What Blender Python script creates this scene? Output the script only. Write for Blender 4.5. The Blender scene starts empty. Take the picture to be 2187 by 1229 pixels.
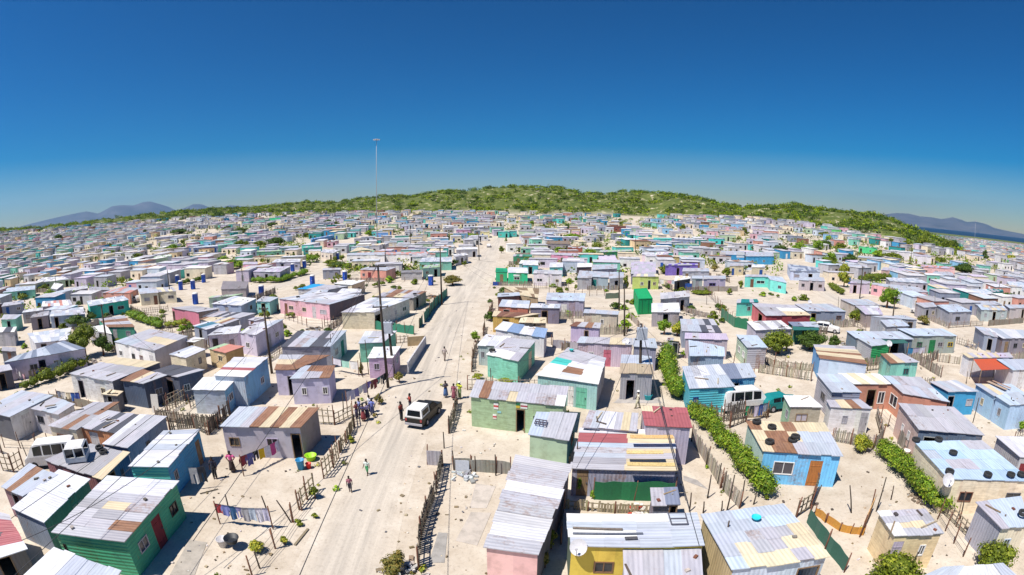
import bpy, math, random
from mathutils import Vector, noise
S = bpy.context.scene
COL = S.collection
PI = math.pi
# ---------------------------------------------------------------- camera (wide fisheye lens of a drone, 17 m up)
F = 1070.0; PITCH = .1595; CAMH = 17.0; PW, PH = 2187.0, 1229.0
cam = bpy.data.cameras.new('camera')
cam_o = bpy.data.objects.new('camera', cam); COL.objects.link(cam_o); S.camera = cam_o
cam_o.location = (0, 0, CAMH); cam_o.rotation_euler = (PI/2-PITCH, 0, 0)
cam.type = 'PANO'; cam.panorama_type = 'FISHEYE_LENS_POLYNOMIAL'
cam.sensor_fit = 'HORIZONTAL'; cam.sensor_width = 36; cam.sensor_height = 36*PH/PW
cam.fisheye_fov = PI
cam.fisheye_polynomial_k0 = 0; cam.fisheye_polynomial_k1 = -(PW/36)/F
cam.fisheye_polynomial_k2 = 0; cam.fisheye_polynomial_k3 = 0; cam.fisheye_polynomial_k4 = 0
cam.clip_start = .1; cam.clip_end = 60000
# ---------------------------------------------------------------- sky and sun
SUN_EL = math.radians(61.5); SUN_AZ = math.radians(35)      # light travels towards +x, a little towards +y
wd = bpy.data.worlds.new('World'); S.world = wd; wd.use_nodes = True
nt = wd.node_tree; nt.nodes.clear()
sky = nt.nodes.new('ShaderNodeTexSky'); sky.sky_type = 'NISHITA'; sky.sun_disc = False
sky.sun_elevation = SUN_EL
sky.sun_rotation = math.radians(270-35)
sky.air_density = 1.0; sky.dust_density = .12; sky.ozone_density = 3.0; sky.altitude = 20
hs = nt.nodes.new('ShaderNodeHueSaturation'); hs.inputs['Saturation'].default_value = 1.7; hs.inputs['Hue'].default_value = .505
bg = nt.nodes.new('ShaderNodeBackground'); bg.inputs['Strength'].default_value = .06
wo = nt.nodes.new('ShaderNodeOutputWorld')
m1 = nt.nodes.new('ShaderNodeVectorMath'); m1.operation = 'SCALE'; m1.inputs['Scale'].default_value = .1
gm = nt.nodes.new('ShaderNodeGamma'); gm.inputs['Gamma'].default_value = 1.3
m2 = nt.nodes.new('ShaderNodeVectorMath'); m2.operation = 'SCALE'; m2.inputs['Scale'].default_value = 11.0
nt.links.new(sky.outputs[0], m1.inputs[0]); nt.links.new(m1.outputs[0], gm.inputs[0]); nt.links.new(gm.outputs[0], m2.inputs[0])
nt.links.new(m2.outputs[0], hs.inputs['Color']); nt.links.new(hs.outputs[0], bg.inputs[0]); nt.links.new(bg.outputs[0], wo.inputs[0])
sun = bpy.data.lights.new('sun', 'SUN'); sun.energy = 4.7; sun.angle = math.radians(.5); sun.color = (1, .95, .87)
sun_o = bpy.data.objects.new('sun', sun); COL.objects.link(sun_o)
sun_o.rotation_euler = Vector((math.cos(SUN_AZ)*math.cos(SUN_EL), math.sin(SUN_AZ)*math.cos(SUN_EL), -math.sin(SUN_EL))).to_track_quat('-Z', 'Y').to_euler()
S.view_settings.view_transform = 'Standard'; S.view_settings.look = 'None'
S.view_settings.exposure = .53; S.view_settings.gamma = 1
S.cycles.max_bounces = 4; S.cycles.diffuse_bounces = 3; S.cycles.glossy_bounces = 2; S.cycles.transmission_bounces = 2
S.cycles.volume_bounces = 0; S.cycles.use_denoising = True
# ---------------------------------------------------------------- lens maths: a pixel of the photograph to a point of the place
HAZE = 0.62/15000
CP, SP = math.cos(PITCH), math.sin(PITCH)
def ray(px, py):
    x, y = px-PW/2, PH/2-py
    r = math.hypot(x, y); th = r/F
    if r < 1e-9: return (0, CP, -SP)
    a, b, c = x/r*math.sin(th), y/r*math.sin(th), math.cos(th)
    return (a, b*SP+c*CP, b*CP-c*SP)
def proj(p):
    dx, dy, dz = p[0], p[1], p[2]-CAMH
    l = math.sqrt(dx*dx+dy*dy+dz*dz) or 1
    a, b, c = dx/l, (dy*SP+dz*CP)/l, (dy*CP-dz*SP)/l
    th = math.acos(max(-1, min(1, c))); s = math.hypot(a, b) or 1e-9
    return (PW/2+F*th*a/s, PH/2-F*th*b/s)
def at(px, py, z=0.0):
    d = ray(px, py)
    t = (z-CAMH)/d[2] if d[2] < -1e-4 else 4000
    t = min(t, 5000)
    return Vector((d[0]*t, d[1]*t, z))
def az_el(px, py):
    d = ray(px, py); return math.atan2(d[0], d[1]), math.atan2(d[2], math.hypot(d[0], d[1]))
def lerp_tab(tab, a):
    if a <= tab[0][0]: return tab[0][1]
    for (a0, v0), (a1, v1) in zip(tab, tab[1:]):
        if a <= a1: return v0+(v1-v0)*(a-a0)/(a1-a0)
    return tab[-1][1]
_FOOT = [(0,500),(150,488),(300,475),(420,466),(540,460),(700,457),(860,455),(1000,456),(1100,458),(1250,461),(1400,464),(1520,467),(1640,471),(1750,486),(1850,503),(1950,524),(2040,547),(2100,556),(2187,566)]
_TOP = [(0,489),(60,489),(130,481),(240,469),(310,459),(420,448),(500,444),(560,441),(640,434),(740,429),(790,422),(830,415),(880,419),(930,408),(1000,405),(1060,400),(1100,398),(1190,398),(1240,411),(1290,413),(1330,406),(1400,413),(1450,412),(1490,420),(1540,436),(1600,442),(1640,439),(1700,435),(1740,446),(1800,449),(1860,455),(1910,470),(1960,492),(2010,512),(2050,532),(2080,556),(2187,570)]
_DF = [(0,620),(300,560),(600,470),(900,430),(1100,420),(1400,390),(1640,350),(1850,310),(2040,270),(2187,260)]
FOOT = sorted(az_el(x, y) for x, y in _FOOT)
TOP = sorted(az_el(x, y) for x, y in _TOP)
DFT = sorted((az_el(x, 480)[0], d) for x, d in _DF)
def sm(t): t = max(0, min(1, t)); return t*t*(3-2*t)
def terrain_at(D, a):
    df = lerp_tab(DFT, a); dt = df+95
    zf = max(0, CAMH+df*math.tan(lerp_tab(FOOT, a)))
    zt = max(0, CAMH-1.6+dt*math.tan(lerp_tab(TOP, a)))
    if D < 190: z = 0
    elif D < df: z = zf*((D-190)/(df-190))**1.35
    elif D < dt: z = zf+(zt-zf)*sm((D-df)/95)**.85
    else: z = zt*(1-sm((D-dt)/260))
    if D > df and zt > 4:
        k = sm((D-df)/25)*min(1, zt/20)*(1-sm((D-dt)/200))
        x, y = D*math.sin(a), D*math.cos(a)
        z += k*(noise.noise((x/30, y/30, 3.1))*5.0+noise.noise((x/11, y/11, 7.7))*1.6)*(1-.75*math.exp(-((D-dt)/22)**2))
    if D > 1900 and a > .45: z -= 9*sm((D-1900)/500)
    return z
def gz(x, y): return terrain_at(math.hypot(x, y), math.atan2(x, y))
def ground(px, py, h=0.0):
    """the point h metres above the ground that the pixel shows"""
    d = ray(px, py); hd = math.hypot(d[0], d[1])
    if d[2] < -1e-4:
        t = (h-CAMH)/d[2]
        if t*hd < 190: return Vector((d[0]*t, d[1]*t, h))
    a = math.atan2(d[0], d[1]); D = 190.0
    while D < 2500:
        if CAMH+d[2]/hd*D <= terrain_at(D, a)+h: break
        D *= 1.004
    return Vector((d[0]/hd*D, d[1]/hd*D, terrain_at(D, a)+h))
ZONES = dict(S=(0,0,1), A=(0,820,3.0055), B=(540,820,3.0055), C=(1080,820,3.0054), D=(1630,820,3.0054),
             I=(0,560,3.6145), J=(540,560,3.6145), K=(1000,560,3.6145), L=(1540,560,3.38),
             U=(0,380,3.976), V=(540,380,3.976), W=(1080,380,3.905), X=(1630,380,3.926))
def zp(zone, x, y):
    o = ZONES[zone]; return o[0]+x/o[2], o[1]+y/o[2]
# ---------------------------------------------------------------- colours (real surface colours, sRGB hex -> linear)
def lin(hx):
    v = [int(hx[i:i+2], 16)/255 for i in (0, 2, 4)]
    return tuple(c/12.92 if c <= .04045 else ((c+.055)/1.055)**2.4 for c in v)
HEX = dict(white='e0dedc', cream='dccfb2', tan='d0b488', grey='a4a2a8', palegrey='c2c0c4', darkgrey='55555c', lilac='c0b4c8', pink='d8a4b0', rose='c26a80',
           salmon='c98878', red='9c3a3c', maroon='7d2b33', brown='7b5544', yellow='c9ad3a', lime='b5c565', green='3a9c74', palegreen='a4bc98', mint='6fbba2',
           teal='1f7f7c', turq='4fbfb6', sky='7fb4d8', blue='2f86b8', navy='2a4a8c', cobalt='2458a8', slate='7c8498', purple='7460ae', orange='c07a30', black='121214', rust='94705a',
           silver='cfcfd6', zinc='b4b2ba', bluish='b2b8c4', board='d0c0a2', redtin='a65e62', deep='1c6a48', paleblue='b8c4d4', beige='e6d4b8', charcoal='3a3d46', wood='8a7358')
WORD = dict(palegrey='pale grey', darkgrey='dark grey', palegreen='pale green', turq='turquoise', sky='sky blue', mint='mint green', zinc='grey iron', silver='shiny silver iron', bluish='bluish iron',
            board='tan board', redtin='red tin', deep='deep green', paleblue='pale blue', lime='lime green', rose='rose pink', rust='rusty iron', slate='slate blue', cobalt='cobalt blue')
def word(c): return WORD.get(c, c)
def rgb(c): return lin(HEX.get(c, c))
R = random.Random(7)
def jit(c, a=.08, r=R):
    k = 1+r.uniform(-a, a)
    return tuple(max(0, min(1, v*k*(1+r.uniform(-a*.25, a*.25)))) for v in c[:3])
# ---------------------------------------------------------------- mesh building
class MB:
    def __init__(s): s.v = []; s.f = []; s.c = []; s.uv = []; s.sm = []
    def face(s, pts, col, uv=None, a=0.0, smooth=False):
        n = len(s.v); s.v += [tuple(p) for p in pts]; s.f.append(tuple(range(n, n+len(pts))))
        s.c.append((col[0], col[1], col[2], a)); s.uv.append(uv or [(0, 0)]*len(pts)); s.sm.append(smooth)
    def hexa(s, b, t, col, a=0.0):
        """b, t: four bottom and four top corners, counter-clockwise from above"""
        n = len(s.v); s.v += [tuple(p) for p in b]+[tuple(p) for p in t]
        for q in ((3,2,1,0),(4,5,6,7),(0,1,5,4),(1,2,6,5),(2,3,7,6),(3,0,4,7)):
            s.f.append(tuple(n+i for i in q)); s.c.append((col[0], col[1], col[2], a)); s.sm.append(False)
            P = [Vector(s.v[n+i]) for i in q]; w = (P[1]-P[0]).length; h = (P[3]-P[0]).length
            s.uv.append([(0,0),(w,0),(w,h),(0,h)])
    def box(s, c, d, col, rz=0.0, a=0.0):
        x, y, z = d[0]/2, d[1]/2, d[2]/2; cs, sn = math.cos(rz), math.sin(rz)
        q = [(c[0]+px*cs-py*sn, c[1]+px*sn+py*cs) for px, py in ((-x,-y),(x,-y),(x,y),(-x,y))]
        s.hexa([(p[0], p[1], c[2]-z) for p in q], [(p[0], p[1], c[2]+z) for p in q], col, a)
    def bar(s, p, q, w, col, h=None, a=0.0):
        """square bar from p to q"""
        p, q = Vector(p), Vector(q); d = q-p
        if d.length < 1e-6: return
        d.normalize(); up = Vector((0,0,1)) if abs(d.z) < .95 else Vector((1,0,0))
        e = d.cross(up).normalized(); g = e.cross(d).normalized(); e *= w/2; g *= (h or w)/2
        A = [p-e-g, p+e-g, p+e+g, p-e+g]; B = [q-e-g, q+e-g, q+e+g, q-e+g]
        n = len(s.v); s.v += [tuple(x) for x in A+B]
        for f in ((0,1,2,3),(7,6,5,4),(1,0,4,5),(2,1,5,6),(3,2,6,7),(0,3,7,4)):
            s.f.append(tuple(n+i for i in f)); s.c.append((*col[:3], a)); s.uv.append([(0,0),(1,0),(1,1),(0,1)]); s.sm.append(False)
    def tube(s, pts, rad, col, n=6, caps=True, a=0.0):
        pts = [Vector(p) for p in pts]; rad = rad if isinstance(rad, (list, tuple)) else [rad]*len(pts); b0 = len(s.v)
        for i, p in enumerate(pts):
            d = (pts[min(i+1, len(pts)-1)]-pts[max(i-1, 0)]).normalized(); up = Vector((0,0,1)) if abs(d.z) < .9 else Vector((1,0,0))
            e = d.cross(up).normalized(); g = e.cross(d).normalized()
            for k in range(n):
                t = 2*PI*k/n; s.v.append(tuple(p+(e*math.cos(t)+g*math.sin(t))*rad[i]))
        def add(f): s.f.append(f); s.c.append((*col[:3], a)); s.uv.append([(0,0)]*len(f)); s.sm.append(len(f) == 4)
        for i in range(len(pts)-1):
            for k in range(n):
                k2 = (k+1) % n; add((b0+i*n+k, b0+i*n+k2, b0+(i+1)*n+k2, b0+(i+1)*n+k))
        if caps:
            add(tuple(b0+k for k in reversed(range(n)))); add(tuple(b0+(len(pts)-1)*n+k for k in range(n)))
    def lathe(s, c, prof, col, n=12, a=0.0, sx=1.0, sy=1.0):
        """prof: (radius, z) from bottom to top, about the vertical through c"""
        b0 = len(s.v)
        for r_, z in prof:
            for k in range(n):
                t = 2*PI*k/n; s.v.append((c[0]+r_*math.cos(t)*sx, c[1]+r_*math.sin(t)*sy, c[2]+z))
        def add(f): s.f.append(f); s.c.append((*col[:3], a)); s.uv.append([(0,0)]*len(f)); s.sm.append(len(f) == 4)
        for i in range(len(prof)-1):
            for k in range(n):
                k2 = (k+1) % n; add((b0+i*n+k, b0+i*n+k2, b0+(i+1)*n+k2, b0+(i+1)*n+k))
        add(tuple(b0+k for k in reversed(range(n)))); add(tuple(b0+(len(prof)-1)*n+k for k in range(n)))
    def mesh(s, name):
        me = bpy.data.meshes.new(name); me.from_pydata(s.v, [], s.f)
        ca = me.attributes.new('Col', 'FLOAT_COLOR', 'CORNER'); uvl = me.uv_layers.new(name='UVMap')
        cc = []; uu = []
        for f, c, u in zip(s.f, s.c, s.uv):
            for k in range(len(f)): cc += c; uu += u[k]
        ca.data.foreach_set('color', cc); uvl.data.foreach_set('uv', uu)
        me.polygons.foreach_set('use_smooth', s.sm); me.update()
        return me
    def build(s, name, mat, parent=None, loc=None):
        me = s.mesh(name); me.materials.append(M[mat])
        o = bpy.data.objects.new(name, me); COL.objects.link(o)
        if parent is not None: o.parent = parent
        if loc is not None: o.location = loc
        return o
def tag(o, label=None, cat=None, group=None, kind=None):
    if label: o['label'] = label
    if cat: o['category'] = cat
    if group: o['group'] = group
    if kind: o['kind'] = kind
    return o
def empty(name, loc, rz=0.0):
    o = bpy.data.objects.new(name, None); COL.objects.link(o); o.location = loc; o.rotation_euler = (0, 0, rz); o.empty_display_size = .3
    return o
def copy_tree(o, parent=None):
    c = o.copy(); COL.objects.link(c)
    if parent is not None: c.parent = parent
    for ch in o.children: copy_tree(ch, c)
    return c
# ---------------------------------------------------------------- materials
M = {}
class NT:
    def __init__(s, name):
        m = bpy.data.materials.new(name); m.use_nodes = True; s.t = m.node_tree; s.b = s.t.nodes['Principled BSDF']; M[name] = m
    def n(s, typ, **k):
        o = s.t.nodes.new('ShaderNode'+typ)
        for a, v in k.items(): setattr(o, a, v)
        return o
    def l(s, a, b): s.t.links.new(a, b)
    def noise(s, scale, detail=3.0, rough=.55, vec=None):
        o = s.n('TexNoise'); o.inputs['Scale'].default_value = scale; o.inputs['Detail'].default_value = detail; o.inputs['Roughness'].default_value = rough
        if vec is not None: s.l(vec, o.inputs['Vector'])
        return o.outputs['Fac']
    def ramp(s, fac, stops):
        o = s.n('ValToRGB'); e = o.color_ramp.elements
        while len(e) < len(stops): e.new(.5)
        for i, (p, c) in enumerate(stops): e[i].position = p; e[i].color = (*c, 1) if len(c) == 3 else c
        s.l(fac, o.inputs[0]); return o.outputs['Color']
    def mix(s, fac, a, b, mode='MIX'):
        o = s.n('MixRGB'); o.blend_type = mode
        for v, i in ((fac, 0), (a, 1), (b, 2)):
            if isinstance(v, (int, float)): o.inputs[i].default_value = v if i == 0 else (v, v, v, 1)
            elif isinstance(v, tuple): o.inputs[i].default_value = (*v[:3], 1)
            else: s.l(v, o.inputs[i])
        return o.outputs[0]
    def math(s, op, a, b=0.0):
        o = s.n('Math'); o.operation = op
        for v, i in ((a, 0), (b, 1)):
            if isinstance(v, (int, float)): o.inputs[i].default_value = v
            else: s.l(v, o.inputs[i])
        return o.outputs[0]
    def bump(s, h, strength=.4, dist=.05):
        o = s.n('Bump'); o.inputs['Strength'].default_value = strength; o.inputs['Distance'].default_value = dist
        s.l(h, o.inputs['Height']); s.l(o.outputs[0], s.b.inputs['Normal'])
    def col(s): o = s.n('Attribute'); o.attribute_name = 'Col'; return o
    def uv(s): return s.n('UVMap').outputs[0]
    def pos(s): return s.n('NewGeometry').outputs['Position']
    def done(s, base, rough=.8, metal=0.0):
        s.l(base, s.b.inputs['Base Color']) if not isinstance(base, tuple) else setattr(s.b.inputs['Base Color'], 'default_value', (*base, 1))
        s.b.inputs['Roughness'].default_value = rough; s.b.inputs['Metallic'].default_value = metal
def iron(name, axis, period, rough, metal, wave=.5, stainscale=(1.6, .35)):
    k = NT(name); c = k.col(); uv = k.uv(); pos = k.pos()
    mp = k.n('Mapping'); k.l(uv, mp.inputs[0]); s2 = stainscale if axis == 'X' else stainscale[::-1]; mp.inputs['Scale'].default_value = (s2[0], s2[1], 1)
    ad = k.n('VectorMath', operation='ADD'); k.l(mp.outputs[0], ad.inputs[0])
    sc = k.n('VectorMath', operation='SCALE'); k.l(pos, sc.inputs[0]); sc.inputs['Scale'].default_value = .06; k.l(sc.outputs[0], ad.inputs[1])
    n1 = k.noise(2.2, 4, .6, ad.outputs[0]); n2 = k.noise(.9, 3, .6, pos); n3 = k.noise(5.0, 4, .65, pos)
    shade = k.ramp(n1, [(.25, (.80,.80,.81)), (.5, (.98,.98,.98)), (.8, (1.10,1.09,1.08))])
    base = k.mix(1.0, c.outputs['Color'], shade, 'MULTIPLY')
    # wear: alpha of the sheet colour plus weather-stain noise
    w = k.math('ADD', k.math('MULTIPLY', c.outputs['Alpha'], .75), k.math('MULTIPLY', k.math('SUBTRACT', n3, .5), .9))
    w = k.math('ADD', w, k.math('MULTIPLY', k.math('SUBTRACT', n2, .5), .7))
    wf = k.ramp(w, [(.22, (0,0,0)), (.62, (1,1,1))])
    rustc = k.ramp(n1, [(.3, (.11,.05,.028)), (.55, (.27,.125,.06)), (.8, (.38,.22,.12))])
    base = k.mix(k.math('MULTIPLY', wf, .85), base, rustc)
    wv = k.n('TexWave'); wv.wave_type = 'BANDS'; wv.bands_direction = axis; wv.inputs['Scale'].default_value = 1/period/ (2*PI) * 2; k.l(uv, wv.inputs[0]); wv.inputs['Distortion'].default_value = 0
    k.bump(k.math('ADD', k.math('MULTIPLY', wv.outputs['Fac'], wave), k.math('MULTIPLY', n3, .35)), .55, .06)
    k.done(base, rough, metal)
iron('iron_roof', 'X', .23, .55, .04)
iron('iron_wall', 'X', .24, .7, 0, .45)
iron('iron_wall_flat', 'Y', .22, .7, 0, .6)
k = NT('plank_wall'); c = k.col(); uv = k.uv(); pos = k.pos()
wv = k.n('TexWave'); wv.wave_profile = 'SAW'; wv.bands_direction = 'Y'; wv.inputs['Scale'].default_value = 1/.22/(2*PI)*1; wv.inputs['Distortion'].default_value = .6; wv.inputs['Detail Scale'].default_value = .6; k.l(uv, wv.inputs[0])
n1 = k.noise(2.5, 4, .6, pos)
mp = k.n('Mapping'); k.l(uv, mp.inputs[0]); mp.inputs['Scale'].default_value = (.5, 5, 1)
n2 = k.noise(2, 3, .6, mp.outputs[0])
b = k.mix(1.0, c.outputs['Color'], k.ramp(n2, [(.3, (.80,.78,.76)), (.55, (1,1,1)), (.8, (1.12,1.1,1.08))]), 'MULTIPLY')
b = k.mix(1.0, b, k.ramp(n1, [(.3, (.82,.8,.78)), (.6, (1.05,1.05,1.05))]), 'MULTIPLY')
k.bump(wv.outputs['Fac'], .7, .05); k.done(b, .85)
k = NT('plaster'); c = k.col(); pos = k.pos()
n1 = k.noise(1.3, 5, .65, pos); n2 = k.noise(14, 3, .6, pos)
b = k.mix(1.0, c.outputs['Color'], k.ramp(n1, [(.28, (.74,.72,.7)), (.5, (.98,.98,.98)), (.75, (1.08,1.07,1.06))]), 'MULTIPLY')
k.bump(n2, .25, .02); k.done(b, .9)
k = NT('paint'); c = k.col(); k.done(k.mix(1.0, c.outputs['Color'], k.ramp(k.noise(6, 3, .6, k.pos()), [(.3, (.86,.86,.86)), (.7, (1.06,1.06,1.06))]), 'MULTIPLY'), .55)
k = NT('car_paint'); c = k.col(); k.done(k.mix(1.0, c.outputs['Color'], k.ramp(k.noise(3, 4, .6, k.pos()), [(.3, (.85,.84,.82)), (.6, (1,1,1))]), 'MULTIPLY'), .4); k.b.inputs['Specular IOR Level'].default_value = .25
k = NT('glass'); c = k.col(); k.done(c.outputs['Color'], .12); k.b.inputs['Specular IOR Level'].default_value = .6
k = NT('rubber'); c = k.col(); k.done(k.mix(.3, c.outputs['Color'], k.ramp(k.noise(8, 3, .6, k.pos()), [(.3, (.01,.01,.01)), (.8, (.1,.095,.085))])), .85)
k = NT('timber'); c = k.col(); pos = k.pos()
mp = k.n('Mapping'); k.l(pos, mp.inputs[0]); mp.inputs['Scale'].default_value = (6, 6, 1)
b = k.mix(1.0, c.outputs['Color'], k.ramp(k.noise(1.6, 4, .6, mp.outputs[0]), [(.3, (.62,.6,.58)), (.7, (1.15,1.13,1.1))]), 'MULTIPLY'); k.done(b, .9)
k = NT('cloth'); c = k.col(); k.done(k.mix(1.0, c.outputs['Color'], k.ramp(k.noise(9, 3, .6, k.pos()), [(.3, (.8,.8,.8)), (.7, (1.08,1.08,1.08))]), 'MULTIPLY'), .9)
k.b.inputs['Sheen Weight'].default_value = .1
k = NT('skin'); c = k.col(); k.done(c.outputs['Color'], .55)
k = NT('leaf'); c = k.col(); pos = k.pos()
b = k.mix(1.0, c.outputs['Color'], k.ramp(k.noise(.8, 3, .6, pos), [(.3, (.7,.76,.6)), (.55, (1.1,1.1,1)), (.8, (1.5,1.4,.95))]), 'MULTIPLY')
k.done(b, .6); k.b.inputs['Specular IOR Level'].default_value = .25
tr = k.n('BsdfTranslucent'); k.l(k.mix(1.0, b, (1.25,1.35,.6), 'MULTIPLY'), tr.inputs[0]); ms = k.n('MixShader'); ms.inputs[0].default_value = .22
out = k.t.nodes['Material Output']; k.l(k.b.outputs[0], ms.inputs[1]); k.l(tr.outputs[0], ms.inputs[2]); k.l(ms.outputs[0], out.inputs[0])
# ================================================================ THE SETTING
k = NT('sand'); pos = k.pos(); c = k.col()
n1 = k.noise(.05, 4, .6, pos); n2 = k.noise(.45, 5, .65, pos); n3 = k.noise(4.5, 4, .7, pos); n4 = k.noise(.16, 4, .6, pos)
b = k.ramp(n2, [(.28, (.40,.335,.26)), (.46, (.50,.43,.35)), (.62, (.555,.49,.41)), (.8, (.62,.56,.485))])
b = k.mix(1.0, b, k.ramp(n1, [(.3, (.86,.84,.81)), (.6, (1.04,1.04,1.04))]), 'MULTIPLY')
b = k.mix(1.0, b, k.ramp(n3, [(.25, (.70,.67,.63)), (.45, (1,1,1)), (.75, (1.07,1.07,1.06))]), 'MULTIPLY')
b = k.mix(k.ramp(n4, [(.60, (0,0,0)), (.74, (.55,.55,.55))]), b, (.36,.31,.25))
wp = k.n('Mapping'); k.l(pos, wp.inputs[0]); wp.inputs['Scale'].default_value = (1, .35, 1)
vo = k.n('TexVoronoi'); vo.inputs['Scale'].default_value = 1.1; k.l(pos, vo.inputs['Vector'])
b = k.mix(k.math('MULTIPLY', k.ramp(vo.outputs['Distance'], [(.035, (1,1,1)), (.075, (0,0,0))]), k.ramp(n2, [(.5, (0,0,0)), (.55, (.75,.75,.75))])), b, (.22,.19,.13))
veg = k.ramp(k.noise(.22, 5, .65, pos), [(.35, (.045,.075,.008)), (.58, (.11,.13,.02)), (.69, (.54,.47,.35))])
sep = k.n('SeparateColor'); k.l(c.outputs['Color'], sep.inputs[0])
b = k.mix(sep.outputs[0], b, veg)
k.bump(k.math('ADD', k.math('MULTIPLY', n3, .35), n2), .5, .12)
k.done(b, .95)
k = NT('road'); pos = k.pos(); uv = k.uv()
su = k.n('SeparateXYZ'); k.l(uv, su.inputs[0])
n2 = k.noise(.5, 5, .65, pos); n3 = k.noise(5, 4, .7, pos)
mp = k.n('Mapping'); k.l(uv, mp.inputs[0]); mp.inputs['Scale'].default_value = (9, .06, 1); n5 = k.noise(1.0, 4, .6, mp.outputs[0])
sandc = k.ramp(n2, [(.28, (.40,.335,.26)), (.46, (.50,.43,.35)), (.62, (.555,.49,.41)), (.8, (.62,.56,.485))])
sandc = k.mix(1.0, sandc, k.ramp(n3, [(.25, (.70,.67,.63)), (.45, (1,1,1)), (.75, (1.07,1.07,1.06))]), 'MULTIPLY')
roadc = k.ramp(n5, [(.3, (.36,.32,.275)), (.5, (.475,.42,.355)), (.68, (.57,.505,.425))])
roadc = k.mix(1.0, roadc, k.ramp(n3, [(.25, (.80,.79,.78)), (.5, (1,1,1))]), 'MULTIPLY')
edge = k.math('ABSOLUTE', k.math('SUBTRACT', su.outputs[0], .5))
edge = k.math('ADD', edge, k.math('MULTIPLY', k.math('SUBTRACT', n2, .5), .55))
b = k.mix(k.ramp(edge, [(.12, (1,1,1)), (.46, (0,0,0))]), sandc, roadc)
k.bump(k.math('ADD', k.math('MULTIPLY', n3, .3), n5), .4, .1); k.done(b, .95)
k = NT('concrete'); pos = k.pos(); c = k.col()
b = k.mix(1.0, c.outputs['Color'], k.ramp(k.noise(1.5, 5, .65, pos), [(.3, (.7,.7,.69)), (.55, (1,1,1)), (.8, (1.12,1.1,1.07))]), 'MULTIPLY')
k.bump(k.noise(20, 3, .6, pos), .2, .02); k.done(b, .9)
k = NT('sea'); k.done(k.mix(k.noise(.004, 3, .5, k.pos()), (.008,.03,.07), (.012,.045,.09)), .7); k.b.inputs['Specular IOR Level'].default_value = .15
k = NT('rock'); k.done(k.ramp(k.noise(.002, 5, .6, k.pos()), [(.3, (.05,.06,.07)), (.6, (.10,.10,.11)), (.8, (.15,.14,.14))]), .95)

mb = MB()
rings = [2.0]
while rings[-1] < 9000:
    r_ = rings[-1]; rings.append(r_+max(1.6, r_*.035 if r_ < 210 or r_ > 900 else r_*.012))
azs = [-PI*1.0+i*PI/18 for i in range(8)]+[math.radians(-100+i*.6) for i in range(334)]+[math.radians(100+i*10) for i in range(1, 9)]
na = len(azs); cols = []
for D in rings:
    for a in azs:
        z = terrain_at(D, a) if abs(a) < 1.6 else 0
        mb.v.append((D*math.sin(a), D*math.cos(a), z))
        df = lerp_tab(DFT, a); zt = CAMH-1.6+(df+95)*math.tan(lerp_tab(TOP, a))
        s_ = sm((D-df+8)/30)*(1 if zt > 3 else 0)
        if a > .75 and D > 900: s_ = max(s_, sm((D-1100)/500))
        if a < -.5 and D > 700: s_ = 1
        cols.append(s_)
mb.v.append((0, 0, 0))
fc = []
for i in range(len(rings)-1):
    for j in range(na):
        j2 = (j+1) % na
        mb.f.append((i*na+j, i*na+j2, (i+1)*na+j2, (i+1)*na+j)); fc.append(sum(cols[q] for q in mb.f[-1])/4)
for j in range(na): mb.f.append((len(mb.v)-1, (j+1) % na, j)); fc.append(0)
mb.c = [(q, q, q, 1) for q in fc]; mb.uv = [[(0,0)]*len(f) for f in mb.f]; mb.sm = [True]*len(mb.f)
me = mb.mesh('ground')
# soft edges between sand and scrub: the colour per corner from its ring point
ca = me.attributes['Col']; vals = []
cols.append(0)
for f in mb.f:
    for q in f: vals += (cols[q], cols[q], cols[q], 1)
ca.data.foreach_set('color', vals)
me.flip_normals()
me.materials.append(M['sand'])
g_o = bpy.data.objects.new('ground', me); COL.objects.link(g_o); tag(g_o, kind='structure')
ROADPTS = []
def strip(name, left, right, mat, dz=.004, seg=14):
    """a sheet on the ground between two rows of pixels of the photograph"""
    m_ = MB(); Ls = [ground(*p) for p in left]; Rs = [ground(*p) for p in right]; n = 0.0; prev = None
    pts = []
    for i in range(len(Ls)-1):
        for k_ in range(seg):
            t = k_/seg; pts.append((Ls[i].lerp(Ls[i+1], t), Rs[i].lerp(Rs[i+1], t)))
    pts.append((Ls[-1], Rs[-1])); W_ = 6
    ROADPTS.extend(((a+b)/2, (a-b).length/2) for a, b in pts)
    for i, (a, b) in enumerate(pts):
        if prev is not None:
            d = ((a+b)/2-(prev[0]+prev[1])/2).length
            for q in range(W_):
                c4 = [prev[0].lerp(prev[1], q/W_), prev[0].lerp(prev[1], (q+1)/W_), a.lerp(b, (q+1)/W_), a.lerp(b, q/W_)]
                c4 = [Vector((p.x, p.y, gz(p.x, p.y)+dz*(1+p.length/60))) for p in c4]
                m_.face(c4, (1,1,1), [(q/W_, n), ((q+1)/W_, n), ((q+1)/W_, n+d), (q/W_, n+d)])
            n += d
        prev = (a, b)
    return tag(m_.build(name, mat), kind='structure')
strip('road', [(560,1420),(618,1229),(685,1100),(745,1000),(795,900),(858,780),(915,660),(960,600),(1014,545),(1053,509)], [(800,1420),(835,1229),(862,1100),(890,1000),(925,900),(975,780),(1024,660),(1050,600),(1068,545),(1082,509)], 'road')
strip('side_road', [(1240,637),(1400,642),(1550,652),(1640,662),(1700,668)], [(1240,626),(1400,630),(1550,637),(1640,644),(1700,650)], 'road')
strip('sand_path', [(1668,560),(1700,600),(1760,640),(1810,668)], [(1720,565),(1745,600),(1795,632),(1850,660)], 'road')
strip('back_path', [(430,660),(520,625),(610,600),(700,570),(715,545)], [(470,668),(560,632),(640,604),(735,572),(735,545)], 'road')
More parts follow.
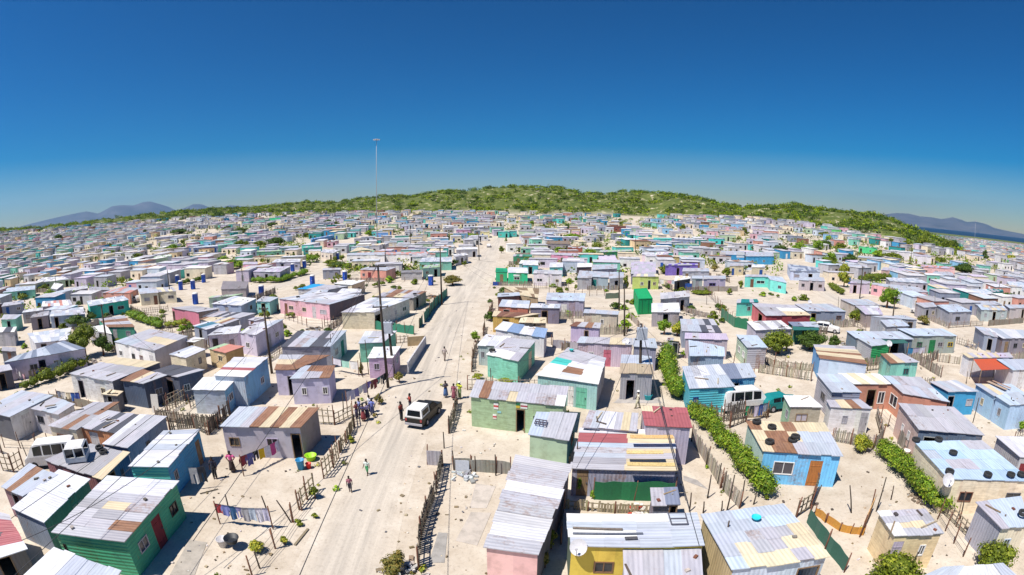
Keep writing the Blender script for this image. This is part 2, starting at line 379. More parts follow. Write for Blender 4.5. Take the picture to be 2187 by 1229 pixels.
# sea beyond the plain, and the far mountains
m_ = MB(); A_ = [math.radians(a) for a in range(20, 86, 3)]
for a, b in zip(A_, A_[1:]):
    for d0, d1 in ((2150, 4000), (4000, 9000), (9000, 26000)):
        m_.face([(d0*math.sin(a), d0*math.cos(a), -4.5), (d0*math.sin(b), d0*math.cos(b), -4.5), (d1*math.sin(b), d1*math.cos(b), -4.5), (d1*math.sin(a), d1*math.cos(a), -4.5)][::-1], (1,1,1))
tag(m_.build('sea', 'sea'), kind='structure')
def mountains(sky_px, D, name):
    m_ = MB(); tab = sorted(az_el(*p) for p in sky_px); a0, a1 = tab[0][0], tab[-1][0]; n = 110; rows = [(-2600, 0), (-1900, .22), (-1200, .5), (-600, .78), (-250, .93), (0, 1), (500, .8), (1500, .4), (3000, 0)]
    b0 = 0
    for i in range(n+1):
        a = a0+(a1-a0)*i/n; h = max(4, D*math.tan(lerp_tab(tab, a))+CAMH)
        for dd, k_ in rows:
            x, y = math.sin(a), math.cos(a); r_ = D+dd
            q = noise.noise((x*9000/700, y*9000/700, dd/900.0))*.16*h*(1 if 0 < k_ < 1 else .12*k_)
            m_.v.append((x*r_, y*r_, h*k_+q-6))
    for i in range(n):
        for j in range(len(rows)-1):
            p = i*len(rows)+j; m_.f.append((p, p+len(rows), p+len(rows)+1, p+1)); m_.c.append((1,1,1,1)); m_.uv.append([(0,0)]*4); m_.sm.append(True)
    return tag(m_.build(name, 'rock'), kind='structure')
mountains([(-60,512),(0,497),(60,479),(110,467),(150,458),(185,451),(210,456),(240,440),(262,438),(285,439),(305,432),(320,430),(345,437),(360,442),(378,450),(400,442),(412,436),(430,436),(450,444),(470,444),(490,438),(520,441),(560,446),(600,450)], 15000, 'mountains')
mountains([(1820,462),(1880,459),(1915,455),(1940,456),(1965,462),(1990,464),(2010,468),(2035,464),(2055,470),(2065,474),(2085,473),(2105,478),(2125,487),(2150,493),(2187,500),(2240,512)], 15000, 'mountain_range')
# the air between: one even pale volume round the whole place
k = NT('haze'); t_ = k.t
for n_ in list(t_.nodes):
    if n_.type == 'BSDF_PRINCIPLED': t_.nodes.remove(n_)
pv = t_.nodes.new('ShaderNodeVolumePrincipled'); pv.inputs['Density'].default_value = HAZE; pv.inputs['Color'].default_value = (.27,.57,1,1); pv.inputs['Anisotropy'].default_value = .2
t_.links.new(pv.outputs[0], t_.nodes['Material Output'].inputs['Volume'])
if HAZE > 0:
    m_ = MB(); m_.box((0, 7200, 590), (36000, 22400, 1220), (1,1,1)); tag(m_.build('haze', 'haze'), kind='stuff')
# ================================================================ SHACKS
SHACKS = []          # (object, pixel, wall word, roof word, size word, explicit label or None)
USED = []            # footprints (x, y, radius)
def bil(q, u, v):
    a = q[0].lerp(q[1], u); b = q[3].lerp(q[2], u); return a.lerp(b, v)
def roof_colours(spec):
    mode, lst = spec.split(':') if ':' in spec else ('x', spec)
    return mode, lst.split(',')
RUSTY = {'rust': .55, 'board': .05, 'redtin': .12, 'brown': .3, 'zinc': .12, 'grey': .14, 'silver': 0.0, 'bluish': .03, 'white': 0.0, 'darkgrey': .15}
def roof_mesh(mb, q, spec, r, sheet=.85, near=True, lay='d'):
    """sheets of iron over the quad q (front-left, front-right, back-right, back-left)"""
    mode, lst = roof_colours(spec)
    wu = ((q[1]-q[0]).length+(q[2]-q[3]).length)/2; wv_ = ((q[3]-q[0]).length+(q[2]-q[1]).length)/2
    if lay == 'd': nx = max(1, round(wu/sheet)); ny = max(1, round(wv_/r.uniform(2.2, 3.4)))
    else: ny = max(1, round(wv_/sheet)); nx = max(1, round(wu/r.uniform(2.4, 3.6)))
    if not near: nx = max(1, min(nx, 5)); ny = max(1, min(ny, 2))
    if mode == 'g':
        nr = ','.join(lst).split('|'); ncl = max(len(x.split(' ')) for x in nr)
        nx, ny = max(nx, ncl), max(ny, len(nr))
    # solid deck below the sheets
    dn = Vector((0, 0, -.07))
    dk = rgb('darkgrey'); ins = [bil(q, *uv) for uv in ((.012,.012), (.988,.012), (.988,.988), (.012,.988))]
    mb.hexa([p+dn for p in ins], [p-Vector((0,0,.015)) for p in ins], dk, .3)
    jf = [r.uniform(-.09, .05) if near else 0 for _ in range(max(nx, ny)+1)]; jb = [r.uniform(-.05, .08) if near else 0 for _ in range(max(nx, ny)+1)]
    for i in range(nx):
        for j in range(ny):
            if mode == 'r': c = lst[min(len(lst)-1, int((j+.5)/ny*len(lst)))]
            elif mode == 'c': c = lst[min(len(lst)-1, int((i+.5)/nx*len(lst)))]
            elif mode == 'g':                      # grid: rows of columns, 'a b|c d'
                rows = ','.join(lst).split('|'); rw = rows[min(len(rows)-1, int((j+.5)/ny*len(rows)))].split(' '); c = rw[min(len(rw)-1, int((i+.5)/nx*len(rw)))]
            else: c = r.choice(lst)
            wear = RUSTY.get(c, .08)+(r.uniform(.1, .35) if c in ('zinc', 'grey') and r.random() < .13 else 0)
            col = jit(rgb(c), .065, r)
            u0, u1 = i/nx, (i+1)/nx; v0, v1 = j/ny, (j+1)/ny
            lap = .02
            if lay == 'd':
                u0 -= .03/wu; u1 += .03/wu
                if j == 0: v0 += jf[i]/wv_
                if j == ny-1: v1 += jb[i]/wv_
                else: v1 += .08/wv_
            else:
                v0 -= .03/wv_; v1 += .03/wv_
                if i == 0: u0 += jf[j]/wu
                if i == nx-1: u1 += jb[j]/wu
                else: u1 += .08/wu
            z = .004+.011*((i+j) % 2)+(r.uniform(0, .018) if near else 0); zz = [z+(r.uniform(-.004, .012) if near else 0) for _ in range(4)]
            P = [bil(q, a, b)+Vector((0,0,h)) for (a, b), h in zip(((u0,v0), (u1,v0), (u1,v1), (u0,v1)), zz)]
            U = [(u0*wu, v0*wv_), (u1*wu, v0*wv_), (u1*wu, v1*wv_), (u0*wu, v1*wv_)]
            if lay != 'd': U = [(b, a) for a, b in U]
            off = r.uniform(0, 9); U = [(a, b+off) for a, b in U]
            mb.face(P, col, U, wear)
            t_ = Vector((0,0,-.012))               # the sheet's own thickness along its outer edges
            for a_, b_, on in ((0,1,j == 0), (1,2,i == nx-1), (2,3,j == ny-1), (3,0,i == 0)):
                if on: mb.face([P[b_]+t_*4, P[a_]+t_*4, P[a_], P[b_]][::-1], col, None, wear)
def wall_mesh(mb, p, q, zb0, zb1, zt0, zt1, col, holes, r, wear=.1, sub=None):
    """a wall from p to q (seen from outside: p left, q right) with rectangular holes (u0, u1, z0, z1)"""
    L = (Vector((q.x, q.y, 0))-Vector((p.x, p.y, 0))).length or .01
    us = sorted({0.0, 1.0, *[h[0] for h in holes], *[h[1] for h in holes]})
    if holes or L > 1.6: us = sorted(set(us) | {min(.99, max(.01, i/max(1, round(L/1.1))+r.uniform(-.03, .03))) for i in range(1, max(1, round(L/1.1)))})
    P = lambda u, z: Vector((p.x+(q.x-p.x)*u, p.y+(q.y-p.y)*u, z))
    off = r.uniform(0, 5)
    for a, b in zip(us, us[1:]):
        if b-a < 1e-5: continue
        mid = (a+b)/2; hs_ = sorted([h for h in holes if h[0] <= mid <= h[1]], key=lambda h: h[2])
        ba, bb = zb0+(zb1-zb0)*a, zb0+(zb1-zb0)*b; ta, tb = zt0+(zt1-zt0)*a, zt0+(zt1-zt0)*b
        la, lb = ba, bb
        cc = jit(col, .085, r); wear_ = wear+(r.uniform(.1, .3) if r.random() < .14 else 0)
        for h in hs_+[None]:
            ea, eb = (ta, tb) if h is None else (ba+h[2], bb+h[2])
            if ea-la > .02 or eb-lb > .02:
                mb.face([P(a, la), P(b, lb), P(b, eb), P(a, ea)], cc, [(a*L+off, la), (b*L+off, lb), (b*L+off, eb), (a*L+off, ea)], wear_)
            if h is not None: la, lb = ba+h[3], bb+h[3]
MATS = {'v': 'iron_wall', 'h': 'iron_wall_flat', 'w': 'plank_wall', 'p': 'plaster'}
def parse_ops(s):
    out = []
    for t in (s or '').split(';'):
        t = t.split()
        if len(t) >= 4: out.append((t[0], t[1], float(t[2]), float(t[3]), t[4] if len(t) > 4 else None, float(t[5]) if len(t) > 5 else None, float(t[6]) if len(t) > 6 else None))
    return out
def auto_ops(r, wl, wr, near):
    s = []
    n = max(1, int(wl/2.2)); slots = list(range(n)); r.shuffle(slots)
    for i, sl in enumerate(slots):
        a, b = (sl+.2)/n, (sl+.8)/n; w = .85/wl if i == 0 else r.uniform(.7, 1.1)/wl
        m_ = (a+b)/2
        if i == 0: s.append('F %s %.3f %.3f' % (r.choice('ood'), m_-w/2, m_+w/2))
        elif r.random() < .75: s.append('F w %.3f %.3f' % (m_-w/2, m_+w/2))
    for side in 'RL':
        if r.random() < .45: m_ = r.uniform(.3, .7); w = .8/wr; s.append('%s w %.3f %.3f' % (side, m_-w/2, m_+w/2))
    return ';'.join(s)
FRAMES = ['white', 'grey', 'brown', 'darkgrey', 'cream']
def shack(q, wall, roof, mat='v', ops=None, label=None, near=2, side=None, left=None, sheet=.85, lay='d', seed=None, inset=.1, name='shack', cat='shack', group=None, wear=None, into=None):
    """q: roof corners front-left, front-right, back-right, back-left (points at eave height). near: 2 close, 1 mid, 0 far (one mesh)"""
    r = random.Random(seed if seed is not None else int(q[0].x*131+q[0].y*37+q[1].x*17))
    ctr = (q[0]+q[1]+q[2]+q[3])/4; z0 = gz(ctr.x, ctr.y)
    zc = lambda p: min(z0, gz(p.x, p.y))-.05
    wu = (q[1]-q[0]).length; wv_ = (q[2]-q[1]).length
    base = Vector((ctr.x, ctr.y, z0))
    Q = [p-base for p in q]
    iu, iv = min(.2, inset/max(wu, .5)), min(.2, inset/max(wv_, .5))
    W4 = [bil(Q, u, v) for u, v in ((iu, iv), (1-iu, iv), (1-iu, 1-iv), (iu, 1-iv))]
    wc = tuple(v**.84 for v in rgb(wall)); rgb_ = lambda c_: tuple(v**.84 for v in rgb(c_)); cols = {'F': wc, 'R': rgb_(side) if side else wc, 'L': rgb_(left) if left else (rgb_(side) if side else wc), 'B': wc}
    if ops is None: ops = auto_ops(r, wu, wv_, near)
    OP = parse_ops(ops)
    walls = {'F': (0, 1), 'R': (1, 2), 'B': (2, 3), 'L': (3, 0)}
    wm = MB(); rm = wm if near == 0 else MB(); parts = []
    wr_ = wear if wear is not None else (.16 if mat in 'vh' else .05)
    for side_, (i, j) in walls.items():
        p, t = W4[i], W4[j]; L = (t-p).length; holes = []
        for o in [o for o in OP if o[0] == side_]:
            h = min(p.z, t.z)-(zc(base)-base.z)-.16
            if o[1] in 'od': z_0, z_1 = .06, min(1.95, h)
            else: z_0, z_1 = min(.95, h-.75), min(1.65, h-.08)
            if o[5] is not None: z_0, z_1 = o[5], min(o[6], h)
            hole = (max(.02, min(o[2], o[3])), min(.98, max(o[2], o[3])), z_0, z_1)
            if hole[1]-hole[0] < .01 or any(hole[0] < b_[1] and b_[0] < hole[1] for b_ in holes): continue
            holes.append(hole); parts.append((o[1], p, t, L, hole, o[4]))
        zb = zc(base)-base.z
        wall_mesh(wm, p, t, zb, zb, p.z-.05, t.z-.05, cols[side_], holes if near else [], r, wr_)
    roof_mesh(rm, Q, roof, r, sheet, near == 2, lay)
    zb = zc(base)-base.z
    if near == 0:
        for ty, p, t, L, h, c in parts[:3]:
            d = (t-p).normalized(); nrm = Vector((d.y, -d.x, 0)); a, b = p.lerp(t, h[0])+nrm*.03, p.lerp(t, h[1])+nrm*.03
            cc = rgb('black') if ty != 'd' else rgb(c or r.choice(['brown', 'grey', 'white', 'cobalt', 'wood']))  # open doorways and windows: black panels painted for the unlit inside
            fr = rgb(r.choice(FRAMES))
            if ty == 'w':
                e = (b-a).normalized()*.09; wm.hexa([(a-e).to_tuple()[:2]+(zb+h[2]-.09,), (b+e).to_tuple()[:2]+(zb+h[2]-.09,), (b+e-nrm*.05).to_tuple()[:2]+(zb+h[2]-.09,), (a-e-nrm*.05).to_tuple()[:2]+(zb+h[2]-.09,)],
                        [(a-e).to_tuple()[:2]+(zb+h[3]+.09,), (b+e).to_tuple()[:2]+(zb+h[3]+.09,), (b+e-nrm*.05).to_tuple()[:2]+(zb+h[3]+.09,), (a-e-nrm*.05).to_tuple()[:2]+(zb+h[3]+.09,)], fr)
                a += nrm*.012; b += nrm*.012
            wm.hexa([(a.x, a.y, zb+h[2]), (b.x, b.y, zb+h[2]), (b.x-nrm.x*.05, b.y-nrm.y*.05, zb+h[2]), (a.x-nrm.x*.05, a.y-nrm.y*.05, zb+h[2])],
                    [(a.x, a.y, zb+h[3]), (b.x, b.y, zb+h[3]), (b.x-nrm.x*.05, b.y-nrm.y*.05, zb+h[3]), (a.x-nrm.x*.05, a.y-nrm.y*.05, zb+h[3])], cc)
        if into is not None:
            n0 = len(into.v); into.v += [(v[0]+base.x, v[1]+base.y, v[2]+base.z) for v in wm.v]; into.f += [tuple(i+n0 for i in f) for f in wm.f]
            into.c += wm.c; into.uv += wm.uv; into.sm += wm.sm; return None
        return wm.build(name, 'plaster', None, base)
    root = empty(name, base)
    wm.build('wall', MATS[mat], root); rm.build('roof', 'iron_roof', root)
    for ty, p, t, L, h, c in parts:
        d = (t-p).normalized(); nrm = Vector((d.y, -d.x, 0)); A, B = p.lerp(t, h[0]), p.lerp(t, h[1])
        V = lambda s, dep, z: Vector((A.x+(B.x-A.x)*s, A.y+(B.y-A.y)*s, zb+z))+nrm*dep
        def slab(m_, s0, s1, z_0, z_1, d0, d1, col):
            m_.hexa([V(s0, d1, z_0), V(s1, d1, z_0), V(s1, d0, z_0), V(s0, d0, z_0)], [V(s0, d1, z_1), V(s1, d1, z_1), V(s1, d0, z_1), V(s0, d0, z_1)], col)
        fw = .07/max(.3, (B-A).length)
        if ty == 'w':
            fr = rgb(c or r.choice(FRAMES)); m_ = MB()
            slab(m_, 0, fw, h[2], h[3], -.03, .035, fr); slab(m_, 1-fw, 1, h[2], h[3], -.03, .035, fr); slab(m_, fw, 1-fw, h[2], h[2]+.06, -.03, .035, fr); slab(m_, fw, 1-fw, h[3]-.06, h[3], -.03, .035, fr)
            slab(m_, .5-fw*.35, .5+fw*.35, h[2]+.06, h[3]-.06, -.02, .025, fr)
            w_ = m_.build('window', 'paint', root)
            m_ = MB(); slab(m_, fw, 1-fw, h[2]+.06, h[3]-.06, -.028, -.022, lin(r.choice(['20242c', '2c3038', '3a3a3e', '4a4850'])) if r.random() < .8 else jit(lin('a8a4ac')))
            m_.build('pane', 'glass', w_)
        elif ty == 'd':
            m_ = MB(); cc = rgb(c or r.choice(['brown', 'grey', 'wood', 'palegrey', 'cobalt'])); slab(m_, .0, 1, h[2], h[3], -.05, -.008, cc); slab(m_, .08, .92, h[2]+.3, h[2]+.36, -.008, .01, jit(cc, .2)); slab(m_, .08, .92, h[3]-.4, h[3]-.34, -.008, .01, jit(cc, .2))
            d_ = m_.build('door', 'timber', root)
            if near == 2: m_ = MB(); slab(m_, .82, .9, h[2]+.92, h[2]+1.02, -.008, .05, rgb('darkgrey')); m_.build('handle', 'paint', d_)
        else:
            m_ = MB(); fr = jit(rgb('wood' if r.random() < .6 else 'grey'), .2, r); slab(m_, -fw, 0, h[2], h[3], -.05, .025, fr); slab(m_, 1, 1+fw, h[2], h[3], -.05, .025, fr); slab(m_, -fw, 1+fw, h[3], h[3]+.07, -.05, .025, fr)
            m_.build('door_frame', 'timber', root)
    return root
def solve_h(px, bx, z0=0.0):
    """height of the point over the ground pixel bx that shows at px"""
    g = ground(*bx); best = min((abs(proj((g.x, g.y, g.z+h*.02))[1]-px[1])+abs(proj((g.x, g.y, g.z+h*.02))[0]-px[0])*.3, h*.02) for h in range(50, 190))
    return best[1]
def H(zone, pts, wall, roof, hf=2.3, hb=2.45, label=None, near=2, base=None, depth=None, square=True, **kw):
    """a shack whose roof corners show at these pixels of the photograph; depth: metres front to back when only the front eave is given"""
    P = [zp(zone, *pts[i:i+2]) for i in range(0, len(pts), 2)]
    if base is not None: hf = solve_h(P[1], zp(zone, *base)); hb = hf+.12
    fl, fr = ground(*P[0], hf), ground(*P[1], hf)
    if depth is not None:
        zm = (fl.z+fr.z)/2; fl.z = fr.z = zm
        d = (fr-fl); d.z = 0; d.normalize(); n = Vector((-d.y, d.x, 0))
        if n.dot(Vector((fl.x, fl.y, 0))) < 0: n = -n
        br = fr+n*depth; bl = fl+n*depth; br.z = bl.z = zm-hf+hb
    else:
        br = ground(*P[2], hb)
        bl = ground(*P[3], hb) if len(P) > 3 else fl+br-fr
        zg = gz(*((fl+fr+br+bl)/4).to_tuple()[:2]); fl.z = fr.z = zg+hf; br.z = bl.z = zg+hb
    q = [fl, fr, br, bl]
    o = shack(q, wall, roof, near=near, **kw)
    c = (fl+fr+br+bl)/4
    USED.append((c.x, c.y, max((fr-fl).length, (br-fr).length)/2))
    mode, lst = roof_colours(roof); lst = ' '.join(lst).replace('|', ' ').split(' ')
    rw = max(sorted(set(lst)), key=lst.count)
    size = 'small ' if (fr-fl).length*(br-fr).length < 11 else 'long ' if (fr-fl).length > 9.5 else ''
    if not kw.get('name'): SHACKS.append([o, proj(c), wall, rw, size, label])
    return o
# ================================================================ PLANTS
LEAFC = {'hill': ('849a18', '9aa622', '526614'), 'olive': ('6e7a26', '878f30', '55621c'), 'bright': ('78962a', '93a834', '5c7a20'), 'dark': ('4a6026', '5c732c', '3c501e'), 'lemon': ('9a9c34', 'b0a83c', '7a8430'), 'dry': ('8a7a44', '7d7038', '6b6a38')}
def leaves(mb, pts, size, cols, r):
    for p, n in pts:
        n = Vector(n)+Vector((r.gauss(0, .55), r.gauss(0, .55), r.gauss(0, .55)+.25))
        if n.length < 1e-3: n = Vector((0,0,1))
        n.normalize(); t = n.cross(Vector((r.gauss(0,1), r.gauss(0,1), r.gauss(0,1)))).normalized(); b = n.cross(t); s = size*r.uniform(.6, 1.4)
        c = jit(lin(r.choice(cols)), .18, r); p = Vector(p)
        mb.face([p-t*s*.5-b*s*.28, p+t*s*.12-b*s*.42, p+t*s*.6+b*s*.05, p+b*s*.42], c)
def lobes_points(lobes, n, r):
    out = []; tot = sum(l[3]*l[4]*l[5] for l in lobes)
    for cx, cy, cz, rx, ry, rz in lobes:
        for _ in range(int(n*rx*ry*rz/tot)+1):
            d = Vector((r.gauss(0,1), r.gauss(0,1), r.gauss(0,1))); d.normalize()
            if d.z < -.35: d.z *= -.6
            k_ = r.random()**.28; w = 1+.3*noise.noise(d*2.3+Vector((cx*3.1, cy*1.7, cz)))
            out.append(((cx+d.x*rx*k_*w, cy+d.y*ry*k_*w, cz+d.z*rz*k_*w), (d.x/rx, d.y/ry, d.z/rz)))
    return out
def core(mb, lobes, col, r, k_=.72):  # added core in the darkest leaf colour, blocks light inside the crown
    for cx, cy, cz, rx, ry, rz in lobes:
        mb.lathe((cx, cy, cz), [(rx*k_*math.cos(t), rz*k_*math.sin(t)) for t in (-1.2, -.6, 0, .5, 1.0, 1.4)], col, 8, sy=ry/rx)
def crown_mb(w, h, n, kind, r, size, nl=7, base=.25):
    lobes = []
    for i in range(nl):
        a = 2*PI*i/nl+r.uniform(-.5, .5); d = w*.5*r.uniform(.25, .62); s = w*r.uniform(.2, .32)
        lobes.append((math.cos(a)*d, math.sin(a)*d, h*(base+r.uniform(.05, .42)), s, s*r.uniform(.8, 1.1), h*r.uniform(.2, .3)))
    lobes.append((0, 0, h*.66, w*.28, w*.28, h*.3))
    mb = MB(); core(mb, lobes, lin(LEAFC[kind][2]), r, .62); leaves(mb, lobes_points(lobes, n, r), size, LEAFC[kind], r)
    return mb
PLANTS = []      # (object, pixel, label or None, word)
def bush(zone, x, y, wpx, hpx, kind='olive', label=None, cat='bush', name='bush', tree=False, n=None, group=None):
    """a bush or tree whose foot shows at pixel x, y and whose crown is wpx by hpx pixels of the photograph"""
    z = ZONES[zone][2]; px, py = zp(zone, x, y); g = ground(px, py); D = (g-Vector((0,0,CAMH))).length
    w = wpx/z/F*D; h = hpx/z/F*D/max(.5, math.hypot(g.x, g.y)/D); r = random.Random(int(x*7+y*13))
    root = empty(name, (g.x, g.y, g.z)); big = wpx/z
    n = n or int(min(3800, max(160, (big*.47)**2*2.6)))
    size = max(.1, min(.9, w*1.9/math.sqrt(n)))
    cr = crown_mb(w, h, n, kind, r, size, nl=7 if big > 30 else 4, base=.26 if tree else .2); cr.build('crown', 'leaf', root)
    t = MB(); th = h*(.5 if tree else .3)
    t.tube([(0,0,-.1), (w*.02, 0, th*.5), (-w*.02, w*.02, th)], [w*.045+.03, w*.035+.02, w*.02+.01], rgb('brown'), 6)
    if tree:
        for i in range(4):
            a = i*1.6+.4; t.tube([(0, 0, th*.6), (math.cos(a)*w*.12, math.sin(a)*w*.12, th*1.0), (math.cos(a)*w*.26, math.sin(a)*w*.26, h*.68)], [w*.022+.01, w*.015+.01, .008], rgb('brown'), 5)
    t.build('trunk', 'timber', root); tag(root, None, cat, group)
    PLANTS.append([root, (px, py), label, dict(olive='olive green', bright='bright green', dark='dark green', lemon='yellow-green', dry='dry brownish')[kind], cat])
    USED.append((g.x, g.y, w*.45)); return root
def hedge(zone, pts, width, h, kind='bright', label=None, n=None, leaf=.2, rag=.25):
    P = [ground(*zp(zone, *pts[i:i+2])) for i in range(0, len(pts), 2)]; r = random.Random(int(pts[0]*3+pts[1])); lob = []
    for a, b in zip(P, P[1:]):
        L = (b-a).length; k_ = max(1, int(L/(width*.34)))
        for i in range(k_):
            p = a.lerp(b, (i+.5)/k_); s = width*r.uniform(.36, .62); hh = h*r.uniform(1-rag, 1+rag)
            lob.append((p.x+r.uniform(-.15, .15)*width, p.y+r.uniform(-.15, .15)*width, gz(p.x, p.y)+hh*.5, s, s, hh*.52))
    c = Vector((sum(l[0] for l in lob)/len(lob), sum(l[1] for l in lob)/len(lob), min(l[2] for l in lob)-h*.6))
    lob = [(l[0]-c.x, l[1]-c.y, l[2]-c.z, *l[3:]) for l in lob]
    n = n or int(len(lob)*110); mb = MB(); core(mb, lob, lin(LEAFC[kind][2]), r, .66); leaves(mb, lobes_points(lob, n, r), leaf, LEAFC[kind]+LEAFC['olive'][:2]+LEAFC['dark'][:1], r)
    root = mb.build('hedge', 'leaf', None, c); tag(root, None, 'hedge')
    m_ = proj((c.x, c.y, c.z)); PLANTS.append([root, m_, label, dict(olive='olive green', bright='bright green', dark='dark green', lemon='yellow-green', dry='dry brownish')[kind], 'hedge'])
    for a, b in zip(P, P[1:]):
        for t in (0, .33, .66, 1): q = a.lerp(b, t); USED.append((q.x, q.y, width*.6))
    return root
# ================================================================ FENCES
def fence(zone, pts, kind, h, label, colour='wood', cat='fence', gap=1.5, name=None, seed=3):
    P = [ground(*zp(zone, *pts[i:i+2])) for i in range(0, len(pts), 2)]; r = random.Random(int(pts[0]*3+pts[1]*5)+seed)
    o = P[0].copy(); root = empty(name or {'wall': 'block_wall'}.get(kind, 'fence'), o); P = [p-o for p in P]; c = rgb(colour)
    panel = MB(); posts = []
    for a, b in zip(P, P[1:]):
        L = (b-a).length; d = (b-a)/L; nrm = Vector((-d.y, d.x, 0))
        k_ = max(1, int(L/gap))
        if kind != 'wall':
            for i in range(k_+1): posts.append((a.lerp(b, i/k_)+nrm*r.uniform(-.06, .06), h*r.uniform(.95, 1.3)))
        if kind == 'wall':
            t = nrm*.08; panel.hexa([a-t-Vector((0,0,.05)), b-t-Vector((0,0,.05)), b+t-Vector((0,0,.05)), a+t-Vector((0,0,.05))], [a-t+Vector((0,0,h)), b-t+Vector((0,0,h)), b+t+Vector((0,0,h)), a+t+Vector((0,0,h))], c)
        elif kind == 'plank':
            n = int(L/.17)
            for i in range(n):
                if r.random() < .1: continue
                p = a+d*(i+.5)*L/n; hh = h*r.uniform(.8, 1.12); e = d*.065; s_ = nrm*.012; le = d*r.uniform(-.05, .05)
                panel.hexa([p-e-s_, p+e-s_, p+e+s_, p-e+s_], [p-e-s_+le+Vector((0,0,hh)), p+e-s_+le+Vector((0,0,hh)), p+e+s_+le+Vector((0,0,hh)), p-e+s_+le+Vector((0,0,hh))], jit(c, .3, r), .2)
            for z in (.3, .8): panel.bar(a+Vector((0,0,h*z))+nrm*.04, b+Vector((0,0,h*z))+nrm*.04, .05, jit(c, .2, r))
        elif kind == 'pallet':
            for z in (.15, .5, .85): panel.bar(a+Vector((0,0,h*z+r.uniform(-.05, .05))), b+Vector((0,0,h*z+r.uniform(-.05, .05))), .07, jit(c, .2, r), .04)
            n = max(2, int(L/.45))
            for i in range(n+1): p = a.lerp(b, i/n); panel.bar(p+nrm*.04, p+nrm*.04+Vector((0,0,h*r.uniform(.85, 1.05))), .06, jit(c, .2, r))
        elif kind == 'wire':
            for z in (.25, .55, .9): panel.tube([a+Vector((0,0,h*z)), a.lerp(b, .5)+Vector((0,0,h*z-.05)), b+Vector((0,0,h*z))], .012, rgb('darkgrey'), 4, False)
        elif kind in ('net', 'sheet'):
            n = max(2, int(L/(.5 if kind == 'net' else .8))); wv_ = [r.uniform(-.05, .05) for _ in range(n+1)]; hh = [h*r.uniform(.86, 1.0) for _ in range(n+1)]
            for i in range(n):
                p, q = a+d*L*i/n+nrm*wv_[i], a+d*L*(i+1)/n+nrm*wv_[i+1]; cc = jit(c, .1, r); t = nrm*.012
                panel.hexa([p-t, q-t, q+t, p+t], [p-t+Vector((0,0,hh[i])), q-t+Vector((0,0,hh[i+1])), q+t+Vector((0,0,hh[i+1])), p+t+Vector((0,0,hh[i]))], cc, .25 if kind == 'sheet' else 0)
    panel.build({'wall': 'blocks', 'plank': 'planks', 'pallet': 'slats', 'wire': 'wires', 'net': 'netting', 'sheet': 'iron_sheets'}[kind], {'wall': 'concrete', 'net': 'cloth', 'sheet': 'iron_wall'}.get(kind, 'timber'), root)
    proto = None
    for p, hh in posts:
        if proto is None:
            m_ = MB(); m_.tube([(0,0,-.05), (0,0,.5), (.01,0,1)], [.05,.045,.04], jit(rgb('brown'), .15, r), 6); proto = m_.build('post', 'timber', root); ob = proto
        else: ob = proto.copy(); COL.objects.link(ob); ob.parent = root
        ob.location = p; ob.scale = (1, 1, hh); ob.rotation_euler = (r.uniform(-.06, .06), r.uniform(-.06, .06), r.uniform(0, 6))
    return tag(root, label, cat)
# ================================================================ POLES, CABLES
POLES = []
def pole(zone, xt, yt, xb, yb, label=None, rad=.11, arms=(), thin=False, lean=None, transformer=False, lamp=False):
    g = ground(*zp(zone, xb, yb)); tp = zp(zone, xt, yt)
    D = math.hypot(g.x, g.y); e = az_el(*tp)[1]; h = CAMH+D*math.tan(e)-g.z; h = max(.8, min(h, 60))
    a = az_el(*tp)[0]; tip = Vector((D*math.sin(a)-g.x, D*math.cos(a)-g.y, h))
    if tip.xy.length > h*.35: tip.xy *= h*.35/tip.xy.length
    m_ = MB(); c = jit(rgb('4a4038'), .2)
    if thin:
        m_.tube([(0,0,-.1), tip*.5+Vector((.01,0,0)), tip], [rad, rad*.9, rad*.8], c, 5)
        o = m_.build('wooden_post', 'timber', None, g); tag(o, label, 'post'); POLES.append([o, proj(g), label, 'post', tip+g]); return o
    m_.tube([(0,0,-.1), tip*.5, tip], [rad*1.25, rad, rad*.75], c, 8)
    root = empty('utility_pole', g); m_.build('shaft', 'timber', root)
    for z, L, rot in arms:
        m_ = MB(); p = tip*z; d = Vector((math.cos(rot), math.sin(rot), 0))*L/2
        m_.bar(p-d+Vector((0,-.12,0)), p+d+Vector((0,-.12,0)), .09, rgb('4a4038'), .11); cb = m_.build('crossarm', 'timber', root)
        for s_ in (-.9, 0, .9): m_ = MB(); q = p+d*s_+Vector((0,-.12,.05)); m_.lathe(q, [(.03,0),(.05,.05),(.05,.12),(.02,.16)], rgb('grey'), 6); m_.build('insulator', 'paint', cb)
    if transformer:
        p = tip*transformer; m_ = MB(); m_.box((p.x, p.y-.4, p.z), (.9,.6,1.1), rgb('bluish')); m_.lathe((p.x-.2, p.y-.4, p.z+.55), [(.06,0),(.05,.25)], rgb('grey'), 6); m_.lathe((p.x+.2, p.y-.4, p.z+.55), [(.06,0),(.05,.25)], rgb('grey'), 6); m_.bar((p.x-.6, p.y-.2, p.z-.6), (p.x+.6, p.y-.2, p.z-.6), .12, rgb('darkgrey')); m_.build('transformer', 'paint', root)
    tag(root, label, 'utility pole'); POLES.append([root, proj(g), label, 'pole', tip+g]); return root
def cable(a, b, label, sag=.6, rad=.016):
    n = 14; m_ = MB(); a, b = Vector(a), Vector(b); o = a.copy(); pts = []
    for i in range(n+1):
        t = i/n; p = a.lerp(b, t)-o; p.z -= sag*4*t*(1-t); pts.append(p)
    m_.tube(pts, rad, rgb('charcoal'), 5); ob = m_.build('power_cable', 'rubber', None, o)
    return tag(ob, label, 'cable')
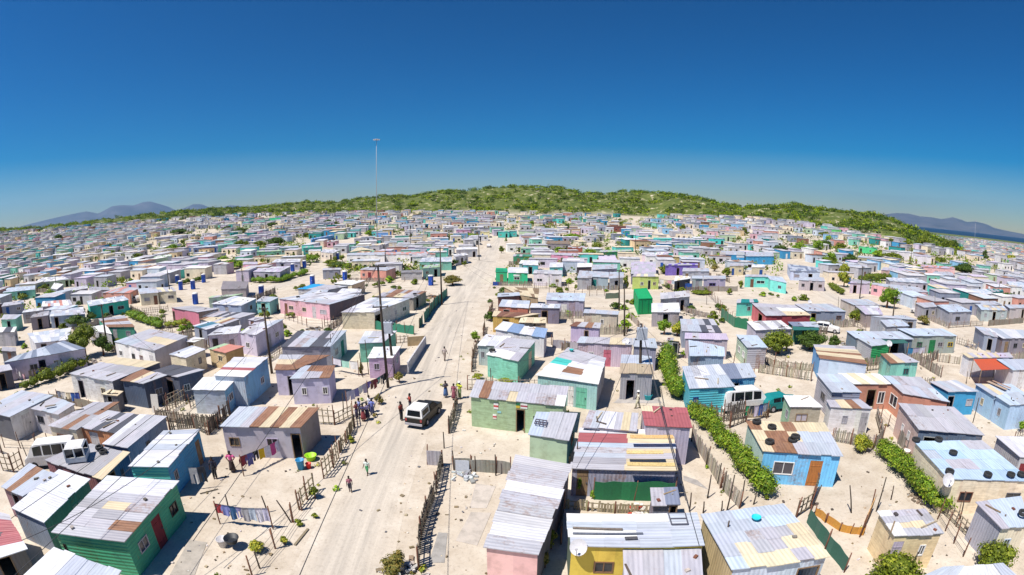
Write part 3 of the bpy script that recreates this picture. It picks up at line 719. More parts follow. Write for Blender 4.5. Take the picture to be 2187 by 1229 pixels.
# ================================================================ THE NEAR SHACKS, traced one by one
# ---- lower left
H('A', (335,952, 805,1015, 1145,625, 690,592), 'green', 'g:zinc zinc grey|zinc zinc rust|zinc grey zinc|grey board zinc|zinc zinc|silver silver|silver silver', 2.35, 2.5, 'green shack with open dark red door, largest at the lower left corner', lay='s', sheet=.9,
  ops='R w .14 .3 grey;R d .42 .58 maroon;R w .76 .9 black;F w .05 .09 black', mat='h', side='2a8a68')  # side wall a darker green, its shade put into the colour
H('A', (825,530, 1078,535, 1290,292, 1050,302), 'turq', 'r:silver,silver,bluish,silver,bluish', 2.3, 2.4, 'bright blue shack with silvery ribbed roof, washing hung on its side wall', mat='h', side='2f86b8', lay='s', sheet=.8, ops='R w .1 .2 grey;R d .8 .93 wood')
H('A', (75,795, 280,888, 575,612, 375,552), 'slate', 'c:silver,bluish,silver,silver', 2.2, 2.3, 'low shack with new silver ribbed roof and dark teal wall', lay='s', sheet=.8, side='47706c', ops='R w .55 .64 grey;R w .68 .75 grey')
H('A', (10,660, 150,722, 372,585, 190,512), '7a5560', 'x:grey,zinc,rust,bluish', 2.2, 2.3, 'shack with patched rusty roof and purplish wall behind the silver roofed shack')
H('A', (-140,1160, 172,1062, 55,840, -140,790), 'darkgrey', 'r:silver,redtin,redtin,redtin,zinc', 2.0, 2.3, 'shack with red and silver striped roof at the left edge of the picture', lay='s', sheet=.5)
H('A', (120,1262, 690,1330, 775,1203, 350,1048), 'yellow', 'x:silver,bluish', 2.0, 2.1, 'shack with silver roof cut by the bottom left edge', left='8a8a3c')
H('A', (285,492, 655,612, 832,442, 540,380), '7a4a50', 'x:grey,zinc,grey,board', 2.1, 2.2, 'flat roofed shack carrying a white truck canopy and tyres on its roof', side='2a5270', ops='R o .1 .4;R w .6 .7')
H('A', (655,388, 820,412, 1072,208, 900,196), 'slate', 'c:silver,zinc,zinc', 2.2, 2.35, 'slate blue shack with long silver and grey ribbed roof', sheet=.7, lay='d', ops='R w .4 .5')
H('A', (500,275, 735,318, 905,200, 690,172), 'b0704c', 'x:darkgrey,zinc,grey', 2.2, 2.3, 'rust orange walled shack with dark ribbed roof and loose white scraps on it', mat='v', ops='F d .25 .5 palegrey')
H('A', (310,268, 487,300, 765,118, 600,120), 'beige', 'x:grey,rust,zinc,bluish', 2.2, 2.3, 'beige boarded shack with rust streaked roof beside the orange walled one', mat='w', ops='F w .2 .45')
H('A', (200,158, 375,197, 480,130, 350,85), 'palegrey', 'x:bluish,zinc', 2.2, 2.3, 'whitish grey shack with small flat bluish roof and barred window', ops='F w .1 .35 darkgrey;R w .3 .5')
H('A', (-120,170, 62,214, 340,75, 140,42), 'darkgrey', 'c:bluish,zinc,bluish', 2.25, 2.4, 'white shack with panelled door and round marks above it, at the left edge', side='white', ops='R d .22 .42 white', mat='p')
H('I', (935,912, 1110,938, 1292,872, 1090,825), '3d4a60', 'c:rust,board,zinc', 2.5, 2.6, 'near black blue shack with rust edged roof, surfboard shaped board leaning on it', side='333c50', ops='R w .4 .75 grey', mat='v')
H('I', (1150,850, 1375,887, 1575,832, 1340,790), '4a5060', 'x:zinc,darkgrey,zinc', 2.5, 2.6, 'dark grey shack with wide grey roof joined to the blackish one', ops='F o .5 .75;R w .15 .4 white')
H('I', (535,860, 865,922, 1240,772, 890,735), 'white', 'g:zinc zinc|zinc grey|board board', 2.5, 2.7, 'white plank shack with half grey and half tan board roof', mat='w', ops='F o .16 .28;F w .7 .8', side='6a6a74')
H('I', (1480,985, 1737,992, 1845,880, 1570,890), 'paleblue', 'x:white,silver', 2.3, 2.4, 'pale blue plank shack with white roof in front of the taller blue one', mat='w', side='6fa8d2', ops='R w .2 .5')
H('I', (1650,876, 1885,887, 2075,735, 1810,735), 'paleblue', 'r:white,redtin,silver,silver', 2.9, 3.0, 'tall sky blue shack with a red band across its silver roof', side='6fa8d2', lay='s', ops='F o .2 .5;R w .6 .75 white')
H('I', (1610,670, 1740,702, 1885,652, 1730,630), 'tan', 'x:white,salmon,palegreen', 2.1, 2.2, 'small tan wooden shed with pinkish white roof', mat='w', ops='F w .5 .75 cream', side='b08a55')
H('I', (1305,712, 1432,742, 1590,672, 1480,645), 'cream', 'x:bluish,silver', 2.2, 2.3, 'small cream shed with pale blue roof', mat='w', ops='R d .25 .38 cream;R w .6 .75')
H('I', (880,616, 1190,686, 1450,572, 1160,516), 'white', 'g:bluish zinc|zinc board|zinc zinc', 2.6, 2.6, 'white house under a broad pale roof with brown patches on its gable', ops='F w .08 .17;F w .42 .5;F w .62 .7;F d .86 .95 palegrey', side='b8b0b4', mat='p')
H('I', (25,778, 662,668, 490,608, 130,722), 'lilac', 'x:bluish,bluish,slate', 2.4, 2.6, 'long lilac grey house with sky blue roof and washing hung before it', ops='F w .3 .4;F o .42 .5;F w .6 .66;F w .78 .86', mat='p')
H('I', (270,627, 520,602, 550,507, 212,552), 'palegrey', 'x:silver,bluish,silver', 2.2, 2.4)
H('I', (690,342, 995,292, 950,258, 670,302), '2fae98', 'x:bluish,silver', 2.5, 2.6, 'bright turquoise house with white roof and dark doorway, left of the dirt yards', ops='F o .48 .58;F w .7 .87 grey', mat='p')
H('I', (830,502, 1040,502, 960,412, 760,442), '3a8a70', 'r:rust,zinc,rust,zinc', 2.2, 2.3, lay='s', sheet=.6)
H('I', (690,522, 862,556, 820,482, 705,500), 'grey', 'x:white', 2.1, 2.2)
H('I', (1320,352, 1530,388, 1690,362, 1480,338), 'rose', 'x:zinc,grey', 2.5, 2.6, 'rose pink shack with dark doorway on its left, slanted grey roof', ops='F o .01 .09', side='8a7a70')
H('I', (1560,420, 1850,432, 1972,396, 1660,378), 'palegrey', 'x:darkgrey,zinc', 2.3, 2.4)
H('I', (1540,442, 1740,482, 1850,442, 1650,402), '8a8a94', 'x:board,rust,zinc', 2.2, 2.3)
H('I', (1490,492, 1592,522, 1732,486, 1612,456), 'slate', 'x:bluish,4a7a90,silver', 2.2, 2.3)
H('I', (1850,545, 1972,566, 2192,440, 1965,470), 'lilac', 'x:bluish,zinc,silver', 2.7, 2.8, 'lilac plastered house with small windows and pale ribbed roof', mat='p', ops='F w .3 .55 white;R w .66 .8 white;R d .42 .5 grey')
H('I', (1600,568, 1840,548, 1862,490, 1690,510), 'd0c0cc', 'x:silver,zinc', 2.4, 2.6, ops='F o .12 .3;F w .7 .85')
H('I', (1080,247, 1225,235, 1200,196, 1062,206), 'cream', 'x:zinc,bluish', 2.5, 2.6, 'cream house with brown door facing the bare yard', ops='F w .2 .5 grey;F d .72 .92 brown', mat='p')
H('I', (1225,232, 1362,225, 1332,192, 1205,198), 'cream', 'x:zinc,cream', 2.4, 2.5, 'cream block annex with big dark window beside the brown doored one', ops='F w .5 .85 grey', mat='p')
H('I', (790,237, 1000,240, 1075,200, 940,190), 'salmon', 'x:zinc,salmon', 2.4, 2.5, ops='R d .15 .3 bluish')
H('I', (685,216, 850,216, 835,196, 690,190), '8a868a', 'x:grey', 2.2, 2.3)
H('I', (490,236, 680,202, 672,180, 500,206), '9a98a0', 'x:zinc,palegrey', 2.3, 2.4, ops='F o .6 .72')
H('I', (390,205, 440,212, 490,172, 420,160), 'slate', 'x:white', 2.4, 2.5)
H('I', (20,236, 270,212, 272,182, 60,200), 'mint', 'x:bluish,paleblue', 2.3, 2.4)
H('I', (250,166, 540,132, 480,110, 330,120), 'palegreen', 'x:zinc,white', 2.3, 2.4)
H('I', (340,62, 475,52, 460,36, 350,46), 'c07850', 'x:zinc,salmon', 2.5, 2.6)
H('I', (480,62, 610,40, 600,26, 490,44), '8e9a92', 'x:grey,palegrey', 2.5, 2.6)
H('I', (175,112, 340,92, 335,76, 190,94), 'teal', 'x:zinc', 2.3, 2.4)
H('I', (232,432, 372,412, 380,376, 262,400), '7a7078', 'x:zinc,grey', 2.3, 2.4)
H('I', (385,420, 660,402, 640,348, 400,370), '8a98b0', 'x:zinc,silver,bluish', 2.2, 2.3)
H('I', (5,445, 120,440, 170,405, 30,405), 'mint', 'x:zinc,bluish', 2.3, 2.4)
H('I', (-40,545, 110,540, 130,500, 0,505), 'grey', 'x:darkgrey,white', 2.3, 2.4)
H('I', (-80,862, 95,832, 70,790, -80,810), '3a3a46', 'x:zinc', 2.2, 2.3)
H('I', (10,685, 125,690, 120,660, 20,655), 'darkgrey', 'x:zinc,grey', 2.1, 2.2)
H('I', (320,345, 560,330, 540,290, 330,305), '9a9098', 'x:white,salmon,zinc', 2.2, 2.3)
H('I', (10,345, 185,320, 180,295, 30,315), 'slate', 'x:slate,zinc', 2.2, 2.3)
H('I', (170,392, 330,372, 330,352, 190,368), 'grey', 'x:palegrey,silver', 2.2, 2.3)
H('I', (1705,212, 1900,205, 1920,150, 1722,148), 'a89a9a', 'x:8a8284', 2.6, 2.6, 'grey concrete block building with flat dark top on the open sand', mat='p', ops='')
H('I', (1635,322, 1862,337, 1978,282, 1812,262), '8a9ab8', 'x:bluish,silver,white', 2.3, 2.4)
H('I', (1606,278, 1800,262, 1880,244, 1640,262), 'a8c0a8', 'x:palegreen,zinc', 2.2, 2.3)
H('I', (1435,612, 1500,620, 1580,590, 1500,580), 'cream', 'x:white,silver', 2.1, 2.2)
H('I', (780,1022, 905,1035, 950,1000, 850,985), 'darkgrey', 'x:board,cream', 1.7, 1.75, 'low dark lean-to with tan board top against the white plank shack', ops='F o .3 .6')
# ---- left of the road
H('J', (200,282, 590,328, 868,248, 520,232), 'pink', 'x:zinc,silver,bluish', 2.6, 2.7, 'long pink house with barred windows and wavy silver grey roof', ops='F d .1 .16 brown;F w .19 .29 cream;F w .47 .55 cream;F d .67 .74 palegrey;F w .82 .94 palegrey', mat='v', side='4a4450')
H('J', (680,388, 940,388, 1215,282, 920,275), 'cream', 'x:white,silver,bluish,zinc', 2.5, 2.6, 'cream plank house with whitish roof beside the green netting at the road', mat='w', side='d6d0cc', ops='R o .02 .14;R d .36 .44 white;R w .54 .62 white;R w .78 .9 white')
H('J', (215,656, 602,652, 725,530, 350,532), '8a8a9a', 'x:zinc,zinc,darkgrey,bluish', 2.5, 2.6, 'grey striped shack with broad grey roof and pale blue side wall', mat='w', side='paleblue', ops='R w .25 .42 grey;R d .62 .82 teal')
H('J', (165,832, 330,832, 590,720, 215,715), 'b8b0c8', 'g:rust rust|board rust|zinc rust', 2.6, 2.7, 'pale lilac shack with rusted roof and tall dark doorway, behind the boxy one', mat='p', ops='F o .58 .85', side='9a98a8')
H('J', (285,902, 592,892, 636,800, 390,800), 'c4bcd8', 'g:bluish zinc rust|bluish rust rust', 2.5, 2.6, 'boxy lilac shack with two small square windows and rusted roof', mat='p', ops='F w .24 .38 white;F w .8 .94 white', side='b4aaca')
H('J', (815,627, 1010,620, 1112,530, 870,535), 'mint', 'x:bluish,silver,zinc', 2.3, 2.4, 'mint green plank shack with pale roof left of the twin poles', mat='w', side='5aa68c', ops='')
H('J', (885,742, 1080,738, 1140,652, 935,655), 'c8a8cc', 'x:silver,white', 2.2, 2.3, 'small pinkish lilac plank shack with bright white roof at the foot of the pole', mat='w', side='c0a0b8', ops='F w .2 .45 lilac;R w .5 .7 white')
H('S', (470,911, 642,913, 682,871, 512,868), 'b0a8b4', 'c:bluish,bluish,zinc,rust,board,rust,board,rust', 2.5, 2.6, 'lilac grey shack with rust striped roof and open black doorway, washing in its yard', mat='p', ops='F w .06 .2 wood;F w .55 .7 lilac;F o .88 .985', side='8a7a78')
H('J', (825,58, 1030,66, 1107,42, 890,38), 'd08a78', 'x:zinc,bluish', 2.5, 2.6, 'salmon pink plastered house with a dark red door on open sand', mat='p', ops='F d .3 .42 maroon;F w .08 .18', side='d29684')
H('J', (625,167, 765,178, 868,142, 722,138), 'cream', 'x:white', 2.5, 2.6, 'white roofed cream house with one brown window', mat='p', side='d0b090', ops='R w .4 .6 brown')
H('J', (345,207, 560,218, 742,186, 470,170), 'grey', 'c:2f9ad0,zinc,zinc', 2.3, 2.4, 'shack with a bright blue sheet on the end of its roof')
H('J', (390,250, 560,246, 585,218, 460,212), '9a9aa8', 'x:silver,bluish', 2.2, 2.3)
H('J', (640,248, 830,235, 842,208, 690,205), 'grey', 'x:white,silver', 2.2, 2.3)
H('J', (935,262, 1240,278, 1342,226, 1012,206), '8a8078', 'x:zinc,board,rust,grey', 2.2, 2.3, 'low flat roofed shack strewn with scrap, next to the green road netting', ops='F w .3 .4;R o .2 .4')
H('J', (25,302, 130,308, 200,272, 80,265), '7ac0b8', 'x:zinc,bluish', 2.3, 2.4)
H('J', (-40,445, 20,455, 110,430, 20,425), 'lilac', 'x:zinc', 2.0, 2.1)
H('V', (795,657, 1120,655, 1115,632, 810,640), 'white', 'x:bluish,zinc', 2.9, 3.0, 'white hall with sky blue painted base under a wide bluish roof', mat='p', ops='F w .08 .18 white;F o .29 .35;F w .5 .6 white')
H('V', (1082,652, 1552,650, 1540,628, 1090,632), 'white', 'x:zinc,salmon', 2.8, 2.9, 'white hall with painted blue panels and a pinkish far end', mat='p', ops='F o .56 .6;F w .3 .36')
H('V', (1412,715, 1690,712, 1690,672, 1440,680), '6ab09a', 'x:bluish,silver', 2.4, 2.6)
H('V', (1440,770, 1590,758, 1600,730, 1460,745), '8fc0b0', 'x:palegreen,zinc', 2.4, 2.5)
H('V', (1255,806, 1440,804, 1440,782, 1265,788), 'a8a4a6', 'x:8a8688', 1.8, 1.8, 'roofless looking grey block enclosure beside the road', mat='p', ops='')
H('V', (590,785, 748,780, 745,765, 600,768), '8a8a9a', 'x:zinc', 2.3, 2.4)
H('V', (0,798, 230,800, 320,752, 60,760), 'a8a0b0', 'x:zinc,lilac,silver', 2.5, 2.6)
H('V', (470,622, 575,622, 580,608, 480,610), 'cream', 'x:palegrey,silver', 2.6, 2.7)
H('V', (575,632, 680,640, 748,612, 600,606), 'cdbfae', 'x:silver,zinc', 2.6, 2.7)
H('V', (160,720, 400,716, 405,690, 200,690), '9a98ac', 'x:silver,zinc', 2.4, 2.5)
H('V', (820,632, 960,612, 1040,618, 900,582), '7ab8a0', 'x:board,cream', 2.4, 2.6)
# ---- right of the road, near
H('K', (70,642, 270,655, 332,575, 140,560), '9aa8a8', 'x:silver,white,silver', 2.3, 2.4, 'grey and mint lean-to with bright silver roof at the road corner', ops='F w .1 .25 grey')
H('K', (140,712, 386,766, 522,605, 300,585), 'mint', 'g:white white zinc|zinc zinc zinc|zinc zinc zinc', 2.4, 2.6, 'mint green plank shack with slanted grey roof and white front edge', mat='w', side='5fb596', ops='R d .62 .8 cream')
H('K', (205,517, 590,587, 612,517, 270,458), 'palegrey', 'c:silver,7d93b4,silver,8aa0c0', 2.4, 2.6, 'white walled shack under a glinting blue silver ribbed roof', ops='F w .45 .55')
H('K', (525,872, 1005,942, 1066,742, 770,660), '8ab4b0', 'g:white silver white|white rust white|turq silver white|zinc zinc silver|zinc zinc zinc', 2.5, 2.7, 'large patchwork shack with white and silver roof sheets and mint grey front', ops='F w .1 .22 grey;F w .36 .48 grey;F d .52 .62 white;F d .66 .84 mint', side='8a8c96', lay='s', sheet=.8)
shop = H('S', (1003,847, 1205,868, 1214,826, 1018,812), '9ab48a', 'g:zinc rust zinc board zinc zinc zinc white|zinc rust zinc zinc zinc zinc zinc zinc', 2.6, 2.7, 'pale green shop shack with open black doorway and painted posters', mat='w', ops='F o .51 .59;F w .68 .76 palegreen', sheet=.75)
H('C', (145,326, 405,362, 460,190, 200,180), '9ab494', 'x:bluish,paleblue,zinc,silver', 2.4, 2.5, 'pale green shed with bluish roof bearing a window grid and scraps', mat='p', side='2f6f74', ops='R w .5 .7')
H('K', (1170,857, 1432,862, 1412,727, 1185,715), '8a8a92', 'r:zinc,b0a088,bluish,bluish', 2.6, 2.8, 'grey iron shack with tall black doorway and man outside', ops='F o .2 .44', mat='v')
H('K', (840,622, 1272,640, 1265,590, 870,575), 'b8a4b4', 'c:bluish,zinc,zinc,board,zinc', 2.6, 2.6, 'long mauve and white panelled shack with dish on its thin roof', ops='F d .48 .62 rose;F w .2 .3 white', mat='v')
H('K', (1275,650, 1460,664, 1440,590, 1275,590), '7a7c90', 'x:bluish,silver', 2.6, 2.6, 'slate grey end shack with pale blue roof beside the street pole', ops='')
H('K', (785,492, 1015,512, 1026,470, 830,462), 'a89ab8', 'c:brown,zinc,rust,zinc', 2.4, 2.5, 'small lilac shack with dark doorway and rubbish strewn roof', ops='F o .5 .62')
H('K', (890,392, 1155,407, 1166,380, 900,362), 'b8ac98', 'x:bluish,zinc', 2.4, 2.5, 'tan shack with green painted left half and white window', ops='F w .5 .6 white', mat='v')
H('K', (600,292, 895,302, 906,242, 612,237), '9a90a4', 'x:bluish,paleblue', 2.5, 2.6, 'lilac shack with flat pale blue roof in the middle block', ops='F d .4 .55 white')
H('K', (225,270, 400,260, 392,235, 230,240), '8a5a50', 'x:bluish', 2.4, 2.5)
H('K', (400,256, 540,276, 547,206, 270,190), 'a89070', 'x:board,wood,board', 2.4, 2.6, 'shack roofed with weathered tan boards at the road bend', mat='w')
H('K', (235,342, 465,357, 477,300, 262,290), 'a05a48', 'x:silver,bluish', 2.4, 2.5, 'rust red walled shack with silver sheet roof near the road')
H('K', (475,352, 705,357, 713,325, 490,320), '6a6478', 'x:bluish,silver', 2.4, 2.5)
H('K', (185,417, 390,427, 557,400, 200,378), 'b08a40', 'x:board,rust,brown', 2.3, 2.4, 'ochre walled shack with brown and rusty roof close to the road')
H('K', (390,467, 602,472, 602,430, 412,425), '8a7a68', 'x:board,cream', 2.1, 2.2)
H('K', (1485,287, 1712,267, 1706,220, 1482,240), 'a8a4ac', 'x:zinc,palegrey', 2.4, 2.5)
H('K', (1415,387, 1636,387, 1626,315, 1416,320), '9a9298', 'x:white,silver', 2.2, 2.3, 'flat white roofed shack just right of the green container')
H('K', (1265,112, 1475,112, 1460,92, 1280,92), 'lime', 'x:cream,zinc', 2.8, 2.9, 'lime green house with shutters on the cross road', mat='p', ops='F w .3 .42 white;F o .6 .68;F w .78 .9 cream')
H('K', (1255,92, 1450,90, 1446,40, 1262,30), '7a809a', 'x:zinc,lilac', 2.4, 2.6)
H('K', (840,122, 955,122, 966,72, 860,65), 'grey', 'x:bluish,zinc', 2.5, 2.6, 'grey garage shed left of the parked white van', ops='')
H('K', (957,114, 1085,120, 1085,78, 970,70), '8a9aa4', 'x:bluish,zinc', 2.5, 2.6, 'grey iron shed directly behind the white van', ops='F d .0 .25 teal')
H('K', (1088,128, 1200,120, 1200,80, 1092,76), 'palegrey', 'x:zinc,bluish', 2.5, 2.6)
H('K', (840,40, 955,38, 955,8, 845,8), '4a4048', 'x:white', 2.5, 2.6)
H('K', (955,60, 1150,50, 1150,18, 960,20), '9a98a8', 'x:zinc,bluish', 2.5, 2.6)
vgreen = H('K', (305,82, 462,86, 456,45, 315,40), '1fae74', 'x:white,silver', 2.5, 2.6, 'vivid green shack with white sign on its front by the road', ops='F w .3 .6 white', mat='v')
H('K', (210,78, 305,80, 300,48, 215,45), '1f9a64', 'x:1f8a60,22a070', 2.4, 2.5, 'vivid green roofed carport over the small white car')
H('K', (500,86, 726,96, 726,65, 512,60), 'c4bcc4', 'x:zinc,palegrey', 2.7, 2.8, 'whitish pink house with wide window and flat roof', mat='p', ops='F w .12 .32 white;F d .5 .6 white;F w .78 .9')
H('K', (625,40, 732,40, 732,5, 632,2), '6ac8c0', 'x:white,silver', 2.4, 2.5)
H('K', (420,22, 540,25, 540,-5, 430,-8), '3a9aa0', 'x:silver,white', 2.4, 2.5)
H('K', (1650,532, 1960,547, 1892,440, 1636,440), 'slate', 'x:bluish,zinc,darkgrey', 2.2, 2.3)
H('K', (1672,592, 2010,602, 1990,552, 1676,547), 'b0a0ac', 'x:lilac,zinc', 2.4, 2.5)
H('K', (1710,722, 1980,727, 1975,656, 1702,600), '7a90a8', 'c:paleblue,bluish,paleblue', 2.3, 2.4, 'bluish shack with clean pale blue roof behind the turquoise house', ops='')
H('K', (1535,602, 1630,612, 1632,588, 1540,583), '7a8a80', 'x:board,grey', 2.2, 2.3, 'narrow grey outhouse with its door ajar', ops='F o .5 .95')
H('S', (1473,831, 1570,826, 1535,779, 1457,783), '4ab4c4', 'x:silver,zinc,bluish', 2.4, 2.6, 'turquoise plank house with silver roof next to the white van', mat='h', left='3a9ab0', ops='F w .08 .2 navy')
H('S', (1553,810, 1615,806, 1600,776, 1536,778), '5aa4cc', 'x:bluish,slate', 2.4, 2.5, 'sky blue wing with open doorway hung with clothes', ops='F o .2 .42')
H('C', (-140,1046, 216,1096, 424,520, 62,456), 'e0aeaa', 'x:silver,zinc,palegrey,zinc,bluish', 2.4, 2.5, 'long pink walled house with pale blue roof at the bottom centre', lay='s', sheet=.95, side='5a5660', ops='', mat='p')  # dark side colour paints in the shadow on that wall
H('C', (415,542, 1100,557, 1076,296, 480,285), '8e8ea2', 'g:zinc board|grey board|bluish zinc|zinc board|paleblue bluish|redtin board|redtin board|silver white', 2.6, 2.8, 'big shed whose roof has rust red, white and tan bands, green net at its front', lay='s', sheet=.75, ops='F d .05 .16 wood', base=(1084,737))
H('C', (495,276, 840,302, 850,190, 540,170), 'grey', 'c:zinc,bluish,silver,bluish,silver,zinc,board,zinc', 2.4, 2.6, 'shed with grey and silver ribbed roof behind the big banded shed', sheet=.5, ops='')
H('C', (895,268, 1195,283, 1160,156, 868,140), 'a8a0b4', 'g:redtin redtin redtin|redtin redtin redtin|board redtin redtin', 2.9, 3.0, 'tall lilac grey shed with red roof panels', sheet=.8, ops='')
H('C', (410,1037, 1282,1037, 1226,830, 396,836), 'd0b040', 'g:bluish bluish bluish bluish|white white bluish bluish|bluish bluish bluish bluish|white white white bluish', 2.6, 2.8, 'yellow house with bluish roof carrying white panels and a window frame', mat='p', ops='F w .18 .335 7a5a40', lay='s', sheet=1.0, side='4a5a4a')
H('C', (762,1262, 1262,1240, 1250,1057, 756,1062), 'slate', 'x:zinc,zinc,bluish', 2.2, 2.35, 'low porch with plain grey iron roof in front of the yellow house', ops='')
H('C', (940,780, 1120,777, 1100,666, 930,670), '6a7088', 'x:slate,zinc,bluish', 1.9, 2.0, 'little grey kiosk with turquoise scraps on its tin top', ops='F o .7 .95')
H('S', (1564,1217, 1772,1188, 1672,1076, 1498,1100), 'paleblue', 'g:paleblue cream cream zinc cream|bluish cream zinc cream board|bluish bluish zinc zinc board|bluish bluish bluish paleblue paleblue|bluish bluish paleblue bluish bluish', 2.5, 2.6, 'pale blue shack with large patched bluish and cream roof right of the yellow house', left='b09a70', ops='F o .72 .95')
# ---- right of the hedge
H('D', (0,432, 510,462, 390,248, -108,240), '64b4ea', 'g:board rust zinc bluish bluish|board rust board bluish bluish|rust board rust board board', 2.4, 2.6, 'sky blue house with brown door and tyres on its rust and blue roof', left='a8bcb0', ops='F w .15 .42 white 0.8 1.75;F d .62 .79 b0723c', mat='v')
H('D', (1190,610, 1722,625, 1400,362, 970,372), 'beige', 'g:b0c4dc b0c4dc a4bcd8 a4bcd8|b0c4dc zinc b4c8dc b4c8dc|bluish a4bcd8 b4c8dc b4c8dc|a8c0dc b4c8dc b4c8dc zinc', 2.5, 2.7, 'tan boarded house with wide blue roof weighed down by tyres and a dish', mat='w', ops='F w .18 .34 brown;F w .76 .95 darkgrey', sheet=1.0)
H('D', (845,980, 1160,962, 1035,798, 735,822), 'ecd2a0', 'g:white zinc zinc|white board zinc|zinc zinc grey|white zinc zinc', 2.3, 2.4, 'small cream plank shed with lilac door and grey patched roof', mat='w', ops='F d .02 .24 lilac;F w .62 .76 white', left='e8cc9c')
H('D', (1530,926, 1712,912, 1655,725, 1365,757), 'cream', 'x:zinc,board,silver,paleblue', 2.4, 2.5, 'cream shed with grey iron side wall at the right edge, weeds in front', left='9a9aa8', ops='F w .3 .55 paleblue')
H('D', (1000,1245, 1650,1255, 1540,1157, 1150,1178), 'grey', 'x:paleblue,bluish,silver', 2.3, 2.4, 'pale blue roof cut by the bottom edge behind the leafy bushes', ops='')
H('D', (1000,292, 1422,332, 1222,150, 868,126), '4a5a70', 'x:zinc,grey,zinc', 2.5, 2.7, 'house with pink side wall and big dull grey roof over a dark porch', left='c8aaa0', ops='F o .1 .3;F o .7 .9;L w .3 .4 white;L w .6 .7 white', lay='d')
H('D', (1650,472, 1800,480, 1705,342, 1490,334), 'grey', 'x:zinc,silver', 2.4, 2.5, 'grey iron shed with reddish doorway cut by the right edge', ops='F d .1 .5 maroon')
H('L', (1640,936, 1857,932, 1692,852, 1508,866), '2f8cc0', 'x:bluish,zinc,silver', 2.4, 2.5, 'vivid blue shack with open black doorway and curtained window', ops='F o .05 .24;F w .7 .93 grey', left='2f80b0', mat='p')
H('L', (1315,948, 1648,1008, 1440,832, 1170,820), 'b0705c', 'x:bluish,paleblue,bluish,zinc', 2.5, 2.7, 'brick red house with pale blue roof and white framed side window', ops='L w .45 .8 white 0.7 1.8', mat='p', left='b87a62')
H('L', (960,882, 1252,882, 1140,810, 840,800), 'a8705c', 'x:white,cream', 2.5, 2.6, 'brown plastered house with white canvas roof and black doorway', ops='F o .38 .58;F w .66 .84 white .6 1.8', mat='p')
H('L', (800,938, 1016,943, 870,812, 690,806), 'slate', 'x:paleblue,bluish', 2.5, 2.6, 'grey iron shack with smooth pale blue roof left of the brown houses', left='9a98a0', ops='L w .4 .65 darkgrey', mat='h')
H('L', (790,1047, 1096,1062, 1000,990, 760,996), 'white', 'c:zinc,rust,board,rust,board,zinc', 2.3, 2.4, 'white plank shack with brown striped roof and one small dark window', mat='w', ops='F w .32 .46 grey;F d .78 .97 grey')
H('L', (500,1047, 735,1048, 640,966, 450,962), 'a89c88', 'x:white,palegreen,white', 2.2, 2.3, 'wooden shed with white and mint roof sheets, green board at its foot', mat='w', left='8ab090', ops='L w .5 .8;F w .2 .6 wood')
H('L', (710,692, 1060,737, 960,610, 665,596), 'b4c4dc', 'r:rust,board,rust,board,zinc', 2.3, 2.5, 'pale blue washed house with tan rusted roof, plants before it', left='5a90c4', lay='s', sheet=.6, ops='', mat='p')
H('L', (1225,732, 1430,722, 1310,660, 1150,660), '7ac4b4', 'x:board,zinc,rust', 2.3, 2.4, 'mint green shed with brownish roof beside the grey paling fence', ops='F w .5 .7 teal')
H('L', (1090,607, 1222,592, 1115,535, 980,545), '1f9a50', 'x:paleblue,bluish', 2.4, 2.5, 'bright green fronted wing with pale blue roof and dish', left='a0a0a4', ops='', mat='h')
H('L', (975,548, 1390,558, 1290,502, 905,498), '5a6a78', 'x:bluish,paleblue,bluish', 2.5, 2.7, 'house with long blue roof and green glazed porch', ops='F o .6 .75')
H('L', (1390,532, 1705,534, 1600,482, 1270,478), '8a948e', 'x:bluish,paleblue', 2.5, 2.7, 'grey house with bottle green door panels and curtained windows', ops='F w .1 .22 1f6a48;F d .38 .52 1f7a48;F w .58 .7 grey;F w .82 .95 lemon'.replace('lemon', 'yellow'), mat='v')
H('L', (325,388, 650,384, 532,312, 222,296), '8a2f38', 'g:zinc board|grey white|zinc zinc', 2.4, 2.6, 'maroon house with half white roof and dark reddish front', left='c05a60', ops='L o .5 .75', mat='p')
H('L', (110,296, 272,290, 260,268, 120,268), '5ad0bc', 'x:teal,zinc', 2.3, 2.4, 'small turquoise box shed above the cross road', ops='F w .5 .65')
H('L', (250,492, 512,482, 430,422, 186,430), 'a8a4b4', 'c:white,silver,grey,silver,grey,white', 2.2, 2.4, 'shack with white and silver striped roof below the maroon house', ops='')
H('L', (190,617, 336,617, 260,530, 110,526), 'grey', 'x:bluish,paleblue', 2.5, 2.6, 'grey iron shack with blue roof and pale green window side, by the yellow tree', left='a8bca4', ops='L w .2 .4 white;L w .6 .8 white', mat='h')
H('L', (520,462, 712,470, 680,432, 482,432), '1f6a58', 'x:slate,bluish', 2.3, 2.4)
H('L', (620,355, 905,358, 790,302, 530,302), 'slate', 'x:bluish,zinc', 2.3, 2.4)
H('L', (960,310, 1150,312, 1060,270, 860,266), 'b0a49a', 'x:bluish,zinc', 2.4, 2.5)
H('L', (1045,378, 1170,380, 1130,310, 960,308), '9a8a88', 'x:silver,lilac,zinc', 2.2, 2.3)
H('L', (1290,212, 1500,218, 1420,180, 1210,170), 'd0a8a8', 'x:zinc,bluish', 2.4, 2.5)
H('L', (1085,160, 1340,208, 1330,172, 1100,150), 'd89aa0', 'x:zinc,bluish', 2.5, 2.6)
H('L', (1220,138, 1500,155, 1420,118, 1190,112), 'a8a4b0', 'x:bluish,silver', 2.4, 2.5)
H('L', (930,150, 1078,158, 1075,140, 945,122), 'c0b0c0', 'x:grey,lilac', 2.5, 2.6)
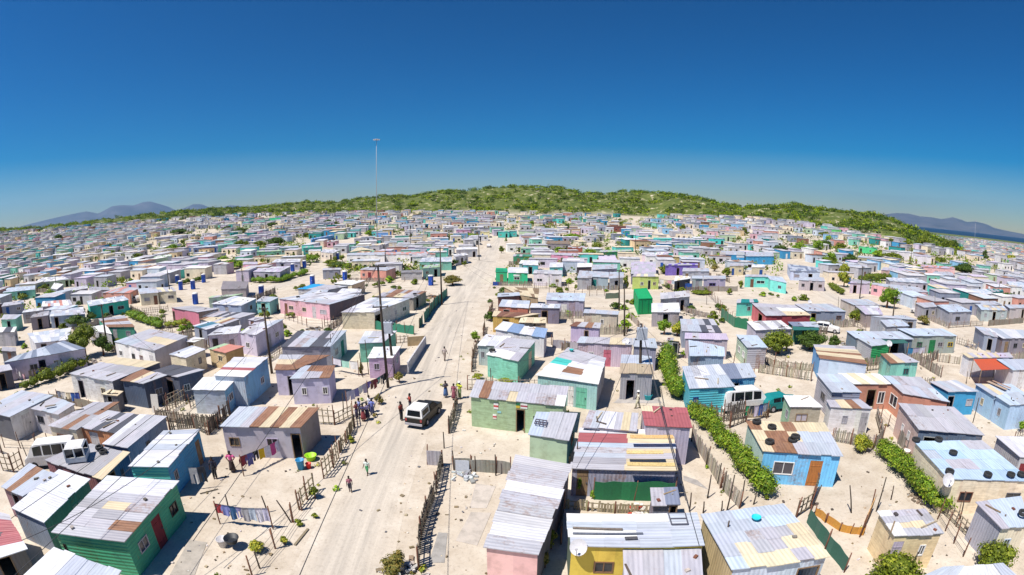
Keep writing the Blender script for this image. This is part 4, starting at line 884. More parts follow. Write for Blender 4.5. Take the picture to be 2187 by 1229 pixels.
H('L', (500,62, 716,72, 702,40, 478,14), 'b8c4dc', 'x:bluish,slate', 2.6, 2.8, 'white house with wide slate blue roof by the sand path', ops='F o .62 .74;F w .15 .3')
H('L', (560,130, 752,140, 740,112, 575,110), 'b0a4a8', 'x:zinc,bluish', 2.4, 2.5)
H('L', (170,105, 345,108, 340,92, 180,90), '6ad0c4', 'x:bluish,zinc', 2.5, 2.6, 'turquoise house by the path, left wing', ops='F w .5 .85 white;F d .24 .38 brown', mat='p')
H('L', (355,128, 475,150, 440,108, 330,98), '6ad0c4', 'x:bluish,paleblue', 2.5, 2.6, 'turquoise gabled wing with one window by the sand path', ops='F w .5 .7 grey', mat='p')
H('L', (220,38, 318,38, 310,18, 228,18), 'd8ccaa', 'x:white,bluish', 2.6, 2.7, 'little cream house with a cobalt blue door', ops='F d .6 .85 cobalt', mat='p')
H('L', (60,28, 165,28, 160,8, 70,8), 'd8c8a0', 'x:zinc', 2.6, 2.7)
H('L', (1650,362, 1810,357, 1702,305, 1556,310), '9a9aa4', 'x:bluish,paleblue', 2.5, 2.6, 'plain grey block house with pale blue roof and one window', ops='F w .3 .5 darkgrey', mat='p')
H('L', (1470,330, 1560,322, 1530,292, 1400,295), '9a98a0', 'x:zinc,bluish', 2.4, 2.5)
H('L', (1145,400, 1420,418, 1330,385, 1080,390), '8a909a', 'x:bluish,zinc', 2.4, 2.5)
H('L', (1200,468, 1360,462, 1300,415, 1150,420), 'a0a4ac', 'x:paleblue,bluish', 2.2, 2.3)
H('L', (2090,1035, 2230,1025, 2150,940, 1980,965), 'a0bcdc', 'x:paleblue,bluish', 2.4, 2.5, 'pale blue weathered shack cut by the right edge, lower wing', left='92b4d4', ops='L w .3 .5 grey')
H('L', (1975,970, 2215,960, 2090,880, 1832,880), '9ab4d4', 'x:bluish,paleblue,board', 2.4, 2.5, 'pale blue shack with a heap of boards on its roof, right edge', left='92b4d4', ops='L w .4 .55 cream')
H('L', (1790,690, 2110,690, 2080,655, 1740,658), 'd4d0d4', 'x:zinc,lilac,board', 2.4, 2.5, 'white walled shack behind the orange red awning', left='e0dce0', ops='')
H('L', (2110,782, 2250,775, 2200,700, 1990,702), 'd8d4d8', 'x:bluish,paleblue', 2.4, 2.5, 'white shack with light blue roof at the right edge, beside the awning', ops='')
H('L', (2035,552, 2230,548, 2180,492, 1900,475), '7a7480', 'x:bluish,silver', 2.4, 2.5)
H('L', (1900,520, 2000,545, 1960,480, 1830,465), 'slate', 'x:zinc,bluish', 2.4, 2.5)
H('L', (1880,345, 2070,350, 2040,318, 1850,310), 'a8b4b4', 'x:zinc,paleblue,board', 2.3, 2.4)
H('L', (1850,312, 2030,308, 1980,282, 1785,280), '9a98a4', 'x:bluish,zinc', 2.3, 2.4)
H('L', (2085,335, 2240,330, 2200,308, 2045,308), 'b0a8a8', 'x:zinc,bluish', 2.3, 2.4)
H('L', (1790,232, 1975,232, 1920,195, 1730,200), '8a9098', 'x:paleblue,silver', 2.4, 2.5)
H('L', (1925,220, 2040,210, 2020,190, 1910,195), '4ab0a8', 'x:teal,zinc', 2.4, 2.5)
H('L', (2100,185, 2230,195, 2187,140, 2060,140), 'd0d0dc', 'x:paleblue,silver', 2.5, 2.6)
H('L', (1520,90, 1690,100, 1660,72, 1540,68), '9a9aa4', 'x:zinc,bluish', 2.4, 2.5)
H('L', (1700,118, 1840,130, 1830,108, 1710,100), 'a49aa4', 'x:zinc,lilac', 2.4, 2.5)
H('L', (1440,40, 1690,52, 1680,30, 1450,18), 'd8a8a8', 'x:lilac,salmon', 2.7, 2.8, 'long pale pink house on the slope at the right', mat='p', ops='F w .1 .2;F w .4 .5;F w .7 .8')
H('L', (820,30, 1060,45, 1050,22, 830,10), '9a94a0', 'x:zinc,bluish', 2.4, 2.5)
H('L', (1155,58, 1370,68, 1360,48, 1170,38), 'c8a49c', 'x:zinc,lilac', 2.4, 2.5)
H('L', (2040,105, 2190,118, 2170,90, 2050,85), '8a8a98', 'x:zinc,bluish', 2.4, 2.5)
H('L', (1830,60, 1940,60, 1930,42, 1840,42), 'a8a898', 'x:zinc,palegrey', 2.4, 2.5)
# ---- row along the cross road and behind it
H('K', (1590,148, 1715,128, 1715,108, 1600,112), '3a3c44', 'x:white,cream', 2.3, 2.5, 'white roofed lean-to beside the cobalt blue gate')
H('K', (1725,128, 1812,128, 1808,106, 1730,106), '9aa8a4', 'x:bluish,zinc', 2.4, 2.5)
H('K', (1815,130, 1990,130, 1985,106, 1820,106), 'b0a4bc', 'x:zinc,bluish', 2.5, 2.6, 'lilac house with a wide purple curtained window', ops='F w .25 .55 purple')
H('K', (1520,26, 1775,24, 1770,8, 1530,8), '7a62c0', 'x:zinc,purple', 2.7, 2.8, 'bright purple house behind the cross road', ops='F o .35 .42;F w .7 .78 white', mat='p')
H('K', (1652,72, 1862,72, 1855,48, 1660,46), 'a8a8b4', 'x:bluish,zinc', 2.4, 2.5)
H('W', (0,450, 95,450, 95,432, 0,432), '3aaea8', 'x:zinc,palegreen', 2.8, 2.9)
H('W', (60,655, 240,657, 240,640, 70,640), '2f7a54', 'x:4a8a70,zinc', 2.5, 2.6)
H('W', (110,715, 270,718, 275,690, 130,688), '7a9aa0', 'x:white,silver', 2.4, 2.5)
H('W', (125,590, 340,592, 335,575, 135,575), '6ab89a', 'x:palegreen,zinc', 2.5, 2.6)
H('W', (358,640, 610,652, 600,630, 365,625), 'd48aa8', 'x:lilac,zinc', 2.7, 2.8, 'clear pink house in the middle of the settlement', mat='p', ops='F w .18 .28 white;F o .42 .5;F w .65 .75')
H('W', (335,555, 540,558, 530,520, 350,525), '7a7478', 'x:8a7a6c,wood', 2.5, 2.6)
H('W', (515,585, 680,588, 675,570, 520,572), '9a4a3c', 'x:rust,zinc', 2.5, 2.6)
H('W', (780,622, 1050,612, 1045,598, 790,605), '2f9a5c', 'x:palegreen,zinc', 2.7, 2.8, 'long green house uphill of the grey garages')
H('W', (840,410, 1005,410, 1000,398, 845,398), '7a3f38', 'x:rust,brown', 3.0, 3.1)
H('W', (1230,515, 1385,515, 1380,500, 1235,500), '5ac8bc', 'x:turq,mint', 3.0, 3.1)
H('W', (1405,520, 1580,520, 1575,495, 1410,498), '8a98b8', 'x:silver,bluish', 2.8, 2.9)
H('W', (1410,562, 1615,562, 1610,548, 1415,548), '7ac8c0', 'x:palegreen,zinc', 2.8, 2.9)
H('W', (1230,595, 1360,598, 1355,580, 1240,580), 'slate', 'x:zinc,bluish', 2.6, 2.7)
H('W', (1135,640, 1245,645, 1240,625, 1140,622), 'd4c0cc', 'x:silver,zinc', 2.6, 2.7)
H('W', (1245,645, 1360,640, 1350,620, 1250,625), 'd4ccd8', 'x:white,lilac', 2.7, 2.8)
H('W', (1380,660, 1565,662, 1560,648, 1385,648), 'd0b870', 'x:palegrey,board', 2.8, 2.9, 'sandy yellow house behind the purple one', mat='p')
blueb = H('W', (1790,640, 1995,645, 1990,612, 1800,610), '2f8ec4', 'x:bluish,zinc', 2.9, 3.0, 'big cobalt and sky blue building, its upper wall bearing a white sign', mat='p', ops='F w .3 .38;F w .7 .78')
blueb2 = H('W', (2000,655, 2240,655, 2230,620, 2005,618), '3a9ad0', 'x:bluish,zinc', 2.9, 3.0, 'big bright blue building right of the one with the sign', mat='p', ops='F w .2 .28;F w .6 .68')
H('W', (1690,512, 1830,515, 1820,500, 1695,498), '2fb8b4', 'x:slate,zinc', 2.8, 2.9)
H('W', (770,660, 915,662, 915,645, 780,645), 'a89878', 'x:darkgrey,zinc', 2.4, 2.5)
H('W', (1040,745, 1255,745, 1250,700, 1050,700), '8a8a98', 'x:zinc,lilac', 2.4, 2.5)
H('X', (480,415, 600,418, 598,400, 485,398), '5ac8b0', 'x:zinc,mint', 2.8, 2.9)
H('X', (535,440, 655,440, 650,428, 540,428), '5cc860', 'x:4fb858,zinc', 2.9, 3.0)
H('X', (800,580, 960,600, 955,580, 810,572), '3cb870', 'x:2f9a5c,zinc', 2.7, 2.8)
H('X', (790,672, 1030,690, 1020,665, 805,650), '9a9474', 'x:zinc,bluish', 2.6, 2.7)
H('X', (540,640, 720,650, 715,630, 545,620), 'a89aa8', 'x:lilac,zinc', 2.5, 2.6)
H('X', (1060,620, 1260,640, 1250,615, 1070,600), 'd8d0d4', 'x:zinc,white', 3.4, 3.5)
H('X', (1260,660, 1410,672, 1400,650, 1270,640), 'd4ccd0', 'x:zinc,lilac', 3.2, 3.3)
H('U', (1085,508, 1240,500, 1235,485, 1090,490), '5a98c8', 'x:bluish,mint', 2.8, 2.9)
H('U', (1310,520, 1590,488, 1580,475, 1320,505), 'b0b0c8', 'x:silver,zinc', 2.8, 2.9)
H('U', (705,560, 825,555, 822,545, 712,548), '3a94cc', 'x:zinc,bluish', 2.6, 2.7)
H('U', (440,665, 605,645, 600,630, 450,650), 'c4a860', 'x:silver,white', 2.7, 2.8)
H('U', (1305,690, 1460,665, 1450,645, 1310,672), 'c4ccc8', 'x:white,palegreen', 2.6, 2.7)
H('U', (1640,600, 1850,585, 1845,568, 1650,580), '7a90b8', 'x:bluish,silver', 2.7, 2.8)
H('U', (1850,585, 2000,560, 1990,545, 1855,565), '7ac0a8', 'x:mint,zinc', 2.7, 2.8)
H('U', (2060,735, 2187,735, 2187,715, 2070,715), 'd49aac', 'x:lilac,zinc', 2.7, 2.8)
H('V', (500,540, 690,480, 680,470, 490,525), '3a80c0', 'x:2f7ac0,bluish', 2.8, 2.9)
H('V', (1045,470, 1150,470, 1145,458, 1050,458), '5a8ac8', 'x:zinc,bluish', 3.0, 3.1)
H('V', (425,600, 590,590, 585,575, 435,582), '4ab8a8', 'x:zinc,mint', 2.7, 2.8)
H('V', (225,600, 390,592, 385,575, 235,582), '8ac0bc', 'x:zinc,bluish', 2.7, 2.8)
H('V', (30,632, 240,625, 235,612, 40,618), '5a9a7c', 'x:palegreen,zinc', 2.6, 2.7)
H('V', (2080,462, 2180,462, 2176,448, 2084,448), '3fb8a8', 'x:mint,zinc', 2.9, 3.0)
H('V', (1930,460, 2010,462, 2006,450, 1934,450), 'd4c890', 'x:palegrey,board', 2.9, 3.0)
H('V', (1725,445, 1850,445, 1846,432, 1730,432), 'b884a8', 'x:zinc,lilac', 2.8, 2.9)
H('V', (1725,612, 1910,605, 1905,590, 1735,594), 'd0ccd0', 'x:white,silver', 2.8, 2.9)
H('V', (1830,655, 1720,672, 1700,650, 1810,640), 'c8c4c8', 'x:white,zinc', 2.6, 2.7)
H('V', (140,345, 235,345, 232,335, 145,335), '2fae74', 'x:zinc,mint', 3.2, 3.3)

def panel_on(root, zone, pts, z0, cols, name):
    """a flat painted panel on a wall: four pixels (bottom left, bottom right, top right, top left); it lies on the vertical plane through its bottom edge"""
    P = [zp(zone, *pts[i:i+2]) for i in range(0, 8, 2)]; a, b = at(*P[0], z0), at(*P[1], z0); d = b-a; L = d.length; d.normalize(); n = Vector((d.y, -d.x, 0))
    m_ = MB(); h = None
    for i in range(30):
        h = .1+i*.1
        if proj((a.x, a.y, a.z+h))[1] <= P[3][1]: break
    up = Vector((0, 0, h)); k_ = len(cols); o = root.location
    for i, c in enumerate(cols):
        q0, q1 = up*(i/k_), up*((i+1)/k_)
        m_.hexa([a+q0+n*.02-o, b+q0+n*.02-o, b+q0-n*.01-o, a+q0-n*.01-o], [a+q1+n*.02-o, b+q1+n*.02-o, b+q1-n*.01-o, a+q1-n*.01-o], rgb(c))
    return m_.build(name, 'paint', root)
def on_front(root, q, u0, u1, z0, z1, cols, name):
    """the same, at a place along the front wall"""
    a, b = q[0].lerp(q[1], u0), q[0].lerp(q[1], u1); d = (b-a).normalized(); n = Vector((d.y, -d.x, 0)); m_ = MB(); k_ = len(cols); zb = root.location.z; o = root.location
    a = Vector((a.x, a.y, zb))-n*.09-o; b = Vector((b.x, b.y, zb))-n*.09-o
    for i, c in enumerate(cols):
        q0, q1 = Vector((0,0,z0+(z1-z0)*i/k_)), Vector((0,0,z0+(z1-z0)*(i+1)/k_))
        m_.hexa([a+q0+n*.03, b+q0+n*.03, b+q0-n*.01, a+q0-n*.01], [a+q1+n*.03, b+q1+n*.03, b+q1-n*.01, a+q1-n*.01], rgb(c))
    return m_.build(name, 'paint', root)
QS = lambda z, p, h: [ground(*zp(z, *p[i:i+2]), h) for i in (0, 2)]
q_ = QS('S', (1003,847, 1205,868), 2.6)
for u0, u1, z0, z1, cc in ((.26, .31, 1.75, 2.25, ['white', 'c04a4a', 'white']), (.25, .29, .9, 1.3, ['d8c8c0', 'c04a50', 'white']), (.50, .54, 2.05, 2.45, ['yellow', 'deep']), (.55, .62, 2.05, 2.45, ['white', 'a03a4a', 'white']), (.3, .34, 1.45, 1.6, ['8ac0c8'])):
    on_front(shop, q_, u0, u1, z0, z1, cc, 'poster')
q_ = QS('W', (1790,640, 1995,645), 2.9); on_front(blueb, q_, -.02, .22, 1.7, 3.6, ['white'], 'sign_board'); on_front(blueb, q_, .66, .98, 2.0, 3.8, ['white'], 'sign_board')
q_ = QS('K', (305,82, 462,86), 2.5); on_front(vgreen, q_, .28, .58, 1.75, 2.1, ['white'], 'sign_board')
# ================================================================ VEHICLES
def vehicle(kind, rear, front, col, label, cat, zone='S', z=0.0, col2=None, loc=None, rz=None):
    if loc is None:
        a, b = ground(*zp(zone, *rear), z), ground(*zp(zone, *front), z); d = b-a; rz = math.atan2(d.y, d.x); loc = (a+b)/2; loc.z = gz(loc.x, loc.y)+z
    root = empty(kind, loc, rz); c = rgb(col); W_ = {'minibus': .86, 'car': .8, 'pickup_truck': .82}[kind]
    # stations from rear to front: x, belt height, roof height
    ST = {'minibus': [(-2.28, 1.0, 1.5), (-2.2, 1.05, 1.9), (-1.9, 1.05, 1.98), (1.05, 1.05, 1.96), (1.35, 1.05, 1.85), (1.95, 1.02, 1.1), (2.25, .85, .9), (2.3, .6, .62)],
          'car': [(-2.0, .8, .84), (-1.95, .9, .95), (-1.75, .92, 1.2), (-1.3, .92, 1.38), (.1, .92, 1.4), (.35, .92, 1.32), (.95, .9, .96), (1.95, .78, .82), (2.05, .55, .58)],
          'pickup_truck': [(-2.35, .92, .95), (-2.3, .98, 1.0), (-.55, .98, 1.0), (-.5, .98, 1.45), (-.3, .98, 1.56), (.45, .98, 1.56), (.65, .98, 1.48), (1.25, .97, 1.02), (2.25, .86, .9), (2.35, .6, .63)]}[kind]
    def ring(x):
        for (x0, b0, r0), (x1, b1, r1) in zip(ST, ST[1:]):
            if x <= x1: t = (x-x0)/(x1-x0); return b0+(b1-b0)*t, r0+(r1-r0)*t
        return ST[-1][1:]
    def pt(x, s, t, off=0.0):
        b, r = ring(x); tum = .17*min(1, (r-b)/.6)
        return Vector((x, s*(W_*(1-.03*(abs(x) > 2.0))-tum*t+off), b+(r-b)*t))
    m_ = MB(); zb = .3
    for (x0, *_), (x1, *_) in zip(ST, ST[1:]):
        for s in (-1, 1):
            lo0, lo1 = Vector((x0, s*W_*.97, zb)), Vector((x1, s*W_*.97, zb))
            for A in ([lo0, lo1, pt(x1, s, 0), pt(x0, s, 0)], [pt(x0, s, 0), pt(x1, s, 0), pt(x1, s, 1), pt(x0, s, 1)]):
                m_.face(A if s < 0 else A[::-1], c)
        m_.face([pt(x0, -1, 1), pt(x1, -1, 1), pt(x1, 1, 1), pt(x0, 1, 1)], c)
        m_.face([(x0, -W_, zb), (x0, W_, zb), (x1, W_, zb), (x1, -W_, zb)], rgb('black'))
    for x, fl in ((ST[0][0], 1), (ST[-1][0], -1)):
        q = [Vector((x, -W_*.97, zb)), pt(x, -1, 0), pt(x, -1, 1), pt(x, 1, 1), pt(x, 1, 0), Vector((x, W_*.97, zb))]; m_.face(q[::fl], c)
    m_.build('body', 'car_paint', root)
    gl = lin('14181e')
    def glass(x0, x1, t0=.12, t1=.9):
        for s in (-1, 1):
            g = MB(); q = [pt(x0, s, t0, .012), pt(x1, s, t0, .012), pt(x1, s, t1, .012), pt(x0, s, t1, .012)]; g.face(q if s < 0 else q[::-1], gl); g.build('side_window', 'glass', root)
    def across(x0, x1, z0, z1, w0, w1, name):
        g = MB(); e = .014 if x1 < x0 else -.014
        q = [Vector((x0, -w0, z0)), Vector((x0, w0, z0)), Vector((x1, w1, z1)), Vector((x1, -w1, z1))]
        n = (q[1]-q[0]).cross(q[3]-q[0]).normalized(); n *= (1 if (n.x > 0) == (name == 'windscreen') else -1); q = [p+n*.015 for p in q]; g.face(q, gl); g.build(name, 'glass', root)
    if kind == 'minibus':
        for a_, b_ in ((-2.05, -1.5), (-1.42, -.5), (-.42, .35), (.5, 1.3)): glass(a_, b_)
        across(1.86, 1.42, 1.2, 1.78, .74, .66, 'windscreen'); across(-2.24, -2.205, 1.25, 1.8, .66, .62, 'rear_window')
    elif kind == 'car':
        glass(-1.4, -.6); glass(-.52, .38); across(.86, .4, .98, 1.28, .7, .62, 'windscreen'); across(-1.8, -1.36, 1.0, 1.33, .68, .6, 'rear_window')
    else:
        glass(-.25, .75); across(1.15, .7, 1.06, 1.45, .72, .64, 'windscreen')
        if col2:
            m_ = MB(); cc = rgb(col2); B_ = [(-2.28, -.78, 1.0), (-.52, -.78, 1.0), (-.52, .78, 1.0), (-2.28, .78, 1.0)]; T_ = [(-2.12, -.66, 1.72), (-.55, -.66, 1.74), (-.55, .66, 1.74), (-2.12, .66, 1.72)]
            m_.hexa(B_, T_, cc); cn = m_.build('canopy', 'car_paint', root)
            for s in (-1, 1):
                g = MB(); q = [Vector((-2.0, s*.765, 1.15)), Vector((-.75, s*.765, 1.15)), Vector((-.75, s*.695, 1.55)), Vector((-1.95, s*.695, 1.55))]; g.face(q if s < 0 else q[::-1], gl); g.build('side_window', 'glass', cn)
            g = MB(); g.face([(-2.265, .6, 1.12), (-2.265, -.6, 1.12), (-2.165, -.55, 1.6), (-2.165, .55, 1.6)], gl); g.build('rear_window', 'glass', cn)
    for x in ((-1.35, 1.4) if kind != 'minibus' else (-1.3, 1.45)):
        for s in (-1, 1):
            w = MB(); y = s*(W_-.06)
            prof = [(.0, -.1), (.3, -.1), (.33, -.06), (.33, .06), (.3, .1), (0, .1)]
            n = 14
            for i in range(n):
                a, b = 2*PI*i/n, 2*PI*(i+1)/n
                for (r0, h0), (r1, h1) in zip(prof, prof[1:]):
                    w.face([(x+r0*math.cos(a), y+h0, .33+r0*math.sin(a)), (x+r0*math.cos(b), y+h0, .33+r0*math.sin(b)), (x+r1*math.cos(b), y+h1, .33+r1*math.sin(b)), (x+r1*math.cos(a), y+h1, .33+r1*math.sin(a))], rgb('black'))
            wo_ = w.build('wheel', 'rubber', root); w = MB()
            w.tube([(x, y+s*.085, .33), (x, y+s*.112, .33)], [.19, .17], rgb('grey'), 10); w.build('rim', 'paint', wo_)
    for s in (-1, 1):
        l_ = MB(); l_.box((ST[-1][0]-.04, s*.6, .74), (.1, .28, .14), rgb('white')); l_.build('headlight', 'glass', root)
        l_ = MB(); l_.box((ST[0][0]-.005, s*.68, .8), (.05, .16, .22), rgb('red')); l_.build('tail_light', 'glass', root)
    for x in (ST[0][0]-.05, ST[-1][0]+.03):
        l_ = MB(); l_.box((x, 0, .44), (.14, W_*1.9, .16), rgb('grey' if kind != 'minibus' else 'white')); l_.build('bumper', 'paint', root)
    return tag(root, label, cat)
vehicle('pickup_truck', (886, 915), (926, 876), '2a2826', 'dark pickup truck with white canopy parked on the sand road', 'pickup', col2='white').scale = (.9, .95, .95)
vehicle('minibus', (1538, 878), (1632, 868), 'white', 'white minibus parked beside the turquoise plank house', 'minibus')
vehicle('car', (1638, 876), (1692, 868), '1f7f80', 'teal car under draped washing, beside the white minibus', 'car')
vehicle('minibus', (1290, 598), (1277, 616), 'white', 'white van parked nose out before the grey garage sheds', 'van')
vehicle('minibus', (213, 602), (212, 613), 'white', 'white van facing the camera beside a tall hedge, far left', 'van')
vehicle('car', (1066, 592), (1065, 601), 'white', 'small white car under the vivid green carport', 'car')
vehicle('car', (1042, 533), (1046, 524), 'white', 'white car parked at the far end of the sand road', 'car')
vehicle('car', (1976, 676), (1950, 668), 'white', 'white car by the plain grey block house', 'car')
vehicle('car', (1740, 705), (1790, 712), 'white', 'white car squeezed between roofs below the maroon house', 'car')
vehicle('car', (300, 646), (276, 644), 'palegrey', 'silver car beside the pink walled house in the dirt yards', 'car')
vehicle('minibus', (148, 988), (84, 994), 'white', 'white van with roof rack behind the flat roof with the truck canopy', 'van')
# ================================================================ PEOPLE
SK = lin('4a3020')
def person(zone, x, y, H, rz, label, top, low, kind='trousers', hair='16120f', arms='down', stride=0.0, seat=False, hat=None):
    g = ground(*zp(zone, x, y)); root = empty('person', g, rz)
    V = []; E_ = []; RD = []
    def v(p, r): V.append(tuple(c*H for c in p)); RD.append(r*H); return len(V)-1
    def e(*ix):
        for a, b in zip(ix, ix[1:]): E_.append((a, b))
    # local frame: faces -y
    pel = v((0, 0, .52), .075); wa = v((0, 0, .61), .066); ch = v((0, -.005, .73), .08); ne = v((0, 0, .825), .034); hd = v((0, -.008, .885), .05); tp_ = v((0, -.004, .955), .045); e(pel, wa, ch, ne, hd, tp_)
    nose = v((0, -.062, .893), .010); e(hd, nose)
    feet = []; elb = []
    for s in (-1, 1):
        st = stride*s
        if seat: kn, an, to = (s*.06, -.22, .5), (s*.06, -.24, .26), (s*.06, -.3, .24)
        else: kn, an, to = (s*.05, -st*.5-.01, .285), (s*.052, -st+(.03 if stride else 0), .045), (s*.058, -st-.07, .02)
        h_ = v((s*.05, 0, .5), .06); k_ = v(kn, .042); a_ = v(an, .027); t_ = v(to, .02); e(pel, h_, k_, a_, t_)
        sh = v((s*.105, 0, .795), .04)
        if arms == 'hips' : el, wr = (s*.2, .02, .66), (s*.105, -.04, .57)
        elif arms == 'fold': el, wr = (s*.13, -.04, .66), (-s*.03, -.1, .69)
        elif arms == 'carry': el, wr = (s*.17, -.02, .68), (s*.1, -.13, .74)
        else: el, wr = (s*.135, .012+st*.5, .645), (s*.145, -.03+st*.9, .51)
        el_ = v(el, .029); wr_ = v(wr, .02); d = (Vector(wr)-Vector(el)).normalized(); hp = Vector(wr)+d*.035; ha = v(hp, .02); e(ch, sh, el_, wr_, ha)
        o_ = Vector((0, -1, 0)) if abs(d.y) < .8 else Vector((0, 0, 1))
        for i in range(4): f_ = v(hp+d*(.052, .06, .056, .044)[i]+o_*(.016-.011*i), .006); e(ha, f_)
        th = v(hp+d*.02+o_*.034, .007); e(ha, th); feet.append((h_, k_, a_)); elb.append((sh, el_, wr_))
    me = bpy.data.meshes.new('body'); me.from_pydata(V, E_, []); ob = bpy.data.objects.new('body', me); COL.objects.link(ob); ob.parent = root
    md = ob.modifiers.new('skin', 'SKIN'); md.use_smooth_shade = True
    for i, sv in enumerate(me.skin_vertices[0].data): sv.radius = (RD[i], RD[i]); sv.use_root = (i == 0)
    sb = ob.modifiers.new('sub', 'SUBSURF'); sb.levels = sb.render_levels = 1
    me.materials.append(M['skin_brown'])
    P = lambda i: Vector(V[i])
    m_ = MB(); ct = rgb(top)
    m_.lathe((0, 0, 0), [(.088*H, .53*H), (.084*H, .6*H), (.098*H, .72*H), (.105*H, .78*H), (.06*H, .83*H)], ct, 10, sy=.78)
    for sh, el, wr in elb: m_.tube([P(sh)*.9+P(ch)*.1, P(el)], [.05*H, .04*H], ct, 8)
    m_.build('shirt', 'cloth', root)
    m_ = MB(); cl = rgb(low)
    if kind == 'skirt': m_.lathe((0, 0, 0), [(.15*H, .13*H), (.13*H, .3*H), (.1*H, .5*H), (.085*H, .59*H)], cl, 12, sy=.85); m_.build('skirt', 'cloth', root)
    else:
        m_.lathe((0, 0, 0), [(.082*H, .45*H), (.098*H, .52*H), (.088*H, .58*H)], cl, 10, sy=.85)
        for h_, k_, a_ in feet: m_.tube([P(h_), P(k_), P(k_).lerp(P(a_), .25 if kind == 'shorts' else .9)], [.066*H, .052*H, .044*H], cl, 8)
        m_.build(kind, 'cloth', root)
    m_ = MB(); m_.lathe((0, .006*H, .885*H), [(.05*H, .0), (.06*H, .03*H), (.057*H, .065*H), (.036*H, .093*H), (.01*H, .1*H)], lin(hair), 10); m_.build('hair', 'cloth', root)
    if hat: m_ = MB(); m_.lathe((0, -.005*H, .94*H), [(.095*H, 0), (.096*H, .008*H), (.062*H, .012*H), (.056*H, .055*H), (.02*H, .065*H)], rgb(hat), 12); m_.build('hat', 'cloth', root)
    return tag(root, label, 'person')
k = NT('skin_brown'); k.done(SK, .5)
ppl = 'people along the sand road'
person('B', 737, 585, 1.25, -.4, 'child in white shirt and green shorts walking on the road', 'd8e4dc', '3f8a5a', 'shorts', stride=.08)
person('B', 628, 695, 1.2, .3, 'child in dusty pink shirt and dark shorts walking down the road', 'a86a7a', '33303c', 'shorts', stride=.07)
person('J', 1482, 762, 1.72, 2.7, 'lone man in pale clothes walking up the middle of the road', 'b8aaa4', '8a7a70', stride=.1)
person('A', 1497, 567, 1.68, .2, 'woman in pink top with hands on hips beside the washing line', 'e0609a', '3a2a28', 'skirt', arms='hips')
person('A', 1385, 610, 1.72, .3, 'man in dark clothes standing at the corner of the blue shack', '23263a', '1e1e24')
person('B', 955, 235, 1.72, 1.2, 'man in rust red shirt and dark trousers behind the pickup', '8a3a30', '2a2a30')
person('B', 1012, 178, 1.72, -1.2, 'person in red top leaning at the driver side of the pickup', 'a8382e', '3a3a44', arms='fold')
person('J', 1490, 1045, 1.66, .6, 'woman in grey top and long blue skirt with folded arms by the roadside', '5a5560', '4a6a9a', 'skirt', arms='fold')
person('J', 1553, 1065, 1.62, -.3, 'woman in dusky rose dress beside the yellow shirted person', '9a5a6a', '8a4a58', 'skirt')
person('J', 1598, 1055, 1.7, -.6, 'person in yellow green shirt carrying a white bundle', 'c8d040', '7a8a60', arms='carry', hat='white')
person('C', 845, 158, 1.7, -1.9, 'man in cream clothes and white hat walking past the grey shack', 'd8d0bc', 'b8b49a', stride=.11, hat='white')
for i, (x, y, top, low, kd, lb) in enumerate([(688, 205, '8a9ad0', '3a3a50', 'trousers', 'person in light blue shirt on the left of the crowd at the gate'), (712, 240, '44406a', '8a3a40', 'skirt', 'person in dark violet top and reddish skirt in the crowd at the gate'),
        (738, 228, 'a89ac0', '2a2840', 'skirt', 'person in pale lilac top and dark skirt in the crowd at the gate'), (752, 185, 'd8d8e4', '4a4a7a', 'trousers', 'person in white shirt at the back of the crowd at the gate'),
        (770, 205, '7a84c8', '3a4070', 'trousers', 'person in periwinkle blue shirt at the right of the crowd at the gate'), (670, 222, 'a05a58', '55506a', 'trousers', 'person in brick red top at the front left of the crowd at the gate')]):
    person('B', x, y, 1.66-.05*(i % 3), -1.2+i*1.1, lb, top, low, kd, arms='fold' if i % 2 else 'down')
person('K', 1618, 705, 1.65, -.8, 'person in dark shirt beside the narrow grey outhouse', '5a4a48', '4a4a58')
person('L', 1245, 650, 1.7, 0, 'man in black standing under the green glazed porch', '22242a', '1e1e22')
# ================================================================ TOILETS, TANKS
proto_t = None
def toilet(zone, x, y, label, h=2.35):
    global proto_t
    g = ground(*zp(zone, x, y))
    if proto_t is None:
        root = empty('portable_toilet', g); c = rgb('1f4fae')
        m_ = MB(); m_.lathe((0,0,0), [(.58,.0), (.62,.1), (.6,.18), (.58,.22), (.58,1.95), (.62,2.0), (.62,2.08)], c, 10, sx=1.0); m_.build('cabin', 'paint', root)
        m_ = MB(); m_.lathe((0,0,2.08), [(.63,0), (.6,.14), (.4,.26), (.1,.3)], rgb('white'), 10); m_.build('roof', 'paint', root)
        m_ = MB(); m_.box((0,-.575,1.0), (.66,.1,1.7), jit(c, .2)); d_ = m_.build('door', 'paint', root)
        m_ = MB(); m_.box((.25,-.64,1.05), (.06,.06,.16), rgb('white')); m_.build('handle', 'paint', d_); proto_t = root; o = root
    else: o = copy_tree(proto_t); o.location = g
    o.scale = (1, 1, h/2.35); o.rotation_euler = (0, 0, (x*7 % 10)/5-1)
    USED.append((g.x, g.y, 1)); return tag(o, label, 'portable toilet', 'blue portable toilets')
for x, y, lb in [(1373, 165, 'rearmost of the blue toilets in the cluster left of the hedge row'), (1397, 215, 'blue toilet standing just in front of another, left one of the yard'), (1493, 210, 'blue toilet in the middle of the bare yard'), (1574, 158, 'blue toilet farthest back, beside the pale house'), (1513, 325, 'blue toilet nearest the pale shacks, alone at the front of the yard')]: toilet('I', x, y, lb)
for x, y, lb in [(462, 175, 'blue toilet on the sand track behind the low roofs'), (712, 140, 'blue toilet left of the salmon pink house'), (1375, 180, 'blue toilet behind the green road netting, beside white bundles'), (70, 262, 'blue toilet beside the pale turquoise shack, at the pink house')]: toilet('J', x, y, lb)
